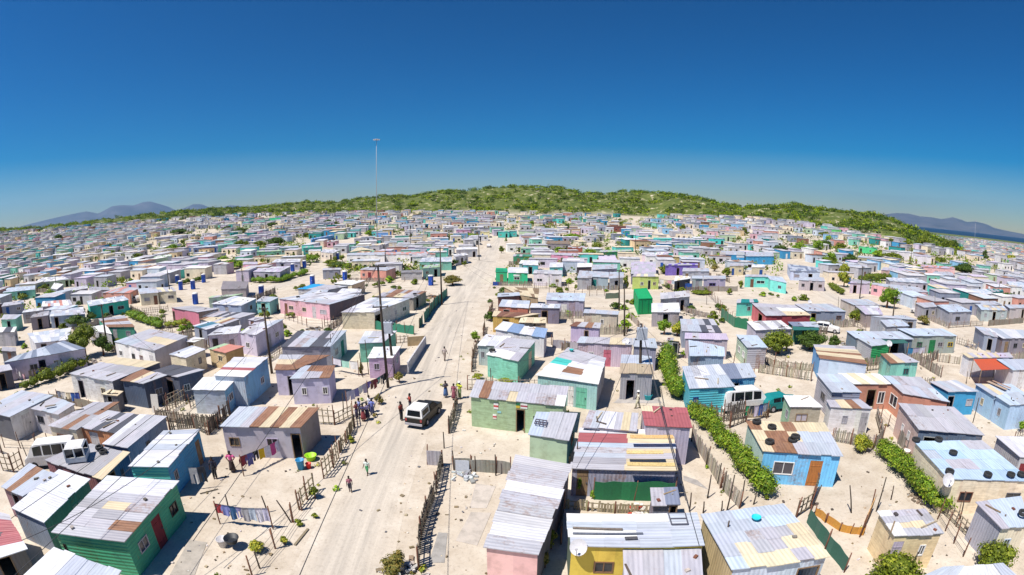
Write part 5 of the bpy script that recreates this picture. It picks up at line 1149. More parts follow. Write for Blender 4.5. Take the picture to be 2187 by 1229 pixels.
for x, y, lb in [(440, 765, 'blue toilet at the end of the lilac house by the hedge'), (340, 795, 'blue toilet in front of the lilac house, nearer the hedge'), (720, 690, 'blue toilet beside the hedge end, left of the white hall'), (795, 605, 'distant blue toilet behind the white hall')]: toilet('V', x, y, lb)
# ================================================================ CONTAINER, MASTS
q = [ground(*zp('K', *p), 2.6) for p in ((1316, 285), (1420, 281), (1376, 202), (1281, 209))]; c_ = (q[0]+q[1]+q[2]+q[3])/4; c_.z = 0
root = empty('shipping_container', c_); Q = [p-c_ for p in q]; m_ = MB(); gcol = rgb('0f9a5c')
m_.hexa([Vector((p.x, p.y, .12)) for p in Q], Q, gcol); m_.build('box', 'iron_wall', root)
m_ = MB()
for i in range(4):
    p = Q[i]; m_.bar((p.x, p.y, .0), (p.x, p.y, 2.63), .16, jit(gcol, .15)); n_ = Q[(i+1) % 4]; m_.bar((p.x, p.y, 2.57), (n_.x, n_.y, 2.57), .14, jit(gcol, .15)); m_.bar((p.x, p.y, .1), (n_.x, n_.y, .1), .14, jit(gcol, .15))
m_.build('frame', 'paint', root)
d = (Q[1]-Q[0]); nrm = Vector((d.y, -d.x, 0)).normalized()
for u in (.05, .52):
    m_ = MB(); a, b = Q[0]+d*u+nrm*.03, Q[0]+d*(u+.43)+nrm*.03; m_.hexa([Vector((a.x, a.y, .22)), Vector((b.x, b.y, .22)), Vector((b.x, b.y, .22))-nrm*.06, Vector((a.x, a.y, .22))-nrm*.06], [Vector((a.x, a.y, 2.45)), Vector((b.x, b.y, 2.45)), Vector((b.x, b.y, 2.45))-nrm*.06, Vector((a.x, a.y, 2.45))-nrm*.06], gcol)
    d_ = m_.build('door', 'paint', root); m_ = MB(); e = (a+b)/2+nrm*.03; m_.bar((e.x, e.y, .25), (e.x, e.y, 2.4), .05, rgb('deep')); m_.build('locking_bar', 'paint', d_)
tag(root, 'vivid green shipping container standing on the sand by the cross road', 'container'); USED.append((c_.x, c_.y, 4))
def mast(px_b, px_t, D, label, rad=.32, ring=1.0):
    a = az_el(*px_b)[0]; g = Vector((D*math.sin(a), D*math.cos(a), 0)); g.z = gz(g.x, g.y); h = CAMH+D*math.tan(az_el(*px_t)[1])-g.z
    root = empty('light_mast', g); m_ = MB(); m_.tube([(0,0,-.2), (0,0,h*.5), (0,0,h)], [rad, rad*.72, rad*.42], lin('a4a6ac'), 12); m_.build('shaft', 'paint', root)
    m_ = MB(); m_.lathe((0,0,h-.4), [(1.5*ring,0), (1.7*ring,.1), (1.5*ring,.25), (.3,.3)], rgb('grey'), 14); hd = m_.build('lamp_ring', 'paint', root)
    for i in range(8):
        t = i*PI/4; m_ = MB(); m_.box((math.cos(t)*1.9*ring, math.sin(t)*1.9*ring, h-.45), (.8,.5,.3), rgb('palegrey'), t); m_.build('floodlight', 'paint', hd)
    return tag(root, label, 'light mast')
mast((806, 522), (798, 297), 250, 'tall white high mast light rising far above the settlement', .24, .7)
mast((2081, 522), (2085, 472), 640, 'faint distant light mast beyond the right end of the hill', .22, .5)
# ================================================================ TREES, BUSHES, HEDGES
bush('I', 660, 730, 250, 240, 'olive', 'rounded olive tree right of the blue roofed shacks at the left', 'tree', 'tree', True)
bush('I', 800, 720, 170, 150, 'dark', 'dark tree touching the white gabled house', 'tree', 'tree', True)
bush('I', 600, 505, 190, 100, 'dark', 'dark bush in front of the turquoise house')
bush('I', 690, 440, 50, 70, 'dark', 'slim dark bush at the corner of the turquoise house')
hedge('I', (190, 985, 430, 905, 665, 800), 2.0, 1.5, 'olive', 'long olive hedge between the lilac grey and white plank houses')
hedge('I', (1000, 425, 1090, 465, 1240, 515), 2.6, 1.7, 'bright', 'bright green clipped hedge below the turquoise house')
hedge('I', (1290, 505, 1480, 490), 2.2, 1.2, 'lemon', 'yellow-green hedge in front of the rose pink shack')
bush('I', 1410, 545, 90, 60, 'bright', 'small bright bush by the rose pink shack')
hedge('I', (520, 190, 720, 170), 3.2, 2.4, 'dark', 'thick dark hedge left of the white van facing the camera')
bush('I', 390, 285, 110, 70, 'bright'); bush('I', 490, 285, 60, 40, 'dark'); bush('I', 180, 290, 100, 45, 'olive'); bush('I', 340, 225, 110, 50, 'olive')
bush('I', 110, 370, 140, 50, 'dark'); bush('I', 610, 345, 70, 45, 'dark'); bush('I', 150, 75, 100, 45, 'olive'); bush('I', 235, 90, 70, 40, 'dark')
hedge('I', (820, 160, 960, 160), 2.4, 1.6, 'olive', 'olive hedge row right of the white van'); bush('I', 1010, 165, 60, 40, 'bright')
hedge('I', (1380, 180, 1560, 145), 2.0, 1.3, 'dark', 'dark hedge between the blue toilets'); bush('I', 1790, 55, 220, 75, 'bright', 'wide bright bush at the upper edge of the dirt yards'); bush('I', 1905, 115, 80, 50, 'olive')
hedge('J', (0, 160, 200, 160, 400, 95), 3.0, 1.7, 'bright', 'long bright hedge curving round the lilac house by the sand track')
hedge('J', (610, 50, 880, 42), 3.0, 1.9, 'dark', 'dark hedge along the front of the white hall'); bush('J', 620, 45, 120, 60, 'olive'); bush('J', 1170, 60, 110, 40, 'dry')
bush('J', 1540, 180, 190, 85, 'dry', 'dry brown bush on the sand beside the road'); bush('J', 1715, 620, 100, 95, 'bright', 'bright weeds at the road edge by the mint plank shack')
bush('J', 975, 1100, 80, 90, 'dry', 'dry thorny bush wrapped round the gate post'); bush('J', 1130, 930, 90, 90, 'dry', 'dry scrub at the foot of the twin poles')
bush('J', 840, 870, 50, 110, 'dry', 'grey dry brushwood beside the small lilac shack')
bush('K', 1510, 560, 120, 130, 'bright', 'bright leafy tree left of the slate roofed shacks in the middle', 'tree', 'tree', True); bush('K', 1610, 570, 130, 110, 'lemon', 'yellow-green bush beside the leafy tree')
hedge('K', (1600, 1085, 1560, 960, 1520, 830, 1510, 760), 2.0, 2.3, 'bright', 'tall upright hedge left of the turquoise plank house', n=6000, leaf=.13)
bush('K', 1660, 740, 60, 60, 'bright'); bush('K', 70, 905, 100, 50, 'lemon', 'small yellow weeds left of the mint plank shack'); bush('K', 280, 935, 140, 40, 'lemon', 'low weeds behind the pale green shop')
bush('K', 830, 215, 35, 50, 'olive'); bush('K', 1220, 205, 50, 120, 'olive', 'slim bush at the right of the grey garages'); bush('K', 1530, 95, 110, 75, 'olive'); bush('K', 1800, 245, 200, 25, 'olive')
hedge('C', (1200, 205, 1330, 330, 1480, 510, 1600, 640, 1683, 735), 1.7, 1.5, 'bright', 'long leafy hedge running down beside the blue house with the brown door', n=13000, leaf=.12)
hedge('D', (760, 450, 850, 540, 950, 660, 1050, 760, 1140, 830), 1.7, 1.5, 'bright', 'long hedge left of the tan house with tyres on its roof', n=11000, leaf=.12)
bush('D', 620, 435, 160, 115, 'lemon', 'round olive yellow bush behind the blue house yard', n=1500)
bush('D', 830, 1290, 430, 170, 'olive', 'wide leafy bush at the bottom edge right of centre', n=2600); bush('D', 1450, 1190, 300, 160, 'olive', 'leafy bush in front of the cream shed at the right edge', n=2000)
bush('D', 1650, 310, 70, 70, 'bright', 'green bush at the right edge beside the pale blue shacks'); bush('D', 20, 745, 40, 30, 'olive')
bush('C', 470, 715, 60, 130, 'bright', 'tall weed in the corner beside the big banded shed', n=500); bush('C', 560, 735, 60, 55, 'bright', 'small green plant at the left end of the green net', n=300)
bush('C', 290, 1060, 90, 130, 'olive', 'green weeds in the alley beside the pink walled house', n=500); bush('C', 250, 1180, 90, 110, 'dry', 'dry grass at the end of the alley', n=400)
bush('B', 30, 1080, 120, 70, 'lemon', 'low yellow green bush at the yard fence by the road', n=700); bush('B', 920, 1210, 200, 120, 'dry', 'dry golden brushwood heap at the roadside, bottom centre', n=1100)
bush('B', 400, 860, 50, 30, 'olive'); bush('B', 205, 1030, 70, 50, 'lemon', 'tuft of yellow weeds below the wooden gate'); bush('B', 635, 380, 50, 45, 'lemon', 'yellow weeds along the roadside fence'); bush('B', 400, 735, 90, 80, 'olive', 'green weeds behind the leaning wooden gate', n=300); bush('B', 300, 910, 60, 40, 'olive')
bush('L', 410, 660, 240, 180, 'olive', 'olive and yellow tree right of the grey iron shack', 'tree', 'tree', True, n=1500); bush('L', 470, 640, 110, 130, 'lemon', 'yellow leaved tree in front of the dark bushes', 'tree', 'tree', True, n=700)
bush('L', 640, 630, 240, 140, 'dark', 'broad dark bush behind the tan rusted roof'); bush('L', 810, 620, 110, 100, 'dark', 'dark bush at the end of the bush row below the maroon house')
bush('L', 1195, 330, 170, 150, 'bright', 'round topped green tree standing alone before the pink shacks', 'tree', 'tree', True, n=1500); bush('L', 970, 430, 130, 90, 'olive', 'olive bush among the blue roofs'); bush('L', 1465, 450, 110, 65, 'dry', 'brownish bush by the white car and grey block house')
hedge('L', (760, 800, 1040, 800), 1.6, 1.6, 'olive', 'row of leafy plants along the pale blue washed house')
hedge('L', (1010, 140, 1260, 130), 3.4, 2.2, 'olive'); bush('L', 885, 180, 110, 120, 'lemon', 'yellow-green tree beside the sand path', 'tree', 'tree', True); bush('L', 1500, 285, 110, 45, 'olive'); bush('L', 1540, 180, 70, 60, 'olive')
hedge('L', (770, 20, 850, 75), 4.0, 2.6, 'olive'); bush('L', 1420, 70, 70, 50, 'bright'); bush('L', 1740, 95, 170, 70, 'dark'); bush('L', 2080, 290, 230, 60, 'dark', 'long dark bush at the right edge behind blue roofs')
hedge('L', (790, 180, 880, 240), 2.2, 1.3, 'olive'); bush('L', 40, 105, 80, 70, 'olive'); bush('L', 60, 235, 60, 50, 'olive'); bush('L', 140, 190, 60, 60, 'olive')
for z_, x, y, w, h, kd in [('W',550,520,150,60,'bright'),('W',700,690,170,110,'bright'),('W',760,600,130,60,'olive'),('W',440,630,80,60,'bright'),('W',1340,800,140,90,'olive'),('W',220,400,70,45,'bright'),('W',320,440,130,50,'olive'),('W',510,440,80,60,'dark'),('W',580,380,70,50,'bright'),('W',1480,460,70,80,'olive'),('W',1840,420,110,35,'olive'),('W',1990,480,80,70,'olive'),('W',1640,490,40,60,'olive'),('W',980,400,110,40,'olive'),('W',1850,810,80,70,'olive'),('W',1740,780,90,60,'dry'),
        ('X',140,640,160,80,'dark'),('X',300,620,140,80,'bright'),('X',460,640,110,120,'bright'),('X',560,720,150,100,'bright'),('X',680,820,120,110,'lemon'),('X',640,620,150,75,'olive'),('X',520,590,130,70,'dark'),('X',550,550,80,70,'bright'),('X',520,500,100,50,'olive'),('X',1070,570,90,60,'olive'),('X',1200,575,80,50,'olive'),('X',1340,580,160,90,'olive'),('X',1540,620,150,100,'olive'),('X',1600,610,90,90,'dark'),('X',960,660,130,50,'bright'),('X',1090,700,180,70,'olive'),('X',720,700,170,60,'dark'),('X',1690,810,170,90,'dark'),('X',1290,790,80,50,'bright'),('X',950,860,170,60,'olive'),('X',1230,750,60,40,'olive'),('X',1860,690,70,80,'dark'),('X',1480,720,180,50,'olive'),('X',2080,690,120,40,'lemon'),
        ('U',500,540,100,55,'dark'),('U',410,660,70,45,'lemon'),('U',460,610,80,40,'dark'),('U',880,555,70,40,'olive'),('U',930,600,90,40,'olive'),('U',920,660,110,45,'bright'),('U',1230,490,60,50,'dark'),('U',1230,600,90,45,'olive'),('U',1470,640,150,75,'bright'),('U',1550,625,100,50,'dark'),('U',1170,700,100,60,'olive'),('U',2050,605,170,75,'olive'),('U',1900,740,170,80,'bright'),('U',2040,720,180,60,'bright'),('U',1520,475,170,40,'dark'),('U',1680,520,80,40,'olive'),('U',1560,570,70,45,'olive'),('U',2040,470,150,45,'dark'),('U',1930,450,110,40,'dark'),('U',1860,340,180,50,'dark'),('U',1500,740,60,40,'bright'),('U',80,640,90,40,'dark'),('U',1450,770,70,40,'olive'),('U',2130,655,80,50,'bright'),('U',1330,640,130,40,'olive'),
        ('V',200,575,180,75,'dark'),('V',60,590,120,60,'olive'),('V',480,720,170,75,'bright'),('V',660,740,140,50,'olive'),('V',540,710,90,70,'olive'),('V',150,710,170,50,'dark'),('V',820,760,170,40,'dark'),('V',900,585,90,45,'bright'),('V',990,500,100,60,'bright'),('V',640,400,100,45,'dark'),('V',710,405,60,35,'olive'),('V',160,420,100,40,'dark'),('V',270,350,70,40,'dark'),('V',1830,505,210,35,'bright'),('V',1680,520,90,45,'olive'),('V',1710,750,70,60,'dark'),('V',1800,750,60,50,'olive'),('V',460,505,70,40,'olive'),('V',820,500,70,35,'bright'),('V',390,410,80,40,'olive'),('V',830,375,110,40,'olive'),('V',1410,335,100,30,'olive'),('V',2150,550,30,45,'bright'),('V',1820,390,60,40,'olive'),('V',700,705,60,40,'olive'),('V',260,465,80,35,'olive'),('V',760,710,70,60,'olive'),('V',2110,640,60,70,'olive')]:
    bush(z_, x, y, w, h, kd)
# ================================================================ FENCES AND WALLS
fence('J', (1200, 852, 1335, 640), 'wall', 1.15, 'low whitewashed concrete wall along the left of the road', 'palegrey', 'wall'); fence('J', (1335, 640, 1195, 650), 'wall', 1.2, 'short tan return of the concrete wall beside the mint shack', 'b09a78', 'wall')
fence('J', (1325, 470, 1400, 360, 1500, 265), 'net', 1.7, 'dark green shade net fence along the road', '1f7a62'); fence('J', (945, 520, 1110, 540, 1245, 560), 'net', 1.3, 'green shade net fence across the yard in front of the cream plank house', '2f7f66')
fence('J', (1282, 512, 1310, 480), 'net', 1.4, 'short piece of green net beside the road', '1f7a62', gap=1.0)
fence('C', (563, 742, 1082, 752), 'net', 1.45, 'deep green shade cloth screen in front of the big banded shed', '12683f', gap=2.2)
fence('L', (0, 400, 95, 470, 190, 490), 'net', 1.7, 'green net fence before the white striped roof', '1f6a4c')
fence('B', (1120, 520, 1220, 525), 'sheet', 1.2, 'grey iron sheet at the head of the yard fence by the road', 'grey'); fence('B', (1215, 530, 1180, 700, 1120, 860, 1080, 1000, 1065, 1200), 'plank', 1.25, 'long rickety wooden fence along the right of the road', '7a7264', gap=2.0)
fence('B', (1290, 555, 1400, 560, 1560, 575, 1653, 582), 'sheet', 1.0, 'low patched iron and board fence across the sandy yard', '8a8880', gap=1.4)
fence('B', (1310, 130, 1290, 220, 1255, 320), 'plank', 1.1, 'leaning grey fence beside the pale green shop', '8a8274'); fence('B', (460, 610, 520, 540, 555, 480), 'pallet', 1.4, 'grey pallet gate standing at the roadside left of the children', '857a66')
fence('B', (300, 810, 350, 745, 400, 690), 'pallet', 1.3, 'leaning wooden lattice gate at the lower left roadside', '8a7f68'); fence('B', (0, 1235, 150, 1060, 260, 890, 320, 815), 'wire', 1.1, 'wire fence along the lower left yard and road', gap=2.4)
fence('B', (560, 450, 600, 380, 650, 280), 'plank', 1.0, 'brushwood paling fence left of the road', '7f745c'); fence('B', (650, 280, 640, 200), 'pallet', 1.2, 'post and rail piece beside the crowd', '8a7f68')
fence('B', (420, 260, 525, 265), 'pallet', 1.5, 'grey rail fence behind the lilac grey shack', '857a66'); fence('B', (530, 262, 640, 205), 'pallet', 1.1, 'low rail fence leading to the crowd', '857a66')
fence('A', (1090, 300, 1250, 285, 1330, 330), 'plank', 1.0, 'grey paling fence behind the bright blue shack', '6f6a62'); fence('A', (1340, 330, 1420, 250, 1480, 200), 'plank', 1.3, 'dark plank fence beside the rust striped roof', '5a5048')
fence('A', (1080, 190, 1240, 80), 'pallet', 1.4, 'rough stick fence between the near black shack and the pale blue one', '8a8272'); fence('A', (20, 560, 90, 570, 150, 530), 'pallet', 1.4, 'wooden fence at the left edge near the white van', '7a6a58')
fence('A', (30, 410, 240, 420, 330, 430), 'wire', 1.3, 'wire fence in front of the shack with the panelled door', gap=1.8)
fence('C', (1195, 370, 1290, 520, 1380, 670, 1500, 800), 'plank', 1.2, 'pale board fence on the left of the long leafy hedge', 'a8a094', gap=2.2); fence('C', (1190, 200, 1310, 215, 1400, 230), 'plank', 1.1, 'weathered fence below the red roofed shed', '7a7268'); fence('C', (1400, 245, 1530, 225), 'plank', 1.7, 'tall grey plank gate in front of the white minibus', '6a625c')
fence('C', (1310, 265, 1440, 285, 1540, 245), 'pallet', 1.2, 'low wooden rails below the plank gate', '7f766a'); fence('C', (1530, 220, 1683, 215), 'plank', .9, 'short brown paling fence below the teal car', '8a7a66')
fence('C', (355, 800, 700, 830, 930, 835), 'plank', .7, 'low board edging behind the yellow house', '9a9078'); fence('C', (360, 1030, 370, 830), 'plank', 1.3, 'narrow fence at the left of the yellow house', '8a8072')
fence('D', (440, 370, 560, 390, 700, 420, 760, 370, 720, 220), 'plank', 1.1, 'grey stake fence around the round olive bush', '9a9288'); fence('D', (860, 380, 950, 470), 'plank', 1.2, 'grey plank gate at the top of the hedge', '8a8480')
fence('D', (755, 230, 850, 330, 950, 400), 'wire', 1.1, 'wire fence beside the pink walled house'); fence('D', (1120, 870, 1280, 1110), 'wire', 1.2, 'wire fence right of the cream plank shed', gap=1.3); fence('D', (1150, 830, 1330, 1010), 'pallet', 1.0, 'rail fence beside the path right of the cream plank shed', '8a8072')
fence('D', (280, 890, 400, 1060, 520, 1210), 'net', 1.0, 'dark green net fence sagging beside the large patched roof', '1f5a4a', gap=1.6); fence('D', (210, 860, 300, 800, 340, 690), 'pallet', 1.3, 'tangle of sticks at the corner of the large patched roof', '7a6f5e')
fence('D', (620, 985, 690, 830), 'plank', 1.3, 'orange tan plank side fence of the cream shed', 'c8a070')
fence('L', (270, 800, 470, 830, 650, 860), 'plank', 1.1, 'crooked pale stake fence across the sandy yard', 'a09888'); fence('L', (280, 720, 380, 760, 660, 790), 'plank', .9, 'second stake fence behind the crooked one, under the tree', '9a9080')
fence('L', (1430, 740, 1510, 790, 1585, 835), 'plank', 1.3, 'grey paling fence around the mint green shed', '8f887e'); fence('L', (1560, 720, 1720, 740), 'plank', 1.1, 'pale paling fence left of the white walled shack', 'a49c90'); fence('L', (1470, 740, 1560, 700), 'plank', 1.3, 'heap of grey fence boards near the bottle green doors', '8a8278')
fence('L', (1700, 590, 1850, 640), 'pallet', 1.1, 'rail fence right of the grey house with curtained windows', '9a9284'); fence('L', (1500, 420, 1640, 480), 'plank', 1.0, 'thin fence below the plain grey block house', 'a09890'); fence('L', (1290, 310, 1400, 330), 'wire', 1.1, 'wire fence right of the lone tree')
fence('L', (1560, 190, 1640, 250, 1720, 320), 'plank', 1.1, 'grey fence along the path at the right', '9a9286')
fence('J', (555, 500, 700, 480), 'pallet', 1.3, 'grey rail fence at the corner of the pink house', '857c70'); fence('J', (100, 410, 200, 380), 'plank', 1.2, 'grey fence left of the pink house', '8f887e'); fence('J', (250, 440, 420, 500, 540, 510), 'wire', 1.2, 'wire fence below the pink house')
fence('J', (1110, 630, 1200, 620), 'pallet', 1.0, 'small wooden pen beside the mint plank shack', '8a7a66'); fence('J', (1690, 850, 1700, 740, 1740, 640), 'plank', 1.0, 'broken fence along the road left of the mint shack', '857b6c')
fence('I', (1010, 380, 1130, 450, 1280, 470), 'pallet', 1.3, 'grey rail fence below the dirt yards', '7f766a'); fence('I', (1100, 400, 1300, 380), 'pallet', 1.1, 'rail fence left of the rose pink shack', '8a8276'); fence('I', (640, 300, 790, 300), 'wire', 1.1, 'wire fence behind the turquoise house')
fence('I', (190, 900, 420, 870, 640, 770), 'plank', 1.0, 'low fence in front of the washing at the lilac grey house', '7a7468'); fence('I', (1300, 1110, 1420, 1060, 1500, 1010), 'pallet', 1.3, 'lattice fence right of the near black shack', '8a8270')
fence('K', (650, 660, 845, 690), 'sheet', 1.1, 'grey iron fence left of the mauve panelled shack', '9a98a0'); fence('K', (1060, 285, 1160, 280), 'sheet', 1.2, 'dark mesh gate on the sand left of the twin poles', '6a7a6c'); fence('K', (660, 280, 820, 265, 1050, 260), 'wire', 1.1, 'wire fence along the side road'); fence('K', (500, 600, 640, 640), 'wire', 1.1, 'wire fence right of the mint plank shack')
fence('K', (1640, 215, 1725, 215), 'sheet', 1.5, 'cobalt blue gate beside the white roofed lean-to', '2a5aa8'); fence('K', (190, 182, 262, 182), 'sheet', .9, 'cobalt blue panel in front of the small white car', '1f4a9a'); fence('K', (1660, 380, 1780, 420, 1890, 440), 'plank', .9, 'rubble strewn fence right of the flat white roof', '9a9088'); fence('K', (150, 440, 190, 360), 'plank', 1.1, 'grey fence at the road edge beside the ochre shack', '8a8070')
fence('K', (1860, 270, 1960, 370), 'wire', 1.4, 'wire fence beside the cross road')
# ================================================================ POLES, POSTS, CABLES
pA = pole('J', 965, 20, 1045, 970, 'tall street pole with crossarms beside the washing line', .12, [(.985, 1.6, .2), (.67, 1.5, .2)])
pA2 = pole('J', 1045, 470, 1090, 880, 'shorter pole carrying a pale transformer next to the tall street pole', .14, [(.98, 1.2, .1)], transformer=.93)
pB = pole('V', 1590, 590, 1605, 1080, 'street pole beside the green road netting', .13, [(.98, 1.2, .1)])
pC = pole('K', 1335, 475, 1322, 990, 'street pole standing in front of the grey iron shack', .14, [(.9, 1.1, .3)], transformer=.87)
pD = pole('J', 85, 350, 148, 860, 'dark street pole left of the rusted lilac shack', .13, [(.98, 1.1, .1)])
pE = pole('I', 780, 325, 835, 680, 'street pole before the dark tree at the turquoise house', .13, [(.97, 1.0, .2)])
pole('K', 1165, 60, 1165, 375, 'slim pole at the left of the green container pair', .11, [(.98, .9, .2)]); pole('K', 1205, 200, 1206, 572, 'slim pole on the sand right of its neighbour, nearer the camera', .11)
pole('L', 1258, 250, 1226, 500, 'street pole before the blue roofed house right of centre', .12, [(.97, 1.0, .2)]); pole('L', 1025, 30, 1000, 265, 'street pole left of the pink shacks', .11, [(.97, 1.0, .2)]); pole('L', 2012, 140, 2000, 262, 'pole beside the teal annex at the right', .1)
pole('I', 1290, 60, 1320, 300, 'pole at the right of the cream block annex', .11); pole('I', 1865, 50, 1885, 240, 'pole at the corner of the grey block building', .11); pole('I', 425, 110, 440, 240, 'pole by the little white pyramid roof', .1); pole('I', 138, 0, 148, 230, 'pole among the mint roofs at the far left', .1)
pole('V', 1120, 560, 1130, 740, 'pole in front of the white hall', .11); pole('V', 1335, 400, 1340, 620, 'pole behind the white hall', .12); pole('V', 1915, 480, 1922, 700, 'pole at the left edge of the far road', .12); pole('X', 1245, 600, 1238, 720, 'pole among the white two-storey looking houses at the right', .11)
pole('W', 1085, 470, 1080, 640, 'pole between the white cottages uphill', .11); pole('W', 510, 570, 512, 690, 'pole by the clear pink house', .1); pole('X', 835, 740, 808, 1010, 'pole at the upper end of the sand path', .1)
TH = [('C',345,335,345,495,'dark post at the back of the pale green shed'),('C',462,370,450,600,'dark post at the corner of the big banded shed'),('C',1192,700,1180,820,'stake behind the yellow house roof'),('C',1470,585,1420,815,'tall stake beside the pale board fence'),('C',1320,585,1295,735,'thin stake on the sand beside the banded shed'),('C',1300,440,1285,530,None),('C',1385,510,1360,640,None),('C',1420,560,1395,690,None),('C',1535,620,1510,770,None),('C',1605,725,1590,775,None),('C',1270,780,1268,830,None),('C',1390,760,1385,825,None),
      ('C',1435,880,1370,1180,'crooked stick rising above the patched roof'),('D',790,600,725,820,'leaning stake behind the cream plank shed'),('D',838,655,820,745,'short stake beside the hedge'),('D',545,650,568,830,'thin stake in the sandy yard of the blue house'),('D',375,650,290,850,'leaning pole at the corner of the patched roof'),('D',1185,195,1140,350,'slim pole rising from the dull grey roof'),('D',1385,90,1345,250,'slim pole in front of the vivid blue shack'),('D',995,1080,930,1229,'stake at the bottom edge before the wide bush'),('D',1300,690,1265,870,'stake before the tan house window'),
      ('A',1045,80,1090,290,'dark post at the corner of the near black shack'),('A',135,375,190,510,None),('A',245,800,330,990,'leaning post between the silver roofed and green shacks'),('A',1445,710,1465,790,'stake of the coloured washing line'),('B',55,720,95,825,'stake at the right end of the coloured washing line'),('B',140,750,250,890,'fallen leaning post in the lower left yard'),('B',1222,310,1228,415,'post at the corner of the sandy yard'),('B',575,60,580,160,'post left of the crowd'),('B',550,360,560,430,None),('B',1255,205,1262,320,'post by the pale green shop fence'),('B',1280,430,1295,555,'green post of the yard fence'),('B',1425,465,1428,565,'grey post of the yard fence'),('B',1555,455,1560,590,'dark green post of the yard fence'),('B',8,1080,45,1185,'leaning post at the bottom left roadside'),
      ('J',865,600,895,870,'dark post left of the small lilac shack'),('J',598,555,605,790,'post at the corner of the grey striped shack'),('J',530,600,535,650,None),('J',820,700,850,890,None),('J',690,1010,700,1160,'stake at the lower end of the white washing line'),('K',172,820,175,925,'dark stake behind the pale green shop'),('K',985,750,985,940,'post at the corner of the patchwork shack'),('K',525,480,520,600,None),('K',715,270,712,400,None),('K',625,100,625,240,None),('K',720,150,720,205,None),('L',1650,1000,1625,1149,None),('L',640,290,640,370,None),('L',850,250,845,330,None),('L',1545,220,1540,400,'slim pole beside the plain grey block house'),('L',2085,560,2060,680,None),('L',1780,790,1770,880,None),('L',1075,840,1050,1010,'slim post before the brown plastered house'),('I',250,530,268,640,None),('I',1435,810,1450,950,'slim post on the dark grey shack'),('I',1225,220,1240,390,None),('I',958,470,965,540,None),('K',1842,250,1840,330,None)]
for t in TH: pole(*t[:5], t[5], .05, thin=True)
tipof = {id(p[0]): p[4] for p in POLES}
tp = lambda o: tipof[id(o)]
cable(tp(pA), tp(pB), 'power cable from the tall street pole to the one by the netting')
cable(tp(pB), at(1060, 560, 7), 'power cable running on from the netting pole up the road')
cable(at(640, 1229, 7.5), tp(pB), 'long power cable hanging over the middle of the road', 1.2)
for a, b, lb in [((95, 1229), (860, 500), 'lowest black cable crossing the green shack at the lower left'), ((140, 1005), (720, 640), 'black cable passing over the silver roofed shack'), ((70, 865), (760, 340), 'black cable over the roofs at the left edge')]:
    cable(at(*zp('A', *a), 5.5), at(*zp('A', 2*b[0]-a[0], 2*b[1]-a[1]), 6.5), lb, .5)
cable(at(*zp('A', 1240, 1010), 2.0), tp(pA), 'service cable slanting from the tall street pole into the lower left yard', .8, .02)
cable(tp(pD), at(*zp('J', 330, 830), 2.8), 'service cable from the dark street pole to the rusted lilac shack', .2)
cable(tp(pC), at(*zp('C', 1100, 560), 2.7), 'service cable from the pole to the big banded shed', .5, .02); cable(tp(pC), at(*zp('C', 1240, 1030), 2.8), 'service cable from the pole to the yellow house', .7, .02); cable(tp(pC), at(*zp('C', 455, 540), 2.7), 'cable from the pole to the left corner of the banded shed', .5)
cable(tp(pA), at(*zp('J', 600, 650), 2.6), 'service cable from the tall pole to the grey striped shack', .4); cable(tp(pB), at(*zp('J', 1100, 530), 2.6), 'service cable from the netting pole to the mint shack', .4)
cable(tp(pC), at(*zp('K', 386, 766), 2.5), 'service cable from the pole to the mint plank shack', .5); cable(tp(pE), at(*zp('I', 1190, 686), 2.7), 'service cable from the street pole to the white gabled house', .3)
# ================================================================ ROOFTOP AND YARD THINGS
tm = None
def tyre(zone, x, y, z, label, tilt=0.0, R_=.33):
    global tm
    if tm is None:
        w = MB(); n = 18; prof = [(.2,-.08), (.24,-.1), (.32,-.09), (.335,-.05), (.335,.05), (.32,.09), (.24,.1), (.2,.08), (.19,0)]
        for i in range(n):
            a, b = 2*PI*i/n, 2*PI*(i+1)/n
            for (r0, h0), (r1, h1) in zip(prof, prof[1:]+prof[:1]):
                w.face([(r0*math.cos(a), r0*math.sin(a), h0), (r0*math.cos(b), r0*math.sin(b), h0), (r1*math.cos(b), r1*math.sin(b), h1), (r1*math.cos(a), r1*math.sin(a), h1)], lin('26262a'))
        tm = w.mesh('tyre'); tm.materials.append(M['rubber'])
    o = bpy.data.objects.new('tyre', tm); COL.objects.link(o); p = at(*zp(zone, x, y), z); p.z += .12; o.location = p; o.rotation_euler = (tilt, tilt*.5, x*.1); o.scale = (R_/.33,)*3
    return tag(o, label, 'tyre', 'old tyres weighing down roofs')
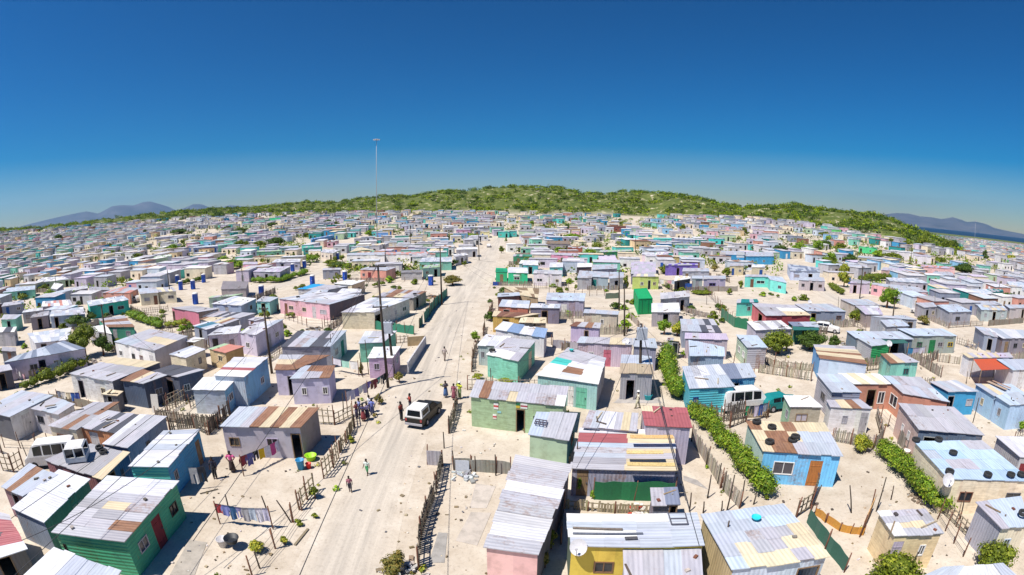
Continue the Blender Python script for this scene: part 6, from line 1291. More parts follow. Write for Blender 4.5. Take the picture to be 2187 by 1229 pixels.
for z_, x, y, z, lb in [('D',55,285,2.6,'tyre at the back left of the blue house roof'),('D',40,380,2.5,'tyre on the rusty left part of the blue house roof'),('D',187,368,2.5,'lower of the two touching tyres on the blue house roof'),('D',206,347,2.62,'upper of the two touching tyres on the blue house roof'),('C',1610,250,2.65,'tyre on the far left corner of the blue house roof'),
        ('D',980,368,2.75,'tyre on the back left corner of the tan house roof'),('D',1125,365,2.75,'tyre at the back edge of the tan house roof beside the slim pole'),('D',1218,450,2.7,'tyre alone in the middle of the tan house roof'),('D',1195,572,2.6,'tyre next to the dish on the tan house roof'),('D',1440,592,2.6,'large tyre in the middle of the front edge of the tan house roof'),('D',1588,592,2.6,'tyre on the front edge right of the large one'),('D',1655,590,2.6,'tyre cut by the right edge on the tan house roof'),
        ('A',640,418,2.3,'small tyre behind the white truck canopy'),('A',665,445,2.2,'tyre pile piece right of the white truck canopy'),('D',1665,840,2.6,'tyre on the cream shed roof at the right edge'),('K',455,490,2.6,'tyre on the glinting blue silver roof'),('K',488,497,2.6,'second tyre touching the first on the glinting roof'),('K',185,688,2.55,'tyre on the white front edge of the mint shack roof'),('J',348,272,2.7,'tyre on the long pink house roof'),('J',1250,250,2.4,'tyre on the scrap strewn flat roof')]:
    tyre(z_, x, y, z, lb, .04)
def dish(zone, x, y, z, rad, label, az=-2.0):
    p = at(*zp(zone, x, y), z); root = empty('satellite_dish', p, az); m_ = MB()
    n = 18; el = .65; ax = Vector((math.cos(el), 0, math.sin(el))); e1 = Vector((0, 1, 0)); e2 = ax.cross(e1)
    ringp = lambda r_, t: ax*(.25*(r_/rad)**2*rad)+(e1*math.cos(t)+e2*math.sin(t))*r_
    for k_ in range(5):
        for i in range(n):
            a, b = 2*PI*i/n, 2*PI*(i+1)/n; r0, r1 = rad*k_/5, rad*(k_+1)/5
            q = [ringp(r0, a), ringp(r1, a), ringp(r1, b), ringp(r0, b)]; m_.face(q, rgb('palegrey'), smooth=True); m_.face([v_-ax*.012 for v_ in q][::-1], rgb('palegrey'), smooth=True)
    m_.build('reflector', 'paint', root)
    m_ = MB(); m_.tube([e2*(-rad*.95)+ax*.2*rad, ax*rad*1.1-e2*.25*rad], .018, rgb('grey'), 5); m_.box(tuple(ax*rad*1.1-e2*.25*rad), (.1,.1,.1), rgb('palegrey')); m_.build('feed_arm', 'paint', root)
    m_ = MB(); m_.tube([-ax*.02, -ax*.14, Vector((-.2, 0, -.7))], .03, rgb('grey'), 6); m_.build('bracket', 'paint', root)
    return tag(root, label, 'satellite dish')
dish('C', 470, 1050, 2.6, .4, 'white satellite dish on the corner of the yellow house'); dish('D', 1185, 620, 2.5, .44, 'white satellite dish on the front of the tan house with tyres'); dish('L', 1212, 590, 2.7, .42, 'satellite dish on the bright green fronted wing'); dish('K', 1217, 612, 2.8, .42, 'satellite dish on the mauve panelled shack roof')
dish('L', 640, 290, 2.7, .35, 'small satellite dish behind the maroon house'); dish('L', 1935, 185, 2.7, .4, 'small satellite dish by the teal annex')
def washing(zone, pts, z, items, where, grp, posts=True, wid=.55, drop=.75):
    """a line between two ground pixels and each garment on it"""
    a, b = ground(*zp(zone, *pts[:2]), z), ground(*zp(zone, *pts[2:]), z); n = len(items); L = (b-a).length; d = (b-a)/L; nrm = Vector((-d.y, d.x, 0)); rr = random.Random(int(pts[0]))
    o = a.copy(); m_ = MB(); m_.tube([Vector((0,0,0)), (b-a)*.5-Vector((0,0,.12)), b-a], .012, rgb('darkgrey'), 4); ln = m_.build('washing_line', 'rubber', None, o); tag(ln, 'thin washing line strung '+where, 'washing line')
    if posts:
        for p in (Vector((0,0,0)), b-a): m_ = MB(); m_.tube([p-Vector((0,0,z)), p+Vector((0,0,.15))], .04, rgb('brown'), 6); m_.build('post', 'timber', ln)
    for i, (c, what) in enumerate(items):
        t = (i+.5)/n; p = a.lerp(b, t); p.z -= .12*(1-(2*t-1)**2); w = min(L/n*.92, wid*rr.uniform(.85, 1.25)); h = drop*rr.uniform(.75, 1.15); nx, ny = 5, 5; m_ = MB(); cc = rgb(c); ph = rr.uniform(0, 6)
        gx = lambda u, v_: d*((u-.5)*w*(1-.12*v_*math.sin(ph)))+nrm*(math.sin(u*7+ph)*.045*v_+.03)+Vector((0, 0, -v_*h*(1+.06*math.sin(u*5+ph))))
        for sgn in (1, -1):
            for u in range(nx):
                for v_ in range(ny):
                    if what == 'trousers' and v_ >= 2 and u == nx//2: continue
                    q = [gx(u/nx, v_/ny), gx(u/nx, (v_+1)/ny), gx((u+1)/nx, (v_+1)/ny), gx((u+1)/nx, v_/ny)]; q = [x_+nrm*(.008*sgn) for x_ in q]; m_.face(q if sgn > 0 else q[::-1], cc, smooth=True)
            if what == 'shirt':
                for u_, s_ in ((0, -1), (1, 1)):
                    q0 = gx(u_, 0); q1 = gx(u_, .4); e = d*(s_*w*.3)+Vector((0,0,-h*.3)); q = [q0, q1, q1+e*.9, q0+e]; q = [x_+nrm*(.008*sgn) for x_ in q]; m_.face(q if (sgn > 0) == (s_ > 0) else q[::-1], cc)
        ob = m_.build('laundry' if what == 'cloth' else what, 'cloth', None, p); cw = WORD.get(c, c) if c in HEX else {'8a2f3a': 'crimson', '5a5a9a': 'violet blue', '7a1f2a': 'dark red', 'd8b020': 'golden yellow', 'c04a8a': 'magenta', 'd8d4e0': 'off white', 'c8c4dc': 'pale lavender', '8a86b8': 'lavender blue', 'b8d8c0': 'pale green', 'b83a44': 'red', '8088c8': 'periwinkle', '2a5a88': 'deep blue', '2a4aa0': 'royal blue', '2f9a6a': 'green', 'a8d8c8': 'aqua'}.get(c, 'faded')
        k_ = sum(1 for q_ in items if q_ == (c, what))
        tag(ob, (('one of the %s %s pegs-out garments ' % (cw, what)) if False else '%s %s hanging on the washing line %s' % (cw, 'cloth' if what == 'cloth' else what, where)), 'laundry', grp if k_ > 1 else grp)
washing('A', (1375, 768, 1720, 800), 1.45, [('b83a44','cloth'),('8088c8','shirt'),('2a5a88','shirt'),('8a86b8','trousers'),('grey','shirt'),('paleblue','cloth'),('d8d4e0','shirt'),('c8c4dc','cloth')], 'in the lower left yard', 'clothes in the lower left yard', wid=.6, drop=.85)
washing('S', (512, 976, 612, 931), 1.5, [('8a2f3a','shirt'),('5a5a9a','shirt'),('black','trousers'),('d8b020','cloth'),('d8d4e0','cloth'),('c04a8a','cloth'),('c8c4dc','shirt'),('b8d8c0','cloth')], 'before the lilac grey shack', 'clothes before the lilac grey shack', wid=.75, drop=.8)
washing('J', (716, 1005, 880, 928), 1.6, [('d8d4e0','cloth'),('c8c4dc','shirt'),('8a86b8','cloth'),('white','cloth'),('lilac','shirt')], 'left of the tall street pole', 'pale clothes by the street pole', drop=.8)
washing('J', (880, 928, 1034, 848), 1.6, [('purple','shirt'),('brown','cloth'),('maroon','shirt'),('teal','trousers'),('charcoal','trousers'),('black','cloth')], 'at the tall street pole', 'dark clothes by the street pole', drop=.8)
washing('I', (105, 805, 190, 872), 1.6, [('lilac','cloth'),('white','cloth'),('pink','shirt')], 'left of the lilac grey house', 'clothes left of the lilac grey house')
washing('I', (270, 842, 470, 752), 1.6, [('lilac','cloth'),('rose','shirt'),('red','shirt'),('slate','cloth'),('paleblue','shirt'),('d8d4e0','cloth'),('white','cloth')], 'before the lilac grey house', 'clothes before the lilac grey house', drop=.9)
washing('I', (430, 992, 610, 1008), 1.5, [('slate','shirt'),('white','cloth'),('cream','cloth'),('cobalt','cloth'),('2a4aa0','cloth')], 'beside the white plank shack', 'clothes beside the white plank shack', drop=.8)
washing('C', (1540, 143, 1690, 120), 1.5, [('2f9a6a','cloth'),('charcoal','trousers'),('lilac','cloth'),('navy','trousers'),('slate','cloth')], 'between white minibus and teal car', 'dark clothes by the minibus', drop=.9)
washing('A', (1205, 537, 1312, 525), 1.7, [('white','trousers'),('charcoal','trousers')], 'on the wall of the bright blue shack', 'trousers on the blue shack', posts=False, wid=.8, drop=1.1)
washing('J', (615, 738, 810, 770), 1.6, [('d8d4e0','cloth'),('a8d8c8','cloth'),('white','cloth')], 'behind the boxy lilac shack', 'sheets behind the boxy lilac shack', wid=1.3, drop=.9)
washing('L', (1345, 620, 1480, 610), 1.6, [('blue','cloth'),('lilac','cloth'),('d8d4e0','cloth')], 'before the house with green door panels', 'sheets before the green door panels', wid=1.3, drop=.9)
washing('K', (1480, 132, 1600, 142), 1.7, [('white','cloth'),('cream','cloth'),('pink','shirt'),('paleblue','cloth')], 'beside the lime green house', 'clothes beside the lime house', wid=.9, drop=.9)
washing('L', (165, 850, 245, 832), 1.8, [('purple','shirt'),('yellow','cloth'),('maroon','shirt')], 'across the sky blue wing', 'clothes on the sky blue wing', posts=False)
def tub(zone, x, y, r, h, col, label, name='bucket', z=0.0):
    p = ground(*zp(zone, x, y), z); m_ = MB(); c = rgb(col); m_.lathe((0,0,0), [(r*.75,0), (r,h), (r*1.08,h), (r*1.08,h-.03), (r*.97,h-.03), (r*.74,.03)], c, 14); o = m_.build(name, 'paint', None, p); return tag(o, label, 'bucket' if name == 'bucket' else 'tub')
tub('B', 310, 548, .3, .75, '2a86b8', 'blue plastic drum on the sand in front of the lilac grey shack'); tub('B', 375, 488, .42, .4, '9ad020', 'lime green washtub near the black doorway', 'washtub'); tub('B', 360, 542, .2, .4, 'c8281f', 'small red bucket between the blue drum and the lime tub')
tub('A', 1490, 1015, .42, .3, '20242c', 'black basin with white water standing on a stand in the lower left yard', 'washtub', .4); tub('A', 1435, 1040, .32, .5, 'palegrey', 'white plastic bowl beside the black basin', 'washtub'); tub('K', 1385, 1062, .38, .5, '1fb0c0', 'round turquoise tub outside the grey iron shack', 'washtub')
tub('K', 797, 688, .22, .2, '1fb0b0', 'turquoise bowl on the patchwork shack roof', 'bowl', 2.75); tub('C', 1607, 865, .24, .12, '2ac0d0', 'turquoise bowl on the large patched roof', 'bowl', 2.68); tub('C', 393, 495, .3, .5, 'cream', 'cream sack like tub behind the banded shed', 'washtub'); tub('D', 915, 460, .28, .45, 'white', 'white drum at the hedge top', 'washtub'); tub('K', 120, 790, .3, .25, 'white', 'white basin beside the grey lean-to', 'washtub')
def plank_thing(zone, x0, y0, x1, y1, z, w, col, label, name='loose_board', t=.04, cat='board'):
    a, b = at(*zp(zone, x0, y0), z), at(*zp(zone, x1, y1), z); m_ = MB(); o = a.copy(); m_.bar(Vector((0,0,.06)), b-a+Vector((0,0,.06)), w, rgb(col), t); ob = m_.build(name, 'timber', None, o); return tag(ob, label, cat)
plank_thing('B', 270, 1040, 355, 935, .0, .14, '8a7f6a', 'loose pole lying on the roadside sand, lower left'); plank_thing('C', 430, 930, 750, 940, 2.72, .12, '7a7068', 'long dark batten lying on the yellow house roof'); plank_thing('C', 430, 965, 880, 966, 2.7, .1, '6a7080', 'thin grey bar below the batten on the yellow house roof'); plank_thing('C', 765, 998, 845, 995, 2.68, .2, '55555c', 'dark scrap bar on the yellow house roof')
plank_thing('C', 775, 445, 1010, 445, 2.75, .4, 'd8c088', 'cream plank on the upper part of the banded roof'); plank_thing('C', 780, 520, 1090, 525, 2.68, .4, 'd0b880', 'cream plank along the lower edge of the banded roof'); plank_thing('C', 800, 345, 1075, 345, 2.82, .45, 'd4b078', 'yellowish board near the top of the banded roof')
plank_thing('A', 1285, 710, 1400, 680, 0, .06, '4a443c', 'thin stick lying in the yard of the blue shack'); plank_thing('A', 640, 235, 700, 205, 2.4, .1, 'white', 'white scrap strip on the dark ribbed roof'); plank_thing('A', 680, 250, 745, 235, 2.4, .08, 'white', 'second white scrap on the dark ribbed roof, nearer'); plank_thing('A', 290, 150, 355, 140, 2.4, .3, '8a8074', 'heap of boards on the small flat bluish roof')
plank_thing('D', 1030, 1060, 1075, 1100, .3, .08, '8a7f6a', 'crossed stick before the cream plank shed'); plank_thing('L', 1925, 865, 2060, 925, 2.6, .5, 'b09a88', 'brown board heap on the weathered blue roof'); plank_thing('L', 1960, 860, 2090, 915, 2.65, .3, 'a88a78', 'second brown board on the weathered blue roof')
# window grids lying on roofs
def grid_frame(zone, pts, z, nx, ny, col, label):
    P = [at(*zp(zone, *pts[i:i+2]), z) for i in range(0, 8, 2)]; o = P[0].copy(); P = [p-o+Vector((0,0,.08)) for p in P]; m_ = MB()
    for i in range(nx+1): m_.bar(bil(P, i/nx, 0), bil(P, i/nx, 1), .06, rgb(col))
    for j in range(ny+1): m_.bar(bil(P, 0, j/ny)+Vector((0,0,.01)), bil(P, 1, j/ny)+Vector((0,0,.01)), .06, rgb(col))
    return tag(m_.build('window_frame_grid', 'paint', None, o), label, 'window frame')
grid_frame('C', (1065, 912, 1170, 910, 1150, 840, 1042, 842), 2.72, 1, 2, '5a5a64', 'two paned window frame lying on the yellow house roof'); grid_frame('C', (185, 262, 255, 275, 265, 245, 195, 235), 2.55, 3, 2, '5a5460', 'six paned window grid lying on the pale green shed roof')
# truck canopy on the roof
p = at(*zp('A', 505, 478), 2.2); root = empty('truck_canopy', p, .6); m_ = MB(); w_ = rgb('white')
m_.hexa([(-.75,-.7,1.0), (.75,-.7,1.0), (.75,.7,1.0), (-.75,.7,1.0)], [(-.66,-.6,1.12), (.66,-.6,1.12), (.66,.6,1.12), (-.66,.6,1.12)], w_)
m_.hexa([(-.8,-.78,.05), (.8,-.78,.05), (.8,.78,.05), (-.8,.78,.05)], [(-.8,-.78,.4), (.8,-.78,.4), (.8,.78,.4), (-.8,.78,.4)], w_)
for x in (-.77, 0, .77):
    for y in (-.74, .74): m_.bar((x, y, .38), (x*.96, y*.95, 1.02), .09, w_)
m_.build('shell', 'car_paint', root)
for y in (-.74, .74):
    for x in (-.39, .39): m_ = MB(); m_.box((x, y*.985, .7), (.62, .02, .56), lin('14181e')); m_.build('side_window', 'glass', root)
m_ = MB(); m_.box((-.76, 0, .7), (.02, 1.3, .56), lin('14181e')); m_.build('rear_window', 'glass', root); tag(root, 'white pickup canopy with dark windows sitting on a flat grey roof', 'truck canopy')
# awning, posters, board, chairs
def awning(zone, pts, z0, z1, col, label):
    P = [zp(zone, *pts[i:i+2]) for i in range(0, 8, 2)]; q = [at(*P[0], z0), at(*P[1], z0), at(*P[2], z1), at(*P[3], z1)]; c = (q[0]+q[2])/2; c.z = 0; q = [p-c for p in q]; root = empty('awning', c); m_ = MB(); n = 8
    for i in range(n):
        for j in range(n):
            f = lambda u, v: bil(q, u, v)-Vector((0, 0, .14*math.sin(PI*u)*math.sin(PI*v)+.03*math.sin(u*25)))
            s4 = [f(i/n, j/n), f((i+1)/n, j/n), f((i+1)/n, (j+1)/n), f(i/n, (j+1)/n)]; m_.face(s4, rgb(col), smooth=True); m_.face([p-Vector((0,0,.015)) for p in s4][::-1], rgb(col), smooth=True)
    m_.build('canvas', 'cloth', root)
    for p in q: m_ = MB(); m_.tube([(p.x, p.y, 0), p], .05, rgb('wood'), 6); m_.build('post', 'timber', root)
    return tag(root, label, 'awning')
awning('L', (1880, 782, 2095, 772, 1990, 697, 1822, 702), 2.3, 2.4, 'b84a20', 'orange red canvas awning on posts beside the white walled shack')
awning('L', (1225, 588, 1355, 586, 1290, 538, 1110, 536), 2.4, 2.5, '1f5a50', 'dark green porch canopy with pale ribs on the blue roofed house'); awning('L', (520, 492, 712, 492, 690, 458, 515, 458), 2.2, 2.3, '14625a', 'dark teal canvas below the maroon house')
fence('D', (330, 840, 400, 890, 490, 945, 560, 962, 640, 972), 'net', .55, 'low sagging orange tarpaulin strip beside the cream plank shed', 'c08838', gap=2.5)
def board(zone, x, y, w, h, col, label, rz=0.0, name='board', lean=.2, marks=None):
    p = ground(*zp(zone, x, y)); root = empty(name, p, rz); m_ = MB(); m_.hexa([(-w/2,-.03,0), (w/2,-.03,0), (w/2,.0,0), (-w/2,.0,0)], [(-w/2,-.03+h*lean,h), (w/2,-.03+h*lean,h), (w/2,h*lean,h), (-w/2,h*lean,h)], rgb(col)); m_.build('panel', 'paint', root); return tag(root, label, 'board')
board('I', 1205, 1165, .75, 1.7, 'd8d4cc', 'white pointed board with red edge leaning by the near black shack', .3)
board('B', 1345, 565, .9, .8, 'b8bcc4', 'old white stove door panel leaning in the yard fence')
def slab_sheet(zone, pts, label, col='a09c98', cat='concrete slab', name='concrete_slab'):
    P = [ground(*zp(zone, *pts[i:i+2])) for i in range(0, len(pts), 2)]; o = P[0].copy(); m_ = MB(); P = [p-o for p in P]; up = Vector((0,0,.02))
    a2 = sum(P[i].x*P[(i+1) % len(P)].y-P[(i+1) % len(P)].x*P[i].y for i in range(len(P)))
    if a2 < 0: P = P[::-1]
    m_.face([p+up for p in P], rgb(col))
    for i in range(len(P)): a, b = P[i], P[(i+1) % len(P)]; m_.face([a, b, b+up, a+up], rgb(col))
    return tag(m_.build(name, 'concrete', None, o), label, cat)
slab_sheet('B', (1300, 1010, 1440, 1040, 1530, 830, 1400, 825), 'large grey concrete slab in the yard beside the pink walled house', 'b8aea4'); slab_sheet('B', (1130, 1150, 1230, 1150, 1250, 960, 1190, 955), 'narrow grey slab inside the rickety road fence', '9c9894'); slab_sheet('B', (1390, 800, 1500, 800, 1560, 660, 1430, 640), 'pale grey slab at the head of the sandy yard', 'bcb2a8'); slab_sheet('A', (1090, 1229, 1250, 1229, 1330, 1020, 1220, 1000), 'worn pale slab in front of the large green shack', 'a8a096')
slab_sheet('K', (1120, 1090, 1500, 1090, 1440, 1035, 1180, 1035), 'pale cement apron outside the grey iron shack', 'aaa4a0'); slab_sheet('C', (1140, 620, 1300, 680, 1230, 620, 1140, 590), 'faint grey slab right of the banded shed', 'a09a96')
# posters and painted signs on the pale green shop, sign boards on the blue building, window sign on the vivid green shack

def heap(zone, x, y, r_, n, cols, label, name='scrap_heap', cat='heap'):
    g = ground(*zp(zone, x, y)); rr = random.Random(int(x+y)); m_ = MB()
    for _ in range(n):
        a, d = rr.uniform(0, 6.3), r_*rr.random()**.6; s_ = rr.uniform(.12, .5); z = max(.03, (1-d/r_)*r_*.35*rr.random())
        m_.box((math.cos(a)*d, math.sin(a)*d, z), (s_*rr.uniform(.5, 2.4), s_*rr.uniform(.3, .7), s_*.35), jit(lin(rr.choice(cols)), .25, rr), rr.uniform(0, 3))
    return tag(m_.build(name, 'timber', None, g), label, cat)
WD = ['8a7a66', '6f6456', 'a09078', '5a5048', '9a9aa0']
heap('K', 1740, 400, 2.6, 70, ['a8a098', '8f8a84', 'c0b8b0', '7a746e'], 'grey rubble heap right of the flat white roofed shack', 'rubble_heap'); heap('J', 1370, 275, 2.2, 60, ['5a4a40', 'b07030', '6a6a70', '3a3a3e', '8a7a66'], 'pile of scrap and rusty odds inside the green road netting')
heap('L', 940, 600, 2.0, 60, WD, 'stack of grey firewood behind the tan rusted roof'); heap('I', 700, 780, 1.6, 50, ['b8b0a8', '9a948e', 'c8c0b8'], 'pile of pale stones at the end of the olive hedge', 'stone_heap'); heap('A', 1450, 250, 1.1, 60, WD, 'heap of sticks beside the rust striped roof')
heap('L', 1800, 610, 1.3, 36, ['b8a8a0', '8f8f98', '5a6a8a', 'c8b8b0'], 'litter heap by the rail fence at the right'); heap('D', 1000, 735, .9, 24, WD, 'scraps at the foot of the long hedge'); heap('J', 470, 520, 1.3, 34, WD, 'broken timber below the pink house'); heap('K', 1500, 640, 1.2, 30, ['c8c0c0', '5a5a62', '8a7a66'], 'junk pile left of the grey outhouse'); heap('B', 960, 1215, 1.3, 34, ['d0ccc8', 'a8a098', '8a7a66'], 'rubbish scattered round the golden brushwood'); heap('B', 1370, 600, .9, 20, ['c8d0d0', 'a8b0b8', '8a8a90'], 'pale scraps at the foot of the patched iron fence'); heap('I', 480, 770, 1.4, 40, WD, 'grey sticks behind the olive hedge'); heap('C', 860, 820, .7, 14, ['e0dcd8', 'b04030', 'd8d0c8'], 'white and red bundles behind the yellow house')

# more yard fences between the shacks
ra = random.Random(31); AF = []
for o, px, wl, rw, size, lab in SHACKS[:215]:
    D = o.location.length
    if not 42 < D < 190 or ra.random() < .3 or o.type != 'EMPTY': continue
    w_ = [c for c in o.children if c.name.startswith('wall')][0]; xs = [v.co.x for v in w_.data.vertices]; ys = [v.co.y for v in w_.data.vertices]
    x0, x1, y0, y1 = min(xs)+o.location.x, max(xs)+o.location.x, min(ys)+o.location.y, max(ys)+o.location.y; g_ = ra.uniform(1.2, 2.6)
    if ra.random() < .5: seg = [(x0-g_, y0-g_), (x1+g_*.3, y0-g_)]
    else: xx = x0-g_ if ra.random() < .5 else x1+g_; seg = [(xx, y0-g_), (xx, y1)]
    ok = True
    for t in (0, .25, .5, .75, 1):
        qx, qy = seg[0][0]+(seg[1][0]-seg[0][0])*t, seg[0][1]+(seg[1][1]-seg[0][1])*t
        if any((ux-qx)**2+(uy-qy)**2 < (ur*.8)**2 for ux, uy, ur in USED) or any((p.x-qx)**2+(p.y-qy)**2 < (w__+.8)**2 for p, w__ in ROADPTS): ok = False
    if not ok: continue
    pts = [c for s_ in seg for c in proj((s_[0], s_[1], gz(*s_)))]; kd = ra.choice(['pallet', 'plank', 'plank', 'wire', 'sheet', 'pallet'])
    f_ = fence('S', pts, kd, ra.uniform(.9, 1.35), None, ra.choice(['8a8276', '9a9288', '7a7064', 'a49c90']), gap=2.0); f_['group'] = 'yard fences between the shacks'
    AF.append([f_, ((pts[0]+pts[2])/2, (pts[1]+pts[3])/2), None, {'pallet': 'rough rail fence', 'plank': 'grey stake fence', 'wire': 'thin wire fence', 'sheet': 'grey iron sheet fence'}[kd]])

DC = []
for po in (pA, pB, pC, pD, pE):
    t_ = tp(po); near_ = sorted((o for o, *_ in SHACKS[:200] if o.type == 'EMPTY'), key=lambda o: (o.location-t_).xy.length)
    for o in near_[1:4]:
        if (o.location-t_).xy.length > 26: continue
        e = Vector((o.location.x, o.location.y, o.location.z+2.75)); c_ = cable(t_, e, None, .5, .011); c_['group'] = 'thin drop cables from the street poles'
        DC.append([c_, proj((t_+e)/2), None, 'thin drop cable'])
# ================================================================ THE SETTLEMENT FARTHER OFF
rf = random.Random(21)
YTHR = [(0,760),(150,690),(300,640),(380,600),(540,605),(760,590),(1000,565),(1100,580),(1300,590),(1640,580),(1780,620),(1900,670),(2187,760)]
WALLS = ['palegrey']*6+['grey']*4+['lilac']*4+['white']*5+['cream']*4+['beige']*3+['paleblue']*3+['mint', 'turq', 'salmon', 'pink', 'sky', 'slate', 'palegreen', 'mint', 'brown', 'tan', 'blue', 'teal']
ROOFS = ['zinc']*5+['bluish']*2+['paleblue']*1+['silver']*2+['palegrey']*3+['grey']*3+['white']+['lilac', 'board', 'rust', 'cream', 'brown']
cand = []
def free(x, y, rad):
    for ux, uy, ur in USED:
        if (ux-x)**2+(uy-y)**2 < (ur*.85+rad)**2: return False
    for p, w in ROADPTS:
        if (p.x-x)**2+(p.y-y)**2 < (w+rad+2.6)**2: return False
    return True
# bushes and small trees in the lanes of the farther settlement
rb2 = random.Random(77); protos = []
for kd in ('olive', 'bright', 'dark', 'olive'):
    me_ = crown_mb(1, .62, 150, kd, rb2, .17, 5, .2).mesh('crown'); me_.materials.append(M['leaf']); protos.append((me_, kd))
bm = MB(); nb = 0; cb = []
for _ in range(3600):
    a = rb2.uniform(-1.1, 1.1); df = lerp_tab(DFT, a); D = 48+(df-40)*rb2.random()**.8; x, y = D*math.sin(a), D*math.cos(a)
    if noise.noise((x/38, y/38, 4.4)) < -.08: continue
    px, py = proj((x, y, gz(x, y)))
    if not 0 < px < PW or py > lerp_tab(YTHR, px)+120: continue
    cb.append((D, x, y, px, py))
cb.sort()
for D, x, y, px, py in cb:
    w = rb2.uniform(2.2, 5.6) if D > 120 else rb2.uniform(.9, 2.6)
    if any((ux-x)**2+(uy-y)**2 < (ur*.75+w*.28)**2 for ux, uy, ur in USED): continue
    if any((p.x-x)**2+(p.y-y)**2 < (w_+w*.5+.5)**2 for p, w_ in ROADPTS): continue
    me_, kd = rb2.choice(protos); z = gz(x, y); USED.append((x, y, w*.3))
    if nb < 130:
        o = bpy.data.objects.new('bush', me_); COL.objects.link(o); o.location = (x, y, z-.1); o.scale = (w, w, w*rb2.uniform(.8, 1.2)); o.rotation_euler = (0, 0, rb2.uniform(0, 6)); tag(o, None, 'bush'); nb += 1
        PLANTS.append([o, (px, py), None, dict(olive='olive green', bright='bright green', dark='dark green')[kd], 'bush'])
    else: leaves(bm, lobes_points([(x, y, z+w*.2, w*.45, w*.45, w*.38), (x+w*.2, y, z+w*.3, w*.3, w*.3, w*.3)], 34, rb2), .55, LEAFC[kd], rb2)
tag(bm.build('distant_bushes', 'leaf'), kind='stuff')
STEP = 8.7
for i in range(-75, 76):
    for j in range(8, 80):
        x0, y0 = i*STEP, j*STEP*.95
        bl = (i//9, j//5); rb = random.Random(bl[0]*57+bl[1]*91); ang = rb.uniform(-.22, .22)
        x = x0+rf.uniform(-2.4, 2.4); y = y0+rf.uniform(-2.2, 2.2)
        if i % 9 == 0 and rf.random() < .6: continue            # lanes between the blocks
        D = math.hypot(x, y); a = math.atan2(x, y)
        if abs(a) > 1.13 or D < 95: continue
        df = lerp_tab(DFT, a)
        if D > df+2+8*noise.noise((x/30, y/30, 1)): continue
        px, py = proj((x, y, gz(x, y)))
        if py > lerp_tab(YTHR, px) or not -60 < px < PW+60: continue
        if D > 330 and a < .6 and noise.noise((x/60, y/60, 5)) < -.33: continue
        if 246 < D < 262 and -76 < x < -58: continue            # the light mast's own ground
        cand.append((D, x, y, ang+rf.choice((0, 0, 0, PI/2))*1.0))
cand.sort(); far_mb = MB(); n_ind = 0
FAR = []
for D, x, y, ang in cand:
    w, d = rf.uniform(4.6, 8.2), rf.uniform(3.6, 5.4)
    if abs(ang) > 1: w, d = d, w; ang -= PI/2
    if not free(x, y, min(w, d)*.42): continue
    h = rf.uniform(2.4, 3.2); z = gz(x, y); cs, sn = math.cos(ang), math.sin(ang); tilt = rf.uniform(-.12, .28)
    q = [Vector((x+a*cs-b*sn, y+a*sn+b*cs, z+h+(tilt if b > 0 else 0))) for a, b in ((-w/2,-d/2), (w/2,-d/2), (w/2,d/2), (-w/2,d/2))]
    # the front is the side that faces the camera
    wall, roof = rf.choice(WALLS), rf.choice(ROOFS); roof2 = rf.choice((roof, roof, 'zinc', 'rust' if rf.random() < .3 else 'palegrey'))
    ind = n_ind < 300-len(SHACKS)
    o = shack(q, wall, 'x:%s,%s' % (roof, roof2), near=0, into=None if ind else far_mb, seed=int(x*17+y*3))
    USED.append((x, y, min(w, d)*.5))
    if ind:
        n_ind += 1; SHACKS.append([o, proj((x, y, z+h)), wall, roof, 'small ' if w*d < 22 else '', None])
# the plain beyond the hill's right end: rows of the same shacks, a kilometre off
for i in range(1400):
    a = rf.uniform(.72, 1.12); D = rf.uniform(250, 1250)**1.0; df = lerp_tab(DFT, a)
    if D < df+70: continue
    x, y = D*math.sin(a), D*math.cos(a)
    if gz(x, y) > 1.2: continue
    w, d, h = rf.uniform(5, 8.5), rf.uniform(4, 6), rf.uniform(2.3, 2.9)
    q = [Vector((x+s*w/2, y+t*d/2, gz(x, y)+h)) for s, t in ((-1,-1), (1,-1), (1,1), (-1,1))]
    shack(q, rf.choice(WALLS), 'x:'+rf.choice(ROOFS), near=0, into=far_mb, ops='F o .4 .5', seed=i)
tag(far_mb.build('distant_shacks', 'plaster'), kind='stuff')
# low scrub over the dunes: one mass
def scrub(name, test, n, wlim, leaf, per, kinds, seed, amax=(-1.2, 1.2), dr=(-15, 150)):
    rs = random.Random(seed); mb = MB()
    for _ in range(n):
        a = rs.uniform(*amax); df = lerp_tab(DFT, a); D = df+rs.uniform(*dr); x, y = D*math.sin(a), D*math.cos(a)
        k_ = test(a, D, df, x, y)
        if rs.random() > k_: continue
        w = rs.uniform(*wlim); h = w*rs.uniform(.38, .62); z = gz(x, y); kd = LEAFC[rs.choice(kinds)]
        lobs = [(x+rs.uniform(-.3, .3)*w, y+rs.uniform(-.3, .3)*w, z+h*.35, w*.42, w*.42, h*.62) for _ in range(2)]
        leaves(mb, lobes_points(lobs, per, rs), leaf*(.8+w*.08), kd, rs)
    return tag(mb.build(name, 'leaf'), kind='stuff')
def on_hill(a, D, df, x, y):
    zt = CAMH+(df+95)*math.tan(lerp_tab(TOP, a))
    if zt < 4: return 0
    k_ = .3+2.4*(noise.noise((x/22, y/22, 9.0))+.20); k_ *= sm((D-df+4)/14)
    return max(0, min(1, k_+(.55 if a < -.35 else 0)))
scrub('dune_scrub', on_hill, 8600, (2.6, 8.0), .72, 34, ['olive', 'hill', 'hill', 'dark', 'dark'], 5)
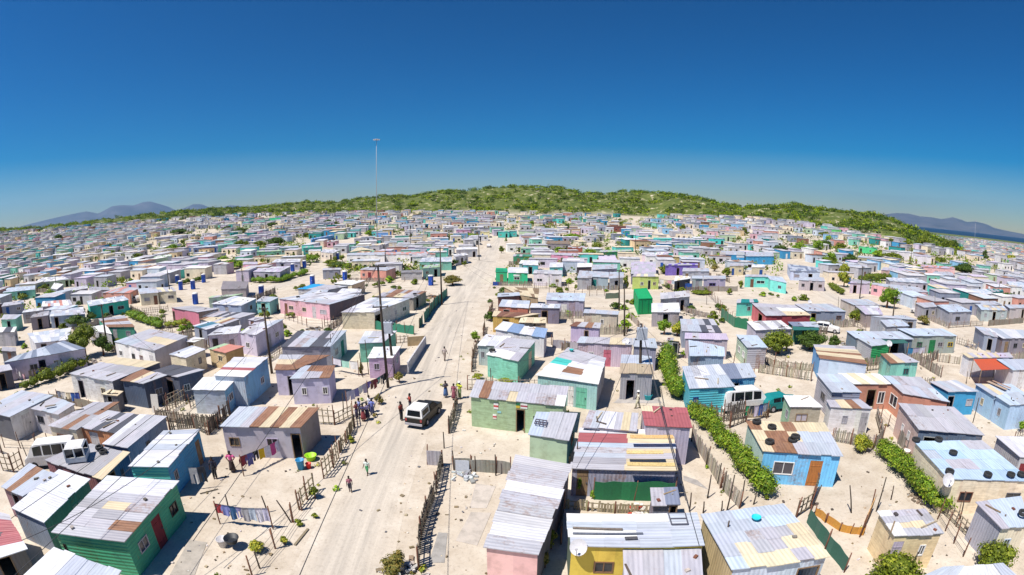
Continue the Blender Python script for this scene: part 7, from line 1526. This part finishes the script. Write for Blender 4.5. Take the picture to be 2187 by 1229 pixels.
# ================================================================ SMALL LITTER ON THE SAND
rl = random.Random(44); mb = MB(); mw = MB()
for _ in range(2600):
    a = rl.uniform(-1.05, 1.05); D = 16+100*rl.random()**1.6; x, y = D*math.sin(a), D*math.cos(a)
    if any((ux-x)**2+(uy-y)**2 < (ur*.8)**2 for ux, uy, ur in USED): continue
    if noise.noise((x/7, y/7, 2)) < -.05: continue
    s = rl.uniform(.05, .17); c = rl.choice(['d0ccc8', '8a7a62', '5a5048', 'b8a890', '6a6a74', 'c8c4c4', '7a6a50'])
    mb.box((x, y, s*.18), (s*rl.uniform(.6, 1.9), s*rl.uniform(.5, 1.2), s*.5), jit(lin(c), .2, rl), rl.uniform(0, 3))
tag(mb.build('litter', 'timber'), kind='stuff')
for _ in range(900):
    a = rl.uniform(-1.05, 1.05); D = 16+130*rl.random()**1.3; x, y = D*math.sin(a), D*math.cos(a)
    if noise.noise((x/9, y/9, 8)) < .02: continue
    if any((p.x-x)**2+(p.y-y)**2 < (w*.7)**2 for p, w in ROADPTS): continue
    w = rl.uniform(.15, .5)
    leaves(mw, lobes_points([(x, y, w*.2, w*.6, w*.6, w*.5)], 16, rl), w*.4, LEAFC[rl.choice(['olive', 'dry', 'lemon', 'bright'])], rl)
tag(mw.build('weeds', 'leaf'), kind='stuff')
# loose stones, sticks and scraps that hold roof sheets down: too many and small to count
rs = random.Random(9); ms = MB()
for o, px, wl, rw, size, lab in SHACKS[:240]:
    if o.type != 'EMPTY': continue
    rf_ = [c for c in o.children if c.name.startswith('roof')]
    if not rf_: continue
    me_ = rf_[0].data; ps = [p for p in me_.polygons if p.normal.z > .8]
    for _ in range(rs.choice((0, 0, 1, 2, 3, 5))):
        p = rs.choice(ps); c = [me_.vertices[v].co for v in p.vertices]; q = c[0].lerp(c[2], rs.uniform(.2, .8)) if len(c) > 2 else c[0]; q = q+o.location
        if rs.random() < .6: s = rs.uniform(.07, .19); ms.box((q.x, q.y, q.z+s*.3), (s*1.4, s, s*.6), jit(lin(rs.choice(['6a645e', '8a8278', '4a4648', 'b0a8a0', '7a4a3a'])), .2, rs), rs.uniform(0, 3))
        else: s = rs.uniform(.5, 1.5); ms.box((q.x, q.y, q.z+.05), (s, .09, .06), jit(lin(rs.choice(['8a7a62', '5a5048', 'b8a890'])), .2, rs), rs.uniform(0, 3))
tag(ms.build('roof_litter', 'timber'), kind='stuff')
# ================================================================ LABELS
LAND = [((806, 500), 'the tall light mast'), ((1370, 640), 'the green container'), ((1475, 600), 'the lime green house'), ((1283, 603), 'the white van before the garages'), ((650, 660), 'the long pink house'), ((800, 560), 'the white and blue hall'), ((1590, 555), 'the big blue building'), ((2115, 780), 'the orange red awning'), ((1063, 515), 'the far end of the sand road'), ((230, 650), 'the bright turquoise house'), ((800, 585), 'the salmon pink house'), ((1655, 675), 'the maroon house'), ((1895, 640), 'the lone round tree'), ((2035, 670), 'the grey block house'), ((212, 600), 'the white van facing the camera'), ((1460, 575), 'the bright purple house'), ((505, 610), 'the grey block building'), ((405, 615), 'the blue toilets'), ((180, 725), 'the rounded olive tree'), ((1100, 580), 'the vivid green shack'), ((1215, 545), 'the clear pink house'), ((1650, 600), 'the turquoise gabled house'), ((1950, 570), 'the long pale pink house'), ((1760, 600), 'the sand path'), ((2040, 530), 'the right end of the hill'), ((1700, 470), 'the low dune top'), ((420, 660), 'the rose pink shack'), ((70, 770), 'the lilac grey house'), ((1240, 460), 'the middle of the hill foot'), ((900, 460), 'the left half of the hill foot'), ((420, 480), 'the low green ridge'), ((40, 510), 'the left end of the ridge'), ((1310, 545), 'the long green house uphill'), ((330, 510), 'the long white roofed hall')]
def rel(px, k_=0):
    L_ = sorted(LAND, key=lambda l: (l[0][0]-px[0])**2+((l[0][1]-px[1])*1.7)**2)[k_]
    dx, dy = px[0]-L_[0][0], (px[1]-L_[0][1])*2.2; d = math.hypot(dx, dy)
    if abs(dx) > abs(dy): w = ('right of' if dx > 0 else 'left of')
    else: w = ('in front of' if dy > 0 else 'behind')
    adv = 'close ' if d < 70 else '' if d < 150 else 'well '
    return (adv+w+' '+L_[1]).strip()
used_l = set()
def settle(rows, base):
    """rows: [object, pixel, explicit label, base words]; every label once only"""
    todo = []
    for o, px, lab, words_ in rows:
        if lab: o['label'] = lab; used_l.add(lab)
        else: todo.append([o, px, words_, base(words_, rel(px))])
    def clash():
        cnt = {}
        for t in todo: cnt.setdefault(t[3], []).append(t)
        return [v for k_, v in cnt.items() if len(v) > 1 or k_ in used_l]
    for v in clash():
        for t in v:
            n_ = base(t[2], rel(t[1])+' and '+rel(t[1], 1).split(' the ', 1)[0].replace('well ', '').replace('close ', '')+' the '+rel(t[1], 1).split(' the ', 1)[1])
            if len(n_.split()) <= 16: t[3] = n_
    for v in clash():
        v.sort(key=lambda t: t[1][0]); ordw = ['leftmost', 'second from left', 'third from left', 'fourth from left', 'fifth from left', 'sixth from left', 'seventh from left', 'eighth from left', 'ninth from left']
        for i, t in enumerate(v): t[3] = base(ordw[min(i, 8)]+' '+t[2], rel(t[1]))
    for t in todo:
        w_ = t[3].split()
        if len(w_) > 16: t[3] = ' '.join(w_).replace(' close ', ' ').replace(' well ', ' ').replace('standing ', '').replace(' shiny', '').replace(' iron roof', ' roof').replace('small ', '')
        if len(t[3].split()) > 16: t[3] = ' '.join([x for x in t[3].split() if x not in ('the', 'long')])
        t[0]['label'] = t[3]; used_l.add(t[3])
rows = []
for o, px, wl, rw, size, lab in SHACKS:
    def near_word(c):
        if c in HEX: return word(c)
        v = rgb(c); return word(min(HEX, key=lambda h_: sum((a-b)**2 for a, b in zip(rgb(h_), v)) if h_ not in ('zinc', 'bluish', 'board', 'redtin', 'silver', 'rust') else 9))
    w1 = near_word(wl); w2 = word(rw) if rw in HEX else near_word(rw)
    o['category'] = 'shack'; o['group'] = 'shacks of the settlement'
    rows.append([o, px, lab, '%s%s shack with %s roof' % (size, w1, w2)])
settle(rows, lambda w_, r_: '%s, %s' % (w_, r_))
settle([[o, px, lab, '%s %s' % (kw_, c_)] for o, px, lab, kw_, c_ in PLANTS], lambda w_, r_: '%s %s' % (w_, r_) if len((w_+r_).split()) > 2 else w_+' standing '+r_)
settle(DC, lambda w_, r_: '%s %s' % (w_, r_))
settle(AF, lambda w_, r_: '%s %s' % (w_, r_))
settle([[o, px, lab, 'thin wooden stake' if c_ == 'post' else 'slim pole'] for o, px, lab, c_, _ in POLES], lambda w_, r_: '%s %s' % (w_, r_))
for o in COL.objects:
    if o.get('category') in ('bush', 'tree', 'hedge') and not o.get('group'): o['group'] = 'bushes and trees among the shacks'
    if o.get('category') in ('post', 'utility pole'): o['group'] = 'poles and stakes'
